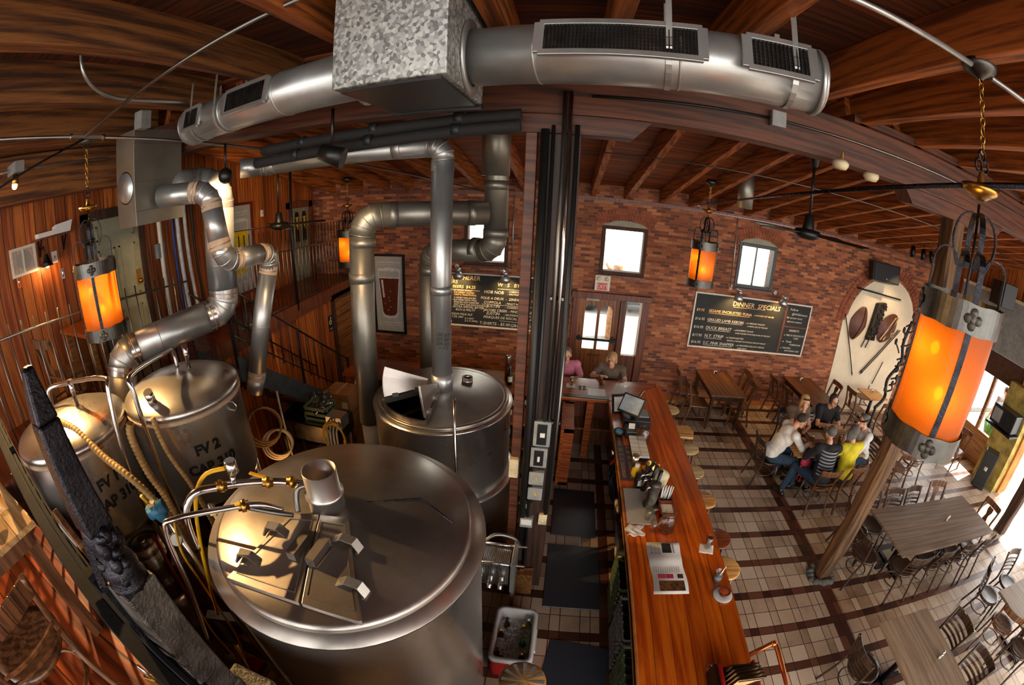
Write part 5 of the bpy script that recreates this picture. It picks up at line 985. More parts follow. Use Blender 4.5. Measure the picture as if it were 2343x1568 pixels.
def table(name,label,x0,x1,y0,y1,m,legs,z=.74,legm='chair_dark',frame=True):
    g=T(name,label,'table',((x0+x1)/2,(y0+y1)/2,0)); MB().box(x0,x1,y0,y1,z-.035,z).build('tabletop',m,g,bev=.005)
    if legs=='four':
        for x in (x0+.06,x1-.06):
            for y in (y0+.06,y1-.06): MB().bar((x,y,z-.035),(x,y,0),.06,.06,(0,1,0),.04,.04).build('leg',legm,g)
        MB().box(x0+.05,x1-.05,y0+.04,y0+.06,z-.13,z-.035).box(x0+.05,x1-.05,y1-.06,y1-.04,z-.13,z-.035).box(x0+.04,x0+.06,y0+.05,y1-.05,z-.13,z-.035).box(x1-.06,x1-.04,y0+.05,y1-.05,z-.13,z-.035).build('apron',legm,g)
    else:
        for x,y in legs:
            MB().tube([(x,y,0.04),(x,y,z-.035)],.04,12).build('pedestal','iron',g); MB().bar((x-.28,y,.03),(x+.28,y,.03),.05,.04).bar((x,y-.28,.03),(x,y+.28,.03),.05,.04).build('foot','iron',g)
    return g
table('dining_table','long grey plank table beside the rough post',4.46,6.8,2.56,3.5,'table_grey',((5.0,3.03),(6.3,3.03))); table('dining_table','small grey-brown table nearest the camera on the dining floor',3.53,4.34,.3,1.74,'table_grey_y',((3.93,.7),(3.93,1.35)))
table('dining_table','weathered grey table cut off by the right edge of the view',5.86,7.2,.3,1.55,'table_grey_y',((6.5,.9),)); table('wall_table','brown plank table under the dinner specials board, nearest the front door',2.87,3.6,6.72,7.86,'table_brown','four'); table('wall_table','brown plank table against the brick wall beside the plaster niche',5.02,5.76,6.45,7.86,'table_brown','four')
table('dining_table','honey wood table with the seated group of people around it',3.78,5.25,4.8,5.62,'table_light',((4.2,5.2),(4.9,5.2))); table('dining_table','small honey coloured table in front of the niche',6.98,7.6,6.95,7.5,'table_honey',((7.3,7.22),))
def shakers(x,y,z,t1,t2,cat='salt shaker'):
    for dx,m,t in ((-.025,'chrome',t1),(.025,'black_paint',t2)):
        g=T('shaker',t,cat,(x+dx,y+dx*.4,z),'salt and pepper shakers'); MB().lathe([(0,0),(.02,0),(.022,.01),(.018,.055),(0,.055)],(x+dx,y+dx*.4,z),14).build('glass_body','clear_glass',g); MB().lathe([(.02,.053),(.02,.068),(.01,.078),(0,.079)],(x+dx,y+dx*.4,z),14).build('cap','chrome',g)
        MB().lathe([(0,.004),(.016,.004),(.015,.04),(0,.04)],(x+dx,y+dx*.4,z),12).build('contents','plastic_white' if m=='chrome' else 'cord_black',g)
shakers(5.86,3.03,.74,'salt shaker in the middle of the long grey table','pepper shaker in the middle of the long grey table'); shakers(4.12,1.09,.74,'salt shaker on the small near table','pepper shaker on the small near table')
shakers(3.25,7.72,.74,'salt shaker on the wall table under the specials board','pepper shaker on the wall table under the specials board'); shakers(5.39,7.7,.74,'salt shaker on the wall table by the niche','pepper shaker on the wall table by the niche'); shakers(7.3,7.3,.74,'salt shaker on the small honey table','pepper shaker on the small honey table')
GB='drinks on the group table'
pint('tall pint of pale beer near the white-shirted man',4.17,5.5,'pint_amber',.74,.038,.17,.8,grp=GB); pint('pint of amber beer in the middle of the group table',4.22,5.16,'pint_amber',.74,.038,.15,.9,grp=GB); pint('pint of amber beer beside the woman in yellow',4.85,5.18,'pint_amber',.74,.038,.15,.85,grp=GB); pint('empty clear glass in front of the man in the black tee',4.72,5.5,None,.74,.04,.15,grp=GB)
g=T('open_menu','white menu lying open on the group table','menu',(4.45,5.4,.74)); MB().box(4.32,4.62,5.3,5.5,.74,.744).build('sheet','plastic_white',g); MB().box(4.31,4.32,5.29,5.51,.74,.748).build('spine','black_paint',g)
g=T('eyeglass_case','small black case on the group table','case',(4.2,5.36,.74)); MB().sph((4.18,5.37,.755),(.05,.03,.015),12).build('case_body','black_paint',g)
g=T('red_handbag','red bag with long straps hanging at the corner of the group table','handbag',(3.95,4.78,.3)); MB().sph((3.95,4.78,.66),(.09,.05,.09),12).build('pouch','red_ink',g); MB().tube([(3.88,4.77,.7),(3.9,4.75,.35),(3.95,4.74,.3),(3.98,4.75,.5),(4.0,4.77,.7)],.008,6).tube([(3.95,4.73,.7),(3.98,4.7,.4),(4.02,4.73,.7)],.007,6).build('strap','red_plastic',g)
# ---------------------------------------------------------------- lanterns
def lantern(label,x,y,z0,zc,grp='hanging amber lanterns'):
    """z0 = underside of the lantern, zc = ceiling point of its chain"""
    g=T('lantern',label,'lantern',(x,y,z0),grp); c=(x,y,z0)
    MB().lathe([(.197,.06),(.197,.6)],c,40).build('amber_shade','amber_shade',g)
    for nm,za,zb in (('lower_band',0,.11),('upper_band',.56,.68)):
        b=MB(); n=48; vs=[];fs=[]
        for rr in (.212,.204):
            for zz in (za,zb):
                for k in range(n):
                    a=2*PI*k/n; vs.append((x+rr*cos(a),y+rr*sin(a),z0+zz+.003*sin(a*9+zz*7)))
        for k in range(n):
            k2=(k+1)%n; fs+=[(k,k2,n+k2,n+k),(3*n+k,3*n+k2,2*n+k2,2*n+k),(n+k,n+k2,3*n+k2,3*n+k),(2*n+k,2*n+k2,k2,k)]
        band=b.add(vs,fs,False).build(nm,'pewter',g)
        for k in range(4):
            a=PI/4+k*PI/2+.15; q=MB(); zz=z0+(za+zb)/2
            for dx,dz in ((0,.026),(0,-.026),(.026,0),(-.026,0),(0,0)):
                q.lathe([(0,.006),(.02,.004),(.02,0)],(x+.213*cos(a)-dx*sin(a),y+.213*sin(a)+dx*cos(a),zz+dz),10,axis=(cos(a),sin(a),0))
            q.build('quatrefoil_plate','iron_rough',band)
    for k in range(4):
        a=PI/4+k*PI/2+.15; d=Vector((cos(a),sin(a),0)); s=Vector((-sin(a),cos(a),0)); o=Vector(c)
        MB().bar(o+d*.204+Vector((0,0,.05)),o+d*.204+Vector((0,0,.62)),.03,.006,d).build('strap_bar','iron',g)
        p=[o+d*.19+Vector((0,0,.64))]+[o+d*(.13+.06*cos(t))+Vector((0,0,.8+.07*sin(t))) for t in [PI*i/8 for i in range(8)]]+[o+d*.075+Vector((0,0,.8))]+[o+d*(.03+.08*cos(t))+Vector((0,0,.92+.12*sin(t))) for t in [-.6+2.17*i/10 for i in range(11)]]
        b=MB()
        for u,v in zip(p,p[1:]): b.bar(u,v,.028,.006,(v-u).cross(s))
        b.build('cage_strap','iron',g)
    MB().tube([(x,y,z0+.5),(x,y,z0+1.08)],.007,8).build('center_rod','iron',g)
    MB().lathe([(.005,1.12),(.03,1.1),(.085,1.13),(.1,1.155),(.09,1.15),(.03,1.13),(.02,1.18),(.012,1.22)],c,28).build('finial_cup','brass',g)
    b=MB()
    for k in range(3): a=PI/2+k*2*PI/3; b.torus((x+.03*cos(a),y,z0+1.26+.03*sin(a)),.026,.006,(0,1,0),16,6)
    b.build('trefoil_hook','iron',g)
    b=MB(); z=z0+1.3; k=0
    while z<zc-.02:
        ax=(1,0,0) if k%2 else (0,1,0); u,w=(Vector((0,1,0)),Vector((0,0,1))) if k%2 else (Vector((1,0,0)),Vector((0,0,1)))
        b.tube([Vector((x,y,z+.022))+u*.013*cos(t)+w*.026*sin(t) for t in [2*PI*i/12 for i in range(12)]],.0036,6,closed=True); z+=.04; k+=1
    b.build('chain','brass',g)
    MB().lathe([(.012,-.05),(.02,-.04),(.05,-.02),(.085,0),(.09,.03),(.07,.04),(.07,.06),(0,.06)],(x,y,zc),28).build('ceiling_canopy','pewter',g)
    va=math.atan2(-y,-x)
    for da,dz in ((-.75,.44),(.1,.27)):
        q=(x+.11*cos(va+da),y+.11*sin(va+da),z0+dz); MB().sph(q,(.022,.022,.03),14).build('bulb','bulb',g)
        l=bpy.data.lights.new('lantern_light','POINT'); l.energy=2.8; l.color=(1,.55,.16); l.shadow_soft_size=.035; lo=bpy.data.objects.new('lantern_light',l); COL.objects.link(lo); lo.location=q
    return g
lantern('big amber lantern on a brass chain nearest the camera, in front of the rough post',1.74,1.29,3.2,4.88); lantern('amber lantern hanging above the two fermenters',-3.85,1.94,3.0,4.7)
lantern('amber lantern hanging over the bar in front of the brick wall',2.07,6.22,2.79,4.34); lantern('amber lantern over the stair gallery, half hidden by the grey stack',-3.96,7.06,2.55,4.15)
# ---------------------------------------------------------------- fans
def fan(label,x,y,z0,zc,rz,grp='ceiling fans'):
    g=T('ceiling_fan',label,'fan',(x,y,z0),grp); c=(x,y,z0)
    MB().lathe([(0,0),(.07,0),(.13,.03),(.14,.06),(.12,.09),(.05,.1)],c,28).build('motor_housing','black_paint',g)
    MB().lathe([(.06,.1),(.045,.22),(.03,.23)],c,20).build('motor_cap','black_paint',g); MB().tube([(x,y,z0+.22),(x,y,zc-.15)],.015,10).build('downrod','black_paint',g)
    MB().lathe([(.02,-.18),(.035,-.17),(.06,-.05),(.085,0),(0,0)],(x,y,zc),20).build('canopy','black_paint',g)
    for k in range(4):
        a=rz+k*PI/2; d=Vector((cos(a),sin(a),0)); s=Vector((-sin(a),cos(a),.15)).normalized(); o=Vector((x,y,z0+.05))
        b=MB().prism([(.12,-.02),(.2,-.05),(.66,-.06),(.68,0),(.66,.06),(.2,.05),(.12,.02)],o,d,s,.008); b.build('blade','black_paint',g,bev=.002)
fan('black ceiling fan hanging from the beam over the dining floor',2.25,3.65,3.86,4.72,R(24)); fan('black ceiling fan near the gallery in front of the plank wall',-3.72,4.7,3.52,4.6,R(50))
# ---------------------------------------------------------------- tie rods, conduits and small ceiling things
def rod(label,p0,p1,r,m,tb=None,cat='tie rod',name='tie_rod'):
    g=T(name,label,cat,p1); MB().tube([p0,p1],r,10).build('rod_bar',m,g)
    if tb:
        p0=Vector(p0);p1=Vector(p1); c=p0+(p1-p0)*tb; d=(p1-p0).normalized(); u,w=frame(d); b=MB()
        for s in (-1,1): b.bar(c-d*.14+u*s*.022,c+d*.14+u*s*.022,.01,.02,w)
        b.tube([c-d*.16,c-d*.13],.026,10).tube([c+d*.13,c+d*.16],.026,10); b.build('turnbuckle','rod_steel',g)
    return g
rod('long steel tie rod with a turnbuckle crossing over the fermenters to the brick wall',(-1.54,7.87,3.9),(-4.6,-1.7,5.13),.014,'rod_steel',.638)
rod('thin steel conduit rising from the turnbuckle toward the plenum box',(-3.48,1.74,4.69),(-1.2,1.6,4.93),.013,'rod_steel',cat='conduit',name='conduit'); rod('rusty rod slanting down from the turnbuckle to the plank wall',(-3.5,1.74,4.67),(-5.2,-.3,4.0),.009,'iron',None)
rod('bright conduit running to the ceiling canopy of the nearest lantern',(.4,1.28,4.875),(1.66,1.28,4.875),.014,'galv',cat='conduit',name='conduit'); rod('bright conduit running on from the nearest lantern toward the open side',(1.82,1.28,4.875),(4.5,1.1,4.875),.014,'galv',cat='conduit',name='conduit')
rod('black tie rod with a turnbuckle passing in front of the nearest lantern chain',(2.33,7.87,3.97),(1.66,.75,4.385),.013,'iron',.03); rod('thin steel cable strung across the far roof bay',(.07,5.0,4.48),(9.5,5.0,4.45),.007,'rod_steel',None,'cable','cable')
rod('white conduit clipped along the top of the brick wall',(.3,7.85,3.89),(9.6,7.85,3.86),.011,'galv',cat='conduit',name='conduit')
rod('black conduit clipped along the face of the main beam',(.12,2.98,4.68),(1.45,2.98,4.73),.011,'cord_black',cat='conduit',name='conduit'); rod('grey conduit clipped along the main beam past the fan',(1.52,2.98,4.73),(5.4,2.98,4.76),.011,'rod_steel',cat='conduit',name='conduit')
g=T('bent_conduit','silver conduit bending down from the deck across the old joists','conduit',(-2.6,1.3,4.8)); MB().tube(smooth_path([(-2.8,1.3,5.15),(-2.78,1.35,4.95),(-2.85,1.55,4.85),(-2.95,1.9,4.84),(-2.9,2.4,4.84)],5),.014,8).build('tube','galv',g)
for i,(a,b_,t) in enumerate((((-.34,2.86,4.5),(-2.45,2.9,4.37),'upper black foam-covered pipe under the main beam'),((-.34,2.84,4.42),(-2.5,2.86,4.27),'lower black foam-covered pipe under the main beam'))):
    g=T('insulated_pipe',t,'pipe',a); MB().tube(smooth_path([a,((a[0]+b_[0])/2,a[1]+.02,(a[2]+b_[2])/2-.02),b_],8),.042,14).build('foam_sleeve','black_foam',g)
    for k in (.2,.5,.8): p=Vector(a)+(Vector(b_)-Vector(a))*k; MB().tube([p-Vector((.03,0,0)),p+Vector((.03,0,0))],.047,14).build('tape_band','black_rubber',g)
boxthing('junction_box','octagonal grey junction box on the beam under the end of the round duct','electrical box',1.42,1.54,2.93,2.99,4.67,4.79,'plastic_grey'); 
g=T('smoke_detector','round cream smoke detector hooked on the beam','detector',(2.03,2.85,4.5)); MB().lathe([(0,-.05),(.05,-.05),(.07,-.02),(.07,.0),(.05,.02),(0,.02)],(2.03,2.9,4.52),24).build('case','smoke_cream',g); MB().tube(smooth_path([(2.05,2.94,4.54),(2.08,2.95,4.62),(2.1,2.97,4.56)],5),.005,6).build('wire','brass',g)
g=T('smoke_detector','round cream detector screwed under the beam','detector',(2.5,3.05,4.5)); MB().lathe([(0,-.06),(.05,-.06),(.075,-.03),(.075,.0),(0,.0)],(2.5,3.08,4.54),24).build('case','smoke_cream',g)
for i,(p,t) in enumerate((((-3.0,2.98,4.22),'black globe spotlight hanging left of the ceiling fan rod'),((-1.58,2.6,4.27),'black barrel spotlight hanging under the left duct'))):
    g=T('spotlight',t,'spotlight',p); MB().tube([(p[0],p[1],p[2]+.05),(p[0],p[1],p[2]+.3)],.012,8).build('stem','black_paint',g)
    if i==0: MB().sph(p,(.07,.07,.075),16).build('globe','black_paint',g); MB().lathe([(.03,-.07),(.045,-.055)],p,16).build('lens_ring','chrome',g)
    else: MB().tube([(p[0]-.08,p[1]-.02,p[2]),(p[0]+.08,p[1]+.02,p[2]-.06)],[.055,.075],18).build('barrel','black_paint',g)
g=T('track_light','black track with three spot heads near the niche','track light',(7.2,6.75,4.2)); MB().bar((6.8,6.75,4.22),(7.75,6.75,4.26),.03,.03).build('track','black_paint',g)
for x,dx in ((6.9,0),(7.25,0),(7.5,.06)): MB().tube([(x,6.75,4.2),(x,6.75,4.08)],.01,6).build('stem','black_paint',g); MB().tube([(x,6.75,4.1),(x+dx,6.72,3.88)],[.05,.06],16).build('spot_head','iron',g)
# ---------------------------------------------------------------- signs, boards, posters
def wid(o): return max(v.co.x for v in o.data.vertices)+o.location.x+ORG[o.parent.name].x
def bentlines(name,root,m,segs,y,th=.004,w=.006):
    b=MB()
    for (x0,z0,x1,z1) in segs: b.bar((x0,y,z0),(x1,y,z1),w,th,(0,1,0))
    b.build(name,m,root)
yb=YW-.035
g=T('chalkboard','dinner specials chalkboard in a white frame on the brick wall','chalkboard',(3.94,YW-.03,1.23)); MB().box(2.6,5.28,YW-.03,YW-.005,1.25,2.34).build('slate','chalkboard',g)
MB().box(2.57,5.31,YW-.045,YW-.005,2.325,2.355).box(2.57,5.31,YW-.045,YW-.005,1.225,1.255).box(2.57,2.6,YW-.045,YW-.005,1.255,2.325).box(5.28,5.31,YW-.045,YW-.005,1.255,2.325).build('frame','white_paint',g)
MB().box(4.64,4.69,YW-.04,YW-.03,1.255,2.325).box(4.69,5.28,YW-.038,YW-.03,1.84,1.865).build('divider','leather_shield',g)
tx=lambda t,x,z,s,m='chalk',nm='chalk_line': text(nm,t,m,g,(x,yb+.004,z),s,(PI/2,0,0),shear=.15)
tx('DINNER  SPECIALS',3.39,2.15,.135,'chalk_orange','chalk_title')
for price,dish,d1,d2,z,s in (('$ 9.95','SESAME ENCRUSTED TUNA','- w/GINGER SOY GLAZE','',1.975,.085),('$ 16.95','GRILLED LAMB KEBOBS','- w/ MEDIUM YOGURT','w/ RICE & VEG OF THE DAY',1.795,.085),('$ 16.95','DUCK BREAST','- w/RASPBERRY SAUCE','OVER MASHED POTATOES & VEG OF THE DAY',1.625,.095),('$ 17.95','N.Y. STRIP','- w/ ONION BUTTER','SERVED w/ MASHED POTATOES & VEG OF THE DAY',1.455,.1),('$ 16.95','S.C. PINK SNAPPER','- w/ CRAWFISH SALLOW CREOLE','OVER GRITS',1.31,.09)):
    m='chalk_orange' if z>1.9 else 'chalk'
    tx(price.replace(' ',''),2.64,z,.075,m); e=wid(tx(dish,2.9,z,s*.92,m)); tx(d1,e+.04,z+.015,.046,m)
    if d2: tx(d2,e+.09,z-.045,.04,m)
    bentlines('underline',g,m,[(2.91,z-.022,e-.03,z-.02)],yb+.006)
bentlines('underline',g,'chalk_orange',[(3.42,2.125,4.15,2.135)],yb+.006)
for t,x,z,s in (('Follow',4.76,2.2,.075),('@WGBrewery',4.82,2.11,.065),('for current events',4.71,2.03,.055),('and event updates!',4.74,1.95,.05),('DESSERTS',4.84,1.755,.06),('x  MILK & CHOCOLATE',4.74,1.655,.05),('CAKE',5.0,1.595,.05),('x   Turtle',4.74,1.51,.06),('CHEESECAKE',4.93,1.45,.05),('x  TIRAMISU',4.72,1.37,.05),('SMOTHERED CAKE',4.84,1.31,.045)): tx(t,x,z,s)
g=T('chalkboard','beer and wine menu chalkboard behind the stacks','chalkboard',(-1.3,YW-.03,1.26)); MB().box(-2.28,-.2,YW-.03,YW-.005,1.28,2.32).build('slate','chalkboard',g)
MB().box(-2.31,-.17,YW-.045,YW-.005,2.31,2.335).box(-2.31,-.17,YW-.045,YW-.005,1.255,1.285).box(-2.31,-2.28,YW-.045,YW-.005,1.285,2.31).box(-.2,-.17,YW-.045,YW-.005,1.285,2.31).build('frame','white_paint',g)
for t,x,z,s,m in (('R - THERER',-2.2,2.2,.12,'chalk_orange'),('ERS',-2.2,2.12,.1,'chalk_orange'),('BEERS  $4.25',-2.15,2.03,.085,'chalk_orange'),('- 202 BAKED BARLEY\n   SOS DRIEST HOPPED\n   CRISP & TRADITIONAL',-2.16,1.97,.045,'chalk_orange'),('   A NICELY BALANCED\n- ALE MADE WITH TWO\n   ENGLISH HOP VARIETIES\n   EAST KENT GOLDING & FUGGLES',-2.16,1.82,.046,'chalk'),('- EXTRA SPECIAL BITTER\n     RICH & MALTY',-2.17,1.63,.06,'chalk'),('. INDIA PALE ALE\n  7.5% ABV',-2.2,1.48,.06,'chalk'),('$ 5 PINT\n$ 5.75 IMPRL',-1.9,1.4,.05,'chalk'),('ER',-2.24,1.31,.075,'chalk'),('W   S   BY THE  G',-1.26,2.11,.1,'chalk_orange'),('HOB NOB',-1.52,1.96,.085,'chalk'),('FOLIE A DEUX  -  ZINFANDEL   $6.5',-1.58,1.84,.07,'chalk'),('COPPOLA',-1.52,1.755,.075,'chalk'),('- PINOT NOIR   $6',-1.1,1.755,.055,'chalk'),('- CABERNET\n- SAUVIGNON',-1.06,2.0,.05,'chalk'),('JUSTIN',-1.46,1.68,.085,'chalk'),('- CHARDONNAY',-1.1,1.68,.06,'chalk'),('JACOBS CREEK - PINOT GRIGIO',-1.52,1.6,.07,'chalk'),('JUSTIN',-1.46,1.53,.085,'chalk'),('- SAUVIGNON BLANC',-1.12,1.53,.055,'chalk'),('MARQUES DE RISCAL - RUEDA',-1.52,1.455,.07,'chalk'),('T-SHIRTS - $5.00',-1.6,1.32,.085,'chalk'),('GROWLERS',-.98,1.31,.09,'chalk')): tx(t,x,z,s,m)
bentlines('underline',g,'chalk',[(-2.25,2.0,-1.6,1.99),(-1.25,2.06,-.3,2.05),(-1.56,1.735,-.4,1.735),(-1.2,1.42,-.4,1.4)],yb+.006)
def board_lamp(x,z,grp='silver gooseneck lamps over the chalkboards',lab=''):
    g=T('board_lamp',lab,'lamp',(x,YW,z),grp); MB().lathe([(0,0),(.045,0),(.045,.02),(0,.02)],(x-.1,YW-.001,z+.06),16,axis=(0,-1,0)).build('wall_plate','white_paint',g)
    MB().tube(smooth_path([(x-.1,YW-.02,z+.06),(x-.06,YW-.16,z+.08),(x,YW-.26,z+.06),(x,YW-.28,z)],5),.009,8).build('arm','chrome',g)
    MB().sph((x,YW-.27,z+.04),(.05,.05,.045),14).build('socket_cap','galv',g)
    MB().lathe([(.03,0),(.05,-.01),(.085,-.06),(.095,-.12),(.09,-.12),(.05,-.02),(0,-.012)],(x,YW-.28,z),22,axis=(0,-.35,1)).build('lamp_shade','galv',g); MB().sph((x,YW-.255,z-.07),.028,10).build('bulb','bulb_warm',g)
    l=bpy.data.lights.new('board_light','SPOT'); l.energy=22; l.color=(1,.62,.25); l.spot_size=R(130); l.spot_blend=.8; l.shadow_soft_size=.03; o=bpy.data.objects.new('board_light',l); COL.objects.link(o); o.location=(x,YW-.25,z-.1); o.rotation_euler=Vector((0,.45,-1)).to_track_quat('-Z','Y').to_euler()
for x,z,t in ((3.4,2.44,'silver lamp over the left half of the dinner specials board'),(4.42,2.46,'silver lamp over the right half of the dinner specials board'),(-1.97,2.4,'silver lamp over the left half of the beer and wine board'),(-1.08,2.38,'silver lamp over the right half of the beer and wine board')): board_lamp(x,z,lab=t)
for a,b_,t in (((3.28,YW-.02,2.5),(3.24,YW-.02,3.86),'white conduit running up the brick wall beside the second window'),((-1.0,YW-.02,2.45),(-1.0,YW-.02,3.86),'white conduit running up the brick wall by the window behind the stacks')): rod(t,a,b_,.01,'galv',cat='conduit',name='conduit')
rod('white cord conduit between the two lamps of the beer board',(-1.95,YW-.02,2.45),(-1.0,YW-.02,2.45),.009,'galv',cat='conduit',name='conduit')
g=T('exit_sign','white emergency light with a red EXIT panel above the front door','exit sign',(.72,YW-.03,2.19)); MB().box(.58,.87,YW-.07,YW-.005,2.19,2.48).build('housing','white_paint',g,bev=.006); MB().box(.63,.82,YW-.075,YW-.07,2.21,2.34).build('red_panel','exit_red',g); text('exit_lettering','EXIT','white_paint',g,(.725,YW-.077,2.235),.11,(PI/2,0,0),'CENTER')
for x in (.65,.8): MB().lathe([(0,.03),(.035,.028),(.045,0)],(x,YW-.07,2.42),18,axis=(0,-1,0)).build('lamp_head','smoke_cream',g)
def beer_poster(label,root_loc,x0,x1,z0,z1,fm,beer,wall='back'):
    g=T('framed_poster',label,'poster',root_loc); w=x1-x0; h=z1-z0
    if wall=='back': fx=lambda b,a,c,z,zz,d0,d1: b.box(a,c,YW-d1,YW-d0,z,zz)
    else: fx=lambda b,a,c,z,zz,d0,d1: b.box(XL+d0,XL+d1,a,c,z,zz)
    t=.045; b=MB()
    for q in ((x0,x1,z0,z0+t),(x0,x1,z1-t,z1),(x0,x0+t,z0+t,z1-t),(x1-t,x1,z0+t,z1-t)): fx(b,*q,.0,.05)
    b.build('frame',fm,g); b=MB(); fx(b,x0+t,x1-t,z0+t,z1-t,.0,.02); b.build('print','poster_grey',g)
    def poly(nm,pts,m,d):
        if wall=='back': MB().prism([(x0+w*a,z0+h*c) for a,c in pts],(0,YW-d,0),(1,0,0),(0,0,1),-.002).build(nm,m,g)
        else: MB().prism([(x0+w*a,z0+h*c) for a,c in pts],(XL+d,0,0),(0,1,0),(0,0,1),.002).build(nm,m,g)
    poly('glass_outline',[(.14,.8),(.18,.82),(.5,.835),(.82,.82),(.86,.8),(.74,.24),(.68,.2),(.5,.19),(.32,.2),(.26,.24)],'stripe_white',.022)
    poly('beer_fill',[(.19,.7),(.81,.7),(.72,.27),(.66,.235),(.5,.225),(.34,.235),(.28,.27)],beer,.025); poly('head',[(.18,.79),(.82,.79),(.81,.715),(.19,.715)],'poster_grey',.025); poly('highlight',[(.25,.68),(.31,.68),(.35,.46),(.3,.46)],'stripe_white',.028)
    for k in range(7):
        a=.45+.1*math.sin(k*2.3); c=.3+.04*k; poly('bubble',[(a+.015*cos(t),c+.006*sin(t)) for t in [2*PI*i/8 for i in range(8)]],'stripe_white',.028)
    for zz in (.9,.14):
        for k in range(9): a=.16+.085*k; poly('ornament',[(a+.03*cos(t),zz+.012*sin(t)) for t in [2*PI*i/8 for i in range(8)]],'stripe_white',.022)
        poly('ornament_rule',[(.1,zz-.035),(.9,zz-.035),(.9,zz-.03),(.1,zz-.03)],'stripe_white',.022)
beer_poster('black framed poster of a brown beer glass on the brick wall',(-3.5,YW,.97),-3.86,-3.15,.97,2.65,'black_paint','beer_brown'); beer_poster('red framed poster of a yellow beer glass on the plank wall',(XL,5.45,2.4),5.05,5.86,2.36,3.92,'red_frame','poster_yellow','left')
g=T('restroom_sign','small black restroom sign with a wheelchair symbol','sign',(-4.2,6.6,1.45)); MB().box(-4.2,-4.19,6.52,6.66,1.4,1.7).build('plate','black_paint',g); MB().torus((-4.187,6.58,1.57),.035,.006,(1,0,0)).sph((-4.187,6.6,1.66),(.004,.016,.016),8).bar((-4.187,6.6,1.64),(-4.187,6.6,1.59),.012,.004).bar((-4.187,6.6,1.6),(-4.187,6.56,1.59),.01,.004).build('symbol','white_paint',g); MB().box(-4.19,-4.187,6.54,6.64,1.43,1.46).build('braille_strip','plastic_grey',g)
# left plank wall fittings
g=T('vent_grille','white louvred vent grille on the left plank wall','vent',(XL,1.68,3.66)); b=MB().box(XL,XL+.02,1.5,1.85,3.65,3.68).box(XL,XL+.02,1.5,1.85,3.92,3.95).box(XL,XL+.02,1.5,1.53,3.68,3.92).box(XL,XL+.02,1.82,1.85,3.68,3.92).box(XL,XL+.02,1.665,1.685,3.68,3.92); b.build('frame','white_paint',g)
b=MB()
for k in range(16): b.box(XL+.004,XL+.014,1.53,1.82,3.685+.0148*k,3.693+.0148*k)
b.build('louvres','white_paint',g); MB().lathe([(0,.002),(.1,.002)],(XL,1.69,3.81),24,axis=(1,0,0)).build('fan_hole','plastic_dark',g)
g=T('wall_shelf','small wall shelf on brackets','shelf',(XL,2.05,3.95)); MB().box(XL,XL+.16,1.82,2.32,3.96,3.98).build('board','chair_brown',g)
for y in (1.9,2.24): MB().bar((XL+.01,y,3.95),(XL+.01,y,3.78),.015,.02,(1,0,0)).bar((XL+.01,y,3.8),(XL+.13,y,3.955),.012,.015,(0,1,0)).build('bracket','iron',g)
g=T('book','pile of white paper towels lying on the wall shelf','paper',(XL+.08,1.98,3.98)); MB().box(XL+.02,XL+.15,1.86,2.1,3.98,4.03).build('stack','paper',g); g=T('box','white open carton on the wall shelf','box',(XL+.08,2.2,3.98)); MB().hexa([(XL+.02,2.1,3.98),(XL+.15,2.1,3.98),(XL+.15,2.3,3.98),(XL+.02,2.3,3.98),(XL+.02,2.1,4.06),(XL+.15,2.1,4.08),(XL+.15,2.34,4.1),(XL+.02,2.34,4.08)]).build('carton','plastic_white',g)
g=T('wall_sconce','small barn light glowing warm beside the vent grille','wall lamp',(XL,1.95,3.68)); MB().tube(smooth_path([(XL,1.94,3.86),(XL+.06,1.94,3.88),(XL+.1,1.95,3.8)],5),.008,8).build('arm','iron',g); MB().lathe([(.02,.1),(.035,.06),(.05,.02),(.085,-.03),(.08,-.03),(.03,.02)],(XL+.1,1.95,3.7),20).build('lamp_shade','iron',g); MB().sph((XL+.1,1.95,3.67),.022,10).build('bulb','bulb_warm',g)
boxthing('light_switch','white light switch on the plank wall right of the barn light','switch',XL,XL+.01,2.06,2.14,3.67,3.8,'plastic_white',[('toggle',(XL+.01,XL+.02,2.09,2.11,3.72,3.75),'plastic_grey')])
boxthing('thermostat','small white thermostat on the plank wall by the yellow beer poster','thermostat',XL,XL+.02,6.12,6.19,3.62,3.74,'plastic_white',[('dial',(XL+.02,XL+.024,6.14,6.17,3.67,3.69),'plastic_grey')])
for y,z,t in ((1.57,3.6,'silver hinge on the plank wall under the vent grille'),(2.18,3.53,'silver hinge on the plank wall under the light switch')):
    g=T('hinge',t,'hinge',(XL,y,z)); MB().box(XL,XL+.008,y-.025,y+.025,z-.06,z+.06).build('leaf','chrome',g); MB().tube([(XL+.012,y,z-.04),(XL+.012,y,z+.04)],.007,8).build('pin','chrome',g)
for i,(y,r,m,t) in enumerate(((3.75,.035,'white_paint','white painted pipe on the plank wall beside the green door'),(4.0,.02,'cord_blue','blue cable drop on the plank wall behind the fat duct'),(4.1,.035,'cloth_white','fat white hose hanging on the plank wall behind the fat duct'),(4.25,.03,'cloth_white','second white hose hanging on the plank wall behind the fat duct'),(4.4,.02,'cord_black','black cable drop on the plank wall left of the yellow beer poster'))):
    g=T('pipe_drop',t,'pipe',(XL+.06,y,2.2)); MB().tube(smooth_path([(XL+.06,y,4.3),(XL+.06,y+.02,3.4),(XL+.08,y+.05*i*.5,2.25)],6),r,10).build('tube',m,g)
boxthing('breaker_box','grey disconnect box on the plank wall beside the green door','electrical box',XL,XL+.08,3.68,3.82,3.35,3.55,'plastic_grey')
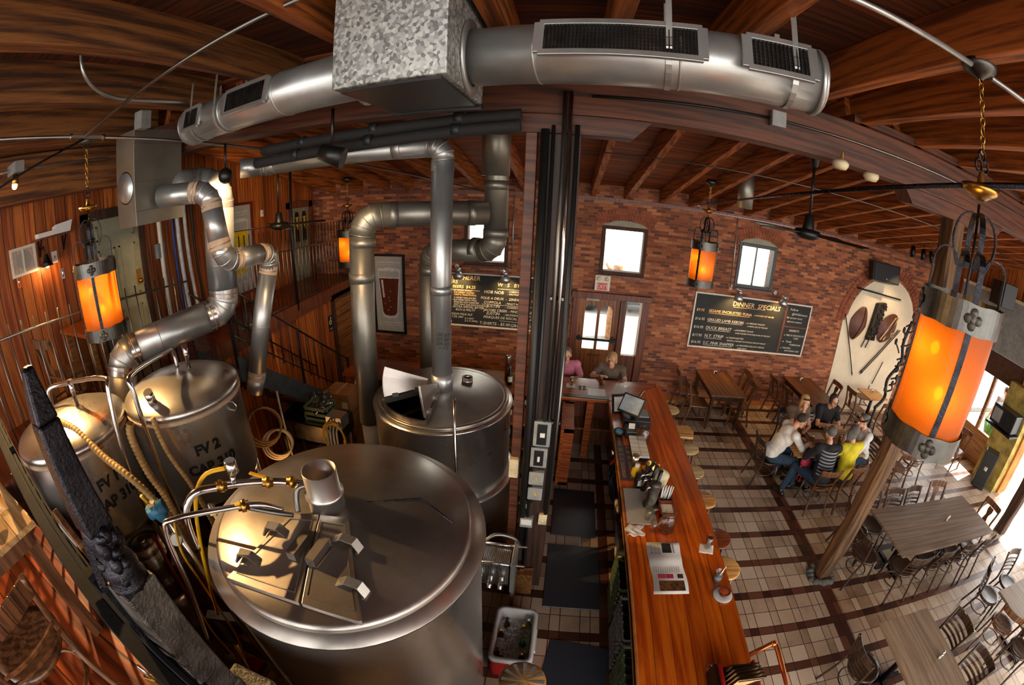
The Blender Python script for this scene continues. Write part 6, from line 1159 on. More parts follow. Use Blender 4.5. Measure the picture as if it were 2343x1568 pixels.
# niche decorations
yn=YW-.02
g=T('hanging_rod','thin black rod hung across the top of the niche','rod',(7.15,yn,2.86)); MB().tube([(6.45,yn-.04,2.91),(7.93,yn-.04,2.83)],.018,8).build('rod_bar','iron',g)
def shield(label,cx,cz,w,h,ang,m):
    g=T('hide_shield',label,'shield',(cx,yn,cz)); vs=[];fs=[]; N=20; Mv=8
    for i in range(Mv+1):
        r=i/Mv
        for k in range(N):
            a=2*PI*k/N; px=w*r*cos(a)*(1-.25*abs(sin(a))); pz=h*r*sin(a); vs.append((cx+px*cos(ang)-pz*sin(ang),yn-.03-.1*(1-r*r)-.03*(1-min(1,abs(px)/w*3)),cz+px*sin(ang)+pz*cos(ang)))
    for i in range(Mv):
        for k in range(N): fs.append((i*N+k,i*N+(k+1)%N,(i+1)*N+(k+1)%N,(i+1)*N+k))
    MB().add(vs,fs,True).build('hide',m,g); q=[Vector((cx-sin(ang)*h*t,yn-.165+.1*t*t,cz+cos(ang)*h*t)) for t in [-.9+1.8*i/8 for i in range(9)]]
    MB().tube(q,.016,6).build('spine','stucco_brown',g); return g
g=shield('brown hide shield on the left of the niche',6.72,2.14,.26,.4,R(-14),'leather_shield'); g=shield('striped hide shield on the right of the niche',7.72,2.12,.3,.4,R(-32),'leather_shield')
b=MB()
for o in (-.05,.05): b.bar((7.5+o,yn-.15,1.86),(7.9+o,yn-.12,2.42),.035,.01,(0,1,0))
b.build('painted_stripe','shield_stripe',g); MB().torus((7.85,yn-.12,2.0),.05,.01,(0,1,0)).sph((7.85,yn-.12,2.0),.018,8).build('eye_motif','shield_stripe',g)
g=T('carved_mask','tall dark carved wooden mask between the two shields','carving',(7.25,yn,1.7)); b=MB(); rd=random.Random(3)
b.hexa([(7.05,yn-.1,1.8),(7.3,yn-.1,1.8),(7.3,yn-.02,1.8),(7.05,yn-.02,1.8),(7.15,yn-.12,2.66),(7.42,yn-.12,2.7),(7.42,yn-.02,2.7),(7.15,yn-.02,2.66)])
for k in range(70): t=rd.random(); b.sph((7.08+.13*t+.24*rd.random(),yn-.12,1.82+.84*t),rd.uniform(.016,.035),6)
b.build('carved_body','carving',g); MB().bar((7.05,yn-.06,1.85),(6.98,yn-.05,1.6),.02,.02).bar((7.18,yn-.06,1.85),(7.12,yn-.05,1.6),.02,.02).build('prong','carving',g)
for a,b_,t in (((6.26,2.3),(6.95,.96),'thin black spear on the left of the niche'),((8.2,2.12),(7.28,1.0),'thin black spear slanting on the right of the niche'),((8.13,2.12),(7.24,1.03),'second thin spear crossing beside the right one'),((7.9,1.3),(7.75,.75),'short dark staff low on the right of the niche')):
    g=T('spear',t,'spear',(b_[0],yn,b_[1])); MB().tube([(a[0],yn-.03,a[1]),(b_[0],yn-.03,b_[1])],.012,8).build('shaft','carving',g); MB().tube([(b_[0],yn-.03,b_[1]),(b_[0]+(b_[0]-a[0])*.06,yn-.03,b_[1]+(b_[1]-a[1])*.06)],[.02,.004],8).build('spear_tip','iron',g)
def loudspeaker(label,c,w,d,h,rz,m='black_paint',tilt=0):
    g=T('loudspeaker',label,'speaker',c); rm=Matrix.Rotation(rz,3,'Z')@Matrix.Rotation(tilt,3,'X')
    pts=[(-w/2,-d/2),(w/2,-d/2),(w*.4,d/2),(-w*.4,d/2)]
    vs=[Vector(c)+rm@Vector((x,y,z)) for z in (-h/2,h/2) for x,y in pts]; MB().hexa(vs).build('cabinet','black_paint',g,bev=.012)
    vs=[Vector(c)+rm@Vector((x*.9,y,z*.86)) for z in (-h/2,h/2) for x,y in ((-w/2,-d/2-.012),(w/2,-d/2-.012),(w/2,-d/2),(-w/2,-d/2))]; MB().hexa(vs).build('grille','black_rubber',g); MB().cb(Vector(c)+rm@Vector((0,-d/2-.014,-h*.32)),(.03,.004,.03),rz).build('badge','shield_stripe',g); return g
g=loudspeaker('black loudspeaker hung over the niche',(6.95,YW-.28,3.36),.78,.3,.4,R(-8),tilt=R(-12)); MB().box(6.9,7.0,YW-.14,YW,3.3,3.42).build('wall_bracket','iron',g)
loudspeaker('black loudspeaker hung high at the open right side',(9.3,5.75,3.75),.7,.35,.5,R(70))
g=T('floor_speaker','tall dark floor speaker cabinet against the mustard pier','speaker',(9.25,4.62,0)); MB().hexa([(9.02,4.6,0),(9.2,4.3,0),(9.46,4.46,0),(9.28,4.76,0),(9.02,4.6,.82),(9.2,4.3,.82),(9.46,4.46,.82),(9.28,4.76,.82)]).build('cabinet','plastic_dark',g,bev=.015); MB().hexa([(9.035,4.565,.08),(9.185,4.315,.08),(9.19,4.318,.08),(9.04,4.568,.08),(9.035,4.565,.76),(9.185,4.315,.76),(9.19,4.318,.76),(9.04,4.568,.76)]).build('grille','black_rubber',g); MB().bar((9.1,4.45,.42),(9.1,4.45,.5),.03,.08).build('badge','plastic_white',g)
g=T('amplifier','black music amplifier on a shelf against the mustard pier','amplifier',(9.3,4.6,1.3)); MB().box(9.1,9.5,4.25,4.95,1.34,1.72).build('case','plastic_dark',g,bev=.02); MB().box(9.09,9.1,4.3,4.6,1.4,1.66).build('front_grille','black_rubber',g); MB().box(9.09,9.1,4.65,4.9,1.4,1.66).build('control_panel','plastic_grey',g); MB().box(9.05,9.5,4.2,5.0,1.28,1.32).build('shelf_board','black_paint',g)
g=T('raised_door_panel','grey raised shutter panel above the open side window','shutter',(9.75,6.1,2.55)); MB().box(9.74,9.8,4.8,7.35,2.52,3.75).build('panel','plastic_grey',g); MB().box(9.72,9.74,4.8,7.35,3.68,3.75).build('top_rail','smoke_cream',g)
g=T('iron_ornament','twisting dark wrought iron plant ornament standing behind the nearest lantern','ornament',(6.9,6.35,0)); rd=random.Random(5)
MB().tube(smooth_path([(6.75,6.5,.75),(6.95,6.5,1.0),(6.85,6.5,1.4),(7.1,6.5,1.8),(7.0,6.5,2.2),(7.1,6.5,2.66)],6),.035,8).build('main_stem','carving',g)
b=MB()
for k in range(12): z=1.0+.14*k; a=rd.random()*6; b.tube(smooth_path([(6.95,6.5,z),(7.05+.15*cos(a),6.5+.08*sin(a),z+.08),(7.0+.22*cos(a),6.5+.1*sin(a),z+.2)],4),.018,6).sph((7.0+.22*cos(a),6.5+.1*sin(a),z+.22),(.04,.03,.07),8)
b.build('leaf_scrolls','carving',g); MB().box(6.6,7.0,6.35,6.6,0,.06).tube([(6.8,6.48,.06),(6.78,6.5,.76)],.03,8).build('base','carving',g)
# ---------------------------------------------------------------- people
def cap(b,p,q,r0,r1,n=12):
    p=Vector(p);q=Vector(q); b.tube([p,q],[r0,r1],n); b.sph(p,r0,n); b.sph(q,r1,n)
def melt(b,name,m,root,vox=.012):
    o=b.build(name,m,root); md=o.modifiers.new('join','REMESH'); md.mode='VOXEL'; md.voxel_size=vox; md.use_smooth_shade=True
    s=o.modifiers.new('soft','SMOOTH'); s.iterations=4; s.factor=.5; return o
def hand(b,w,d,up,side,curl=.5):
    """five fingered hand from the wrist w along d"""
    d=Vector(d).normalized(); up=Vector(up); s=d.cross(up).normalized()*side; up=s.cross(d).normalized()*side
    c=Vector(w)+d*.045; 
    for k in range(-1,2): cap(b,Vector(w)+s*.012*k,c+s*.022*k+d*.03,.017,.013,8)
    for k,L in ((-1.5,.062),(-.5,.075),(.5,.072),(1.5,.055)):
        a=c+d*.04+s*.0165*k; e=a+d*L*.55-up*L*.25*curl; f=e+d*L*.45*(1-curl)-up*L*.5*curl
        cap(b,a,e,.0095,.0088,8); cap(b,e,f,.0088,.0075,8)
    a=Vector(w)+d*.03-s*.025; e=a+d*.03-s*.03-up*.01; cap(b,a,e,.012,.010,8); cap(b,e,e+d*.032-s*.004,.010,.008,8)
def person(label,loc,face,lean=.15,head=(0,0),arms=None,legs=None,hair='hair_dark',hairlen=.0,shirt='cloth_white',sleeve=1.,pants='denim',dz=0,sc=1.,stand=False,extra=None,bald=False,skin='skin',neckline=True):
    g=T('person',label,'person',(0,0,0))
    Hh=.92 if stand else .56
    hip=Vector((0,0,Hh)); ch=hip+Vector((0,sin(lean)*.36,cos(lean)*.36)); nk=hip+Vector((0,sin(lean)*.53+.02,cos(lean)*.53)); hd=nk+Vector((.02*head[0],.04+.05*sin(lean)+.02,.145-.06*max(0,sin(lean))))
    sh=[hip+Vector((s*.185,sin(lean)*.47,cos(lean)*.47)) for s in (-1,1)]
    arms=arms or [((-.27,.1,.82),(-.15,.34,.78)),((.27,.1,.82),(.15,.34,.78))]
    legs=legs or ([((-.1,.02,.48),(-.1,0,.09)),((.1,.02,.48),(.1,0,.09))] if stand else [((-.13,.4,.5),(-.14,.42,.09)),((.13,.4,.5),(.14,.42,.09))])
    b=MB()
    def torso(b,e):
        b.sph(hip+Vector((0,-.01,.03)),(.165+e,.125+e,.13+e),18); b.sph(hip+Vector((0,sin(lean)*.18,.18)),(.15+e,.115+e,.17+e),18); b.sph(ch,(.17+e,.115+e,.17+e),18)
        for s in sh: b.sph(s,.07+e,12)
        cap(b,sh[0],sh[1],.06+e,.06+e)
    torso(b,0); cap(b,nk-Vector((0,.02,.06)),nk+Vector((0,.01,.04)),.055,.05)
    yaw=head[0]; pit=head[1]; HR=Matrix.Rotation(-yaw,3,'Z')@Matrix.Rotation(-pit,3,'X')
    hv=lambda x,y,z: hd+HR@Vector((x,y,z))
    b.sph(hd+HR@Vector((0,-.012,.025)),(.073,.09,.095),18); b.sph(hv(0,.03,-.045),(.052,.055,.06),14); cap(b,hv(0,.062,-.09),hv(0,.05,-.07),.022,.03,8)
    cap(b,hv(0,.085,.015),hv(0,.108,-.022),.009,.015,8); b.sph(hv(0,.084,-.055),(.024,.01,.009),8)
    for s in (-1,1): b.sph(hv(s*.075,-.005,-.005),(.012,.022,.032),8); b.sph(hv(s*.03,.07,.03),(.022,.014,.01),8)
    for i,s in enumerate((-1,1)):
        e,w=Vector(arms[i][0]),Vector(arms[i][1]); cap(b,sh[i],e,.047,.04); cap(b,e,w,.039,.027); d=(w-e).normalized(); hand(b,w+d*.012,d if len(arms[i])<3 else arms[i][2],(0,0,1),-s,.55)
        k,a=Vector(legs[i][0]),Vector(legs[i][1]); h0=hip+Vector((s*.095,.0,-.03)); cap(b,h0,k,.082,.058); cap(b,k,a,.055,.038); fd=Vector((k.x-h0.x,k.y-h0.y,0)); fd=fd.normalized() if fd.length>.1 else Vector((0,1,0)); cap(b,a+Vector((0,0,-.04)),a+fd*.13+Vector((0,0,-.055)),.04,.03)
    melt(b,'body',skin,g,.0085)
    b=MB(); torso(b,.014)
    for i,s in enumerate((-1,1)):
        e,w=Vector(arms[i][0]),Vector(arms[i][1])
        if sleeve>=1: cap(b,sh[i],e,.064,.055); cap(b,e,e+(w-e)*min(.9,sleeve-.1),.054,.042)
        else: cap(b,sh[i],sh[i]+(e-sh[i])*sleeve,.066,.062)
    melt(b,'shirt',shirt,g,.012)
    b=MB(); b.sph(hip+Vector((0,0,0)),(.178,.145,.115),16)
    for i,s in enumerate((-1,1)):
        k,a=Vector(legs[i][0]),Vector(legs[i][1]); h0=hip+Vector((s*.095,.0,-.03)); cap(b,h0,k,.095,.07); cap(b,k,a+(k-a)*.12,.068,.055)
    melt(b,'trousers',pants,g,.013)
    for i,s in enumerate((-1,1)):
        k,a=Vector(legs[i][0]),Vector(legs[i][1]); h0=hip+Vector((s*.095,0,0)); fd=Vector((k.x-h0.x,k.y-h0.y,0)); fd=fd.normalized() if fd.length>.1 else Vector((0,1,0)); b=MB(); cap(b,a+Vector((0,0,-.045))-fd*.05,a+fd*.15+Vector((0,0,-.055)),.045,.036); b.sph(a+Vector((0,0,0)),.05,10); o=melt(b,'shoe','shoe',g,.012)
    b=MB(); b.sph(hv(0,-.03,.045),(.084,.092,.088) if not bald else (.08,.085,.06),16)
    if bald: b=MB(); b.torus(hv(0,-.035,.0),.072,.022,HR@Vector((0,0,1)),18,8)
    if hairlen:
        for k in range(9): a=PI*(1+k/8)*1.0; b.sph(hv(.075*cos(a),.02+.085*sin(a),.02-hairlen*.45),(.03,.03,.03+hairlen*.55),10)
    melt(b,'hair',hair,g,.012)
    e=MB()
    for s in (-1,1): e.sph(hv(s*.03,.078,.016),(.011,.007,.007),8)
    e.build('eyes','cord_black',g); l=MB().sph(hv(0,.092,-.056),(.022,.004,.005),8).build('mouth','red_ink',g)
    if extra: extra(g,hv,hip,ch,lean)
    g.location=(loc[0],loc[1],dz); g.rotation_euler=(0,0,R(face-90)); g.scale=(sc,)*3; return g
A_rest=[((-.26,.24,.76),(-.12,.42,.79)),((.26,.24,.76),(.12,.42,.79))]
def stripes(g,hv,hip,ch,lean):
    b=MB()
    for k in range(9):
        z=.62+.05*k; pts=[]
        for i in range(9): a=-1.15+2.3*i/8; yy=sin(lean)*(z-.56); pts.append(((.178+.004)*sin(a)*.92,yy-(.134)*cos(a)-.012,z))
        for p,q in zip(pts,pts[1:]): b.bar(p,q,.006,.022,(0,0,1))
    b.build('back_stripe','cloth_grey',g)
def cap_hat(g,hv,hip,ch,lean):
    MB().torus(hv(0,-.015,.045),.085,.016,hv(0,.2,1)-hv(0,0,0),20,8).build('headband','black_paint',g)
def shades(g,hv,hip,ch,lean):
    MB().tube([hv(-.08,.03,.09),hv(-.04,.07,.105),hv(0,.075,.105),hv(.04,.07,.105),hv(.08,.03,.09)],.012,8).build('sunglasses','black_paint',g)
person('person in a white shirt leaning over the group table with elbows on it',(3.52,5.18),-2,.5,(.1,.35),[((-.26,.36,.78),(-.12,.5,.79)),((.24,.4,.78),(.1,.58,.79))],[((-.15,.4,.52),(-.16,.3,.09)),((.16,.42,.5),(.2,.5,.09))],hair='hair_dark',shirt='cloth_white',pants='denim')
person('person with blond hair and sunglasses on the head resting chin on hand',(4.2,5.93),-85,.25,(.1,.25),[((-.22,.3,.77),(-.06,.42,.79)),((.18,.34,.77),(.05,.33,1.08),(0,-.1,1))],hair='hair_blond',hairlen=.1,shirt='cloth_brown',sleeve=.4,extra=shades)
person('person in a black tee shirt with arms folded on the group table',(4.92,5.96),-95,.18,(-.1,.15),[((-.25,.26,.79),(.1,.34,.81)),((.25,.28,.8),(-.1,.37,.83))],hair='hair_dark',hairlen=.04,shirt='cloth_black',sleeve=.6)
person('person in a dark top with grey stripes across the back, seen from behind',(4.14,4.5),86,.2,(0,.2),A_rest,[((-.28,.38,.5),(-.42,.3,.09)),((.1,.42,.5),(.1,.4,.09))],hair='hair_grey',shirt='cloth_black',sleeve=1.6,extra=stripes)
person('person in a yellow shirt with bobbed hair, seen from behind',(4.65,4.55),96,.15,(-.3,.15),[((-.24,.22,.76),(-.14,.4,.79)),((.24,.2,.76),(.12,.4,.79))],hair='hair_grey',hairlen=.12,shirt='cloth_yellow',sleeve=.5)
person('person in white sleeves and a black headband at the far end of the group table',(5.42,5.1),176,.3,(0,.2),[((-.25,.3,.77),(-.14,.46,.79)),((.25,.3,.77),(.1,.44,.79))],hair='hair_grey',shirt='cloth_white',sleeve=1.7,extra=cap_hat)
person('person in a pink shirt sitting at the back counter, half hidden by the post',(.14,6.72),-88,.12,(0,.1),[((-.27,.22,.88),(-.12,.42,.92)),((.27,.22,.88),(.12,.42,.92))],hair='hair_grey',shirt='cloth_pink',sleeve=.8,dz=.12)
person('person with short blond hair at the back counter holding a red drink',(.93,6.68),-100,.12,(.2,.1),[((-.27,.2,.9),(-.15,.4,.93)),((.3,.22,.92),(.14,.36,1.0))],hair='hair_blond',hairlen=.05,shirt='cloth_brown',sleeve=.5,dz=.12)
pint('small glass of red beer in the hand of the blond person at the back counter',.73,6.23,'pint_amber',Z,.036,.12,.8)
for x,t in ((.14,'stool under the person in pink at the back counter'),(.93,'stool under the blond person at the back counter')): stool('counter_stool',t,x,6.72,.58,'stool_light',grp='stools at the back counter')
person('person in a grey shirt standing outside the open side window',(11.1,5.75),60,.05,(0,0),[((-.27,0,1.15),(-.28,.08,.9)),((.27,0,1.15),(.28,.08,.9))],hair='hair_dark',shirt='cloth_grey',sleeve=.6,stand=True)
# ---------------------------------------------------------------- mezzanine foreground
def rail_pt(x,z,off=0): return Vector((x,-.145*x+.0+off,z))
g=T('iron_railing','heavy black iron railing along the mezzanine edge beside the pine table','railing',(-1.6,.23,ZM))
for z,off,w,h,nm,m in ((3.14,0,.045,.02,'top_rail','iron_black'),(3.08,.035,.02,.03,'second_rail','iron_black'),(2.92,.055,.03,.02,'middle_rail','iron_black'),(2.4,.06,.05,.02,'bottom_rail','iron_black')):
    MB().bar(rail_pt(-3.6,z,off),rail_pt(-.25,z,off),w,h).build(nm,m,g,bev=.004)
for k in range(17):
    x=-3.5+.19*k; MB().tube([rail_pt(x,2.4,.055)+Vector((.006*cos(t*9),.006*sin(t*9),t*.52)) for t in [i/14 for i in range(15)]],.012,6).build('twisted_bar','iron_black',g)
for x in (-3.55,-2.4,-1.2,-.3): MB().bar(rail_pt(x,2.2,.05),rail_pt(x,3.12,.03),.04,.04,(1,0,0)).build('rail_post','iron_black',g)
b=MB()
for k in range(22): x=-3.5+.15*k; b.tube([rail_pt(x+.05*cos(t),3.0+.045*sin(t),.045) for t in [2*PI*i/10 for i in range(10)]],.009,6,closed=True)
b.build('chain_scroll','iron_black',g)
g=T('padlock','small brass and chrome padlock hanging on the iron railing','padlock',(-.86,.1,3.0)); p=rail_pt(-.86,3.06,-.035)
MB().tube(smooth_path([p+Vector((-.012,0,-.04)),p+Vector((-.012,0,.0)),p+Vector((0,0,.014)),p+Vector((.012,0,0)),p+Vector((.012,0,-.04))],4),.004,8).build('shackle','chrome',g); MB().cb(p+Vector((0,0,-.06)),(.04,.018,.045),.3).build('lock_body','brass',g,bev=.003); MB().cb(p+Vector((0,0,-.085)),(.041,.019,.008),.3).build('bumper','cord_blue',g)
# forged newel post in front of the rail
g=T('iron_newel','tall forged iron newel post with a pointed tip and bulbous collar','iron post',(-.83,.22,ZM)); c=Vector((-.83,.222,0))
def sq(z0,r0,z1,r1,b=None):
    b=b or MB(); 
    return b.hexa([(c.x+sx*r0,c.y+sy*r0,z0) for sx,sy in ((-1,-1),(1,-1),(1,1),(-1,1))]+[(c.x+sx*r1,c.y+sy*r1,z1) for sx,sy in ((-1,-1),(1,-1),(1,1),(-1,1))])
sq(2.2,.055,3.3,.05).build('shaft','iron_rough',g,bev=.006); sq(3.46,.036,3.7,.026,sq(3.7,.026,3.8,.012)).build('spear_tip','iron',g,bev=.006)
b=MB(); rd=random.Random(2)
b.lathe([(.03,3.28),(.05,3.29),(.052,3.31),(.044,3.325),(.05,3.34),(.046,3.36),(.036,3.38),(.04,3.42),(.042,3.45),(.034,3.48),(.02,3.5)],c,22)
for k in range(26): a=rd.random()*6.3; z=rd.uniform(3.29,3.46); b.sph((c.x+.034*cos(a),c.y+.034*sin(a),z),(.018,.018,rd.uniform(.012,.03)),8)
b.build('forged_collar','iron',g)
MB().bar(c+Vector((-.02,-.03,3.44)),c+Vector((-.05,-.055,3.3)),.012,.02).bar(c+Vector((-.05,-.055,3.3)),c+Vector((-.02,-.04,2.6)),.012,.02).build('side_strap','iron',g); MB().cb(c+Vector((0,0,2.75)),(.12,.12,.12)).cb(c+Vector((.06,.06,2.68)),(.16,.1,.16)).build('base_block','iron_rough',g,bev=.01)
g=T('iron_bracket','wide black iron plate bracket beneath the newel post at the railing','bracket',(-.72,.26,2.6)); MB().hexa([(-.95,.2,2.5),(-.35,.06,2.5),(-.33,.16,2.5),(-.93,.3,2.5),(-.95,.2,2.6),(-.35,.06,2.6),(-.33,.16,2.6),(-.93,.3,2.6)]).build('plate','iron',g,bev=.01)
g=T('door_latch','brown wooden latch handle on an iron rod behind the railing','latch',(-1.25,.24,3.2)); MB().bar((-1.3,.245,3.28),(-1.16,.235,3.22),.02,.035).build('handle','chair_brown',g,bev=.004); MB().bar((-1.17,.235,3.22),(-.98,.22,3.05),.014,.01).build('rod_bar','brass',g)
MB().bar((-1.28,.235,3.25),(-1.19,.232,3.22),.012,.02).build('notches','plastic_grey',g)
# pine table and chair on the mezzanine
g=T('pine_table','pale pine table on the mezzanine behind the railing','table',(-2.6,0,ZM)); MB().box(-3.3,-1.97,-.55,.25,2.92,2.95).build('tabletop','pine_top',g,bev=.004)
for x in (-3.2,-2.06):
    for y in (-.48,.18): MB().box(x-.035,x+.035,y-.035,y+.035,ZM,2.92).build('leg','chair_brown',g)
MB().box(-3.25,-2.0,-.5,.2,2.84,2.92).build('apron','chair_brown',g)
g=T('glass_shaker','clear glass shaker with chrome top on the pine table','shaker',(-2.2,.16,2.95)); MB().lathe([(0,0),(.028,0),(.03,.01),(.026,.09),(0,.09)],(-2.2,.16,2.95),16).build('glass_body','clear_glass',g); MB().lathe([(.028,.088),(.028,.105),(.016,.12),(0,.122)],(-2.2,.16,2.95),16).build('cap','chrome',g)
g=dup(PO,(-1.82,-.17,ZM),R(90),'brown bentwood chair with a grained seat by the pine table','mezzanine chairs'); g=dup(PB,(-4.62,1.72,ZM),R(10),'dark chair on the gallery by the plank wall under the shelf','mezzanine chairs')
g=T('gallery_table','worn wooden table on the gallery behind the iron bars','table',(-4.75,2.2,ZM)); MB().box(-5.2,-4.4,1.95,2.55,2.91,2.95).build('tabletop','counter_wood',g,bev=.004)
for x in (-5.12,-4.47):
    for y in (2.02,2.48): MB().box(x-.035,x+.035,y-.035,y+.035,ZM,2.91).build('leg','plank_brown',g)
# picket railings along the gallery
def pickets(label,x,y0,y1,zr0,zr1,n,m,zb=2.22,up=.1,zb1=None):
    g=T('gallery_railing',label,'railing',(x,(y0+y1)/2,ZM)); zr=lambda t: zr0+(zr1-zr0)*t; zbt=lambda t: zb+((zb1 if zb1 is not None else zb)-zb)*t
    MB().tube([(x,y0,zr0),(x,y1,zr1)],.011,8).build('top_rail',m,g)
    for k in range(n): t=(k+.5)/n; y=y0+(y1-y0)*t; MB().tube([(x,y,zbt(t)),(x,y,zr(t)+up)],.009,6).build('picket',m,g)
    MB().tube([(x,y0,zbt(0)+.03),(x,y1,zbt(1)+.03)],.009,8).build('bottom_rail',m,g); return g
pickets('tall spiked iron railing of the gallery beside the fermenters',-4.19,.55,3.35,3.32,3.13,20,'rod_steel')
g=pickets('tall iron picket railing of the gallery above the restroom door',-4.19,4.2,7.85,3.15,3.02,34,'rod_steel',2.22,.35); MB().tube([(-4.18,5.6,2.1),(-4.18,5.6,4.35)],.022,10).build('tall_post','black_paint',g)
# stairs
g=T('staircase','dark staircase from the gallery down past the plank wall','stairs',(-3.83,4.6,0))
n=11
for k in range(n): z=2.2-(k+1)*2.2/(n+1); y=3.3+k*.235; MB().box(-4.18,-3.47,y,y+.27,z-.03,z).build('tread','chair_dark',g)
for x in (-4.19,-3.47): MB().hexa([(x,3.3,2.0),(x+.03,3.3,2.0),(x+.03,6.0,-.0),(x,6.0,-.0),(x,3.3,2.3),(x+.03,3.3,2.3),(x+.03,6.15,.18),(x,6.15,.18)]).build('stringer','slate_blue',g)
def slope(y): return 2.25-(y-3.3)*.785
b=MB().tube([(-3.46,3.25,3.15),(-3.46,5.85,1.22)],.014,8); hr=b.build('hand_rail','black_paint',g); MB().tube([(-3.46,3.3,2.55),(-3.46,5.85,.62)],.01,8).build('lower_rail','black_paint',g); MB().tube([(-4.12,3.3,3.0),(-4.12,5.85,1.0)],.014,8).build('wall_rail','black_paint',g)
for k in range(13): y=3.4+.19*k; t=(y-3.25)/2.6; MB().tube([(-3.46,y,2.5-(y-3.3)*.757),(-3.46,y,3.15-1.93*t)],.009,6).build('baluster','black_paint',g)
for y in (3.3,4.55,5.85): t=(y-3.25)/2.6; MB().bar((-3.46,y,slope(y)-.1),(-3.46,y,3.17-1.93*t),.03,.03,(1,0,0)).build('newel','black_paint',g)
# brewery floor clutter by the stairs
g=T('steel_sink','long steel sink on legs beside the stairs','sink',(-3.2,4.3,0)); b=MB().box(-3.72,-2.72,4.02,4.55,.78,.8); 
for q in ((-3.72,-2.72,4.02,4.05,.78,1.05),(-3.72,-2.72,4.52,4.55,.78,1.05),(-3.72,-3.69,4.05,4.52,.78,1.05),(-2.75,-2.72,4.05,4.52,.78,1.05),(-3.25,-3.22,4.05,4.52,.78,1.05)): b.box(*q)
b.build('basin','pewter',g,bev=.004)
for x in (-3.66,-2.78):
    for y in (4.08,4.49): MB().tube([(x,y,.78),(x,y,0)],.02,8).build('leg','galv_dull',g)
MB().tube(smooth_path([(-3.4,4.55,1.05),(-3.4,4.55,1.2),(-3.3,4.5,1.28),(-3.2,4.4,1.2)],5),.014,8).build('faucet','chrome',g)
crate('green crate full of brewing tools standing in the steel sink',-3.05,4.25,.98,'green_crate',.36,.3,.2)['group']='tool crates'
rd=random.Random(9)
for k in range(9):
    x=-3.15+.025*k; g=T('brewing_tool','shiny metal fitting lying in the green crate','tool',(x,4.25,1.1),'metal fittings in the green crate'); a=rd.random()*3; d=Vector((cos(a)*.12,sin(a)*.12,.04)); p=Vector((x,4.25+.05*sin(k),1.17+.012*k)); MB().tube([p-d,p+d],.014,8).build('tube','chrome',g); MB().tube([p+d*.8,p+d],.024,10).build('ferrule','chrome',g)
g=T('plastic_scoop','clear plastic jug on top of the green crate','jug',(-3.0,4.3,1.2)); MB().lathe([(0,0),(.07,0),(.09,.18),(.085,.18),(.066,.01)],(-3.0,4.33,1.25),20).build('jug_body','plastic_clear',g)
g=T('metal_toolbox','metal box with hoses beside the green crate','box',(-2.7,4.15,1.05)); MB().box(-2.85,-2.62,4.05,4.25,1.05,1.22).build('case','galv',g)
for k in range(4): MB().tube([(-2.82+.05*k,4.04,1.15),(-2.82+.05*k,3.98,1.05),(-2.83+.05*k,3.96,.6)],.014,8).build('hose_tail','pvc',g)
g=T('yellow_hose','coiled yellow hose hanging on the sink','hose',(-2.75,4.0,.9)); 
for k in range(3): MB().tube([(-2.72+.16*cos(t)+.02*k,3.97-.02*k,.98+.22*sin(t)) for t in [2*PI*i/20 for i in range(20)]],.011,8,closed=True).build('coil','cord_yellow',g)
for i,(z,t) in enumerate(((.0,'lower cardboard carton beside the stairs foot'),(.36,'upper cardboard carton beside the stairs foot'),(.72,'topmost open cardboard carton beside the stairs foot'))):
    g=T('cardboard_box',t,'box',(-3.2,5.1,z),'cardboard cartons'); MB().box(-3.4,-2.98,4.9,5.28,z,z+.35).build('carton','cardboard',g,bev=.004); MB().box(-3.1,-3.0,4.897,4.9,z+.12,z+.22).build('label_patch','paper',g); MB().box(-3.2,-3.17,4.895,5.285,z+.35,z+.352).build('tape_strip','tape',g)
crate('white bottle crate of dark bottles on the floor behind the grey stack',-2.75,5.35,.5,'plastic_white',.34,.4,.22)['group']='bottle crates'
g=T('plastic_bucket','white plastic tub under the steel sink','bucket',(-3.1,4.3,0)); MB().lathe([(0,.3),(.12,.3),(.12,.28),(.11,0),(0,0)],(-3.05,4.2,.3),22).build('tub','plastic_white',g); MB().box(-3.25,-2.85,4.05,4.4,.26,.3).build('lid','black_paint',g)
for i,(c,r,ax,m,t) in enumerate((((-3.5,3.5,1.25),.25,(.5,-.6,.3),'tan_hose','loops of tan tubing hung on the wall below the hanging duct'),((-3.4,3.6,.95),.2,(.5,-.6,.2),'pvc','second loop of pale tubing hung below the hanging duct'),((-2.6,3.9,.2),.35,(0,0,1),'cord_black','black hose coiled on the floor by the steel sink'),((-1.5,2.75,1.35),.28,(.2,-.9,.4),'tan_hose','ribbed hose loop arching between kettle and mash tun'))):
    g=T('hose_coil',t,'hose',c)
    for k in range(3): MB().torus((c[0]+.02*k,c[1]+.01*k,c[2]+.015*k),r*(1-.06*k),.014,ax,28,8).build('loop',m,g)
rod('white plastic pipe standing by the steel sink',(-3.3,3.75,0),(-3.42,3.85,1.6),.014,'pvc',cat='pipe',name='pipe'); rod('thin yellow drain line on the brick pier',(-3.5,2.9,.2),(-3.62,2.92,1.7),.012,'cord_yellow',cat='pipe',name='pipe')
g=T('work_lamp','small work lamp glowing orange on the floor under the hanging duct','lamp',(-3.3,3.5,.3)); MB().lathe([(.03,.0),(.06,.06),(.05,.06),(.02,.01)],(-3.3,3.45,.55),16).build('lamp_shade','rust_wall',g); MB().sph((-3.3,3.45,.6),.03,10).build('bulb','bulb_warm',g); MB().tube([(-3.3,3.45,.55),(-3.3,3.45,0)],.012,8).build('stand','iron',g)
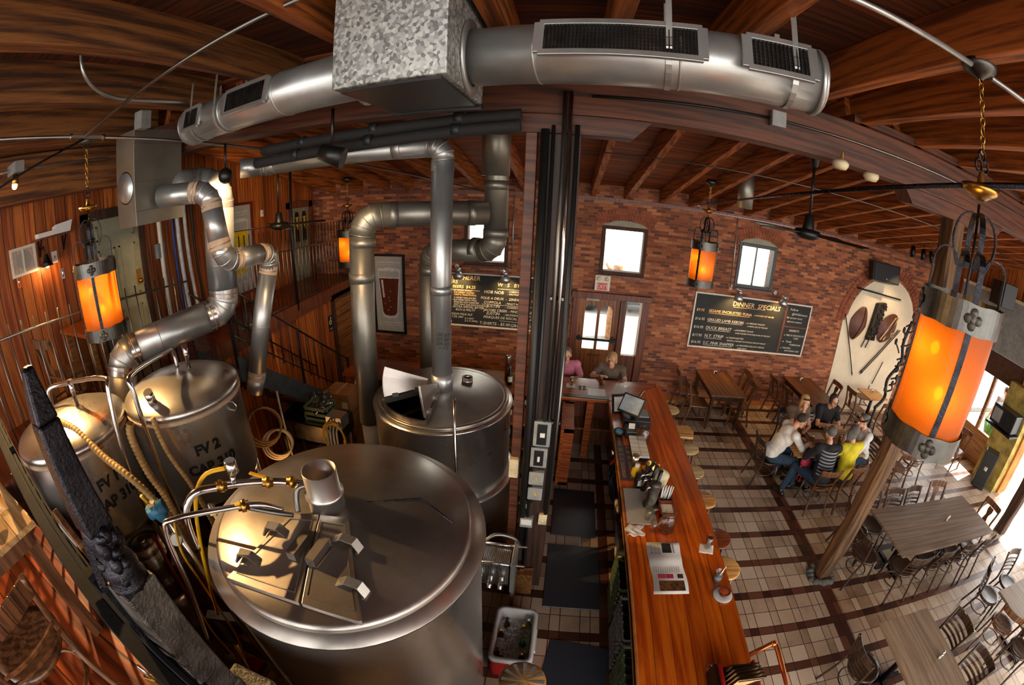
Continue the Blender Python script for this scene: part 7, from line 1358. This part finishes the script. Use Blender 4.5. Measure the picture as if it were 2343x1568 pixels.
# ceiling spot at the upper left
g=T('ceiling_spot','small glowing spotlight under the joists by the plank wall','spotlight',(-4.6,1.45,4.5)); MB().box(-4.75,-4.45,1.4,1.5,4.62,4.72).build('mount_box','plastic_grey',g); MB().tube([(-4.6,1.45,4.62),(-4.58,1.43,4.52)],[.03,.045],14).build('spot_head','brass',g); MB().sph((-4.575,1.425,4.51),.03,12).build('bulb','bulb_warm',g)
rod('silver conduit running along the joists to the glowing spotlight',(-4.7,-.6,4.66),(-4.6,2.6,4.66),.013,'galv',cat='conduit',name='conduit')
# outside the windows
g=T('parked_car','dark parked car outside the front door','car',(2.5,15,0)); MB().prism([(-2,.3),(2,.3),(2.05,.75),(1.2,.95),(.7,1.4),(-.9,1.42),(-1.5,1.0),(-2.05,.9)],(2.2,14.2,0),(1,0,0),(0,0,1),-1.7).build('body','car_paint',g,bev=.06)
for x in (.9,3.5): MB().lathe([(0,.0),(.33,0),(.33,.2),(0,.2)],(x,14.15,.33),20,axis=(0,1,0)).build('wheel','black_rubber',g)
MB().prism([(-.85,.95),(.95,.95),(.65,1.35),(-.8,1.36)],(2.2,14.19,0),(1,0,0),(0,0,1),.01).build('side_window','plastic_dark',g)
g=T('street_tree','tree trunk standing outside the front door','tree',(1.6,11.6,0)); MB().tube(smooth_path([(1.5,11.6,-.1),(1.48,11.6,.9),(1.5,11.6,1.6),(1.46,11.6,2.1)],5),[.2]*5+[.17]*6+[.14]*5,12).build('trunk','plank_brown',g); MB().tube([(1.5,11.6,1.5),(1.15,11.7,2.1)],[.08,.05],10).build('branch','plank_brown',g)
g=T('potted_plant','green leafy plant outside the open side window','plant',(10.6,5.5,0)); rd=random.Random(4)
MB().lathe([(0,0),(.2,0),(.25,.4),(.2,.4)],(10.5,5.5,0),20).build('pot','rust_wall',g); b=MB()
for k in range(60):
    a=rd.random()*6.3; h=rd.uniform(.4,.9); b.prism([(0,0),(.03,h*.5),(0,h),(-.03,h*.5)],(10.5+.1*cos(a),5.5+.1*sin(a),.38),(-sin(a),cos(a),0),Vector((cos(a)*.35,sin(a)*.35,1)).normalized(),.003)
b.build('leaves','leaf',g)
# ---------------------------------------------------------------- light
W=bpy.data.worlds.new('world'); S.world=W; W.use_nodes=True
bg=W.node_tree.nodes['Background']; bg.inputs[0].default_value=(1,.97,.93,1); bg.inputs[1].default_value=3.3
def light(kind,name,loc,e,col,**k):
    l=bpy.data.lights.new(name,kind); l.energy=e; l.color=col
    for a,b in k.items(): setattr(l,a,b)
    o=bpy.data.objects.new(name,l); COL.objects.link(o); o.location=loc; return o
sun=light('SUN','sun',(20,5,20),14,(1,.94,.82),angle=.009)
sun.rotation_euler=(Vector((-.55,-.12,-.83))).to_track_quat('-Z','Y').to_euler()
def spot(loc,to,e,ang,col=(1,.6,.24),rad=.03):
    o=light('SPOT','spot_light',loc,e,col,spot_size=R(ang),spot_blend=.6,shadow_soft_size=rad); o.rotation_euler=(Vector(to)-Vector(loc)).to_track_quat('-Z','Y').to_euler()
spot((-4.56,1.42,4.49),(-1.7,1.35,2.2),700,78)
spot((-1.6,2.58,4.2),(-4.2,5.6,1.6),260,80,(1,.66,.34)); spot((-3.0,3.02,4.14),(-5.2,5.0,3.0),90,90,(1,.66,.34)); spot((7.3,6.7,3.86),(7.4,7.9,1.2),70,70,(1,.7,.4))
light('POINT','sconce_light',(XL+.12,1.95,3.66),4,(1,.6,.25),shadow_soft_size=.02); light('POINT','work_light',(-3.27,3.4,.62),1.5,(1,.5,.2),shadow_soft_size=.03)
vs=S.view_settings; vs.view_transform='Standard'; vs.look='None'; vs.exposure=.8; vs.gamma=1; vs.use_curve_mapping=False
S.cycles.max_bounces=8; S.cycles.diffuse_bounces=4; S.cycles.glossy_bounces=4; S.cycles.transmission_bounces=6; S.cycles.transparent_max_bounces=16; S.cycles.caustics_reflective=False; S.cycles.caustics_refractive=False; S.cycles.sample_clamp_indirect=6
S.cycles.use_denoising=True
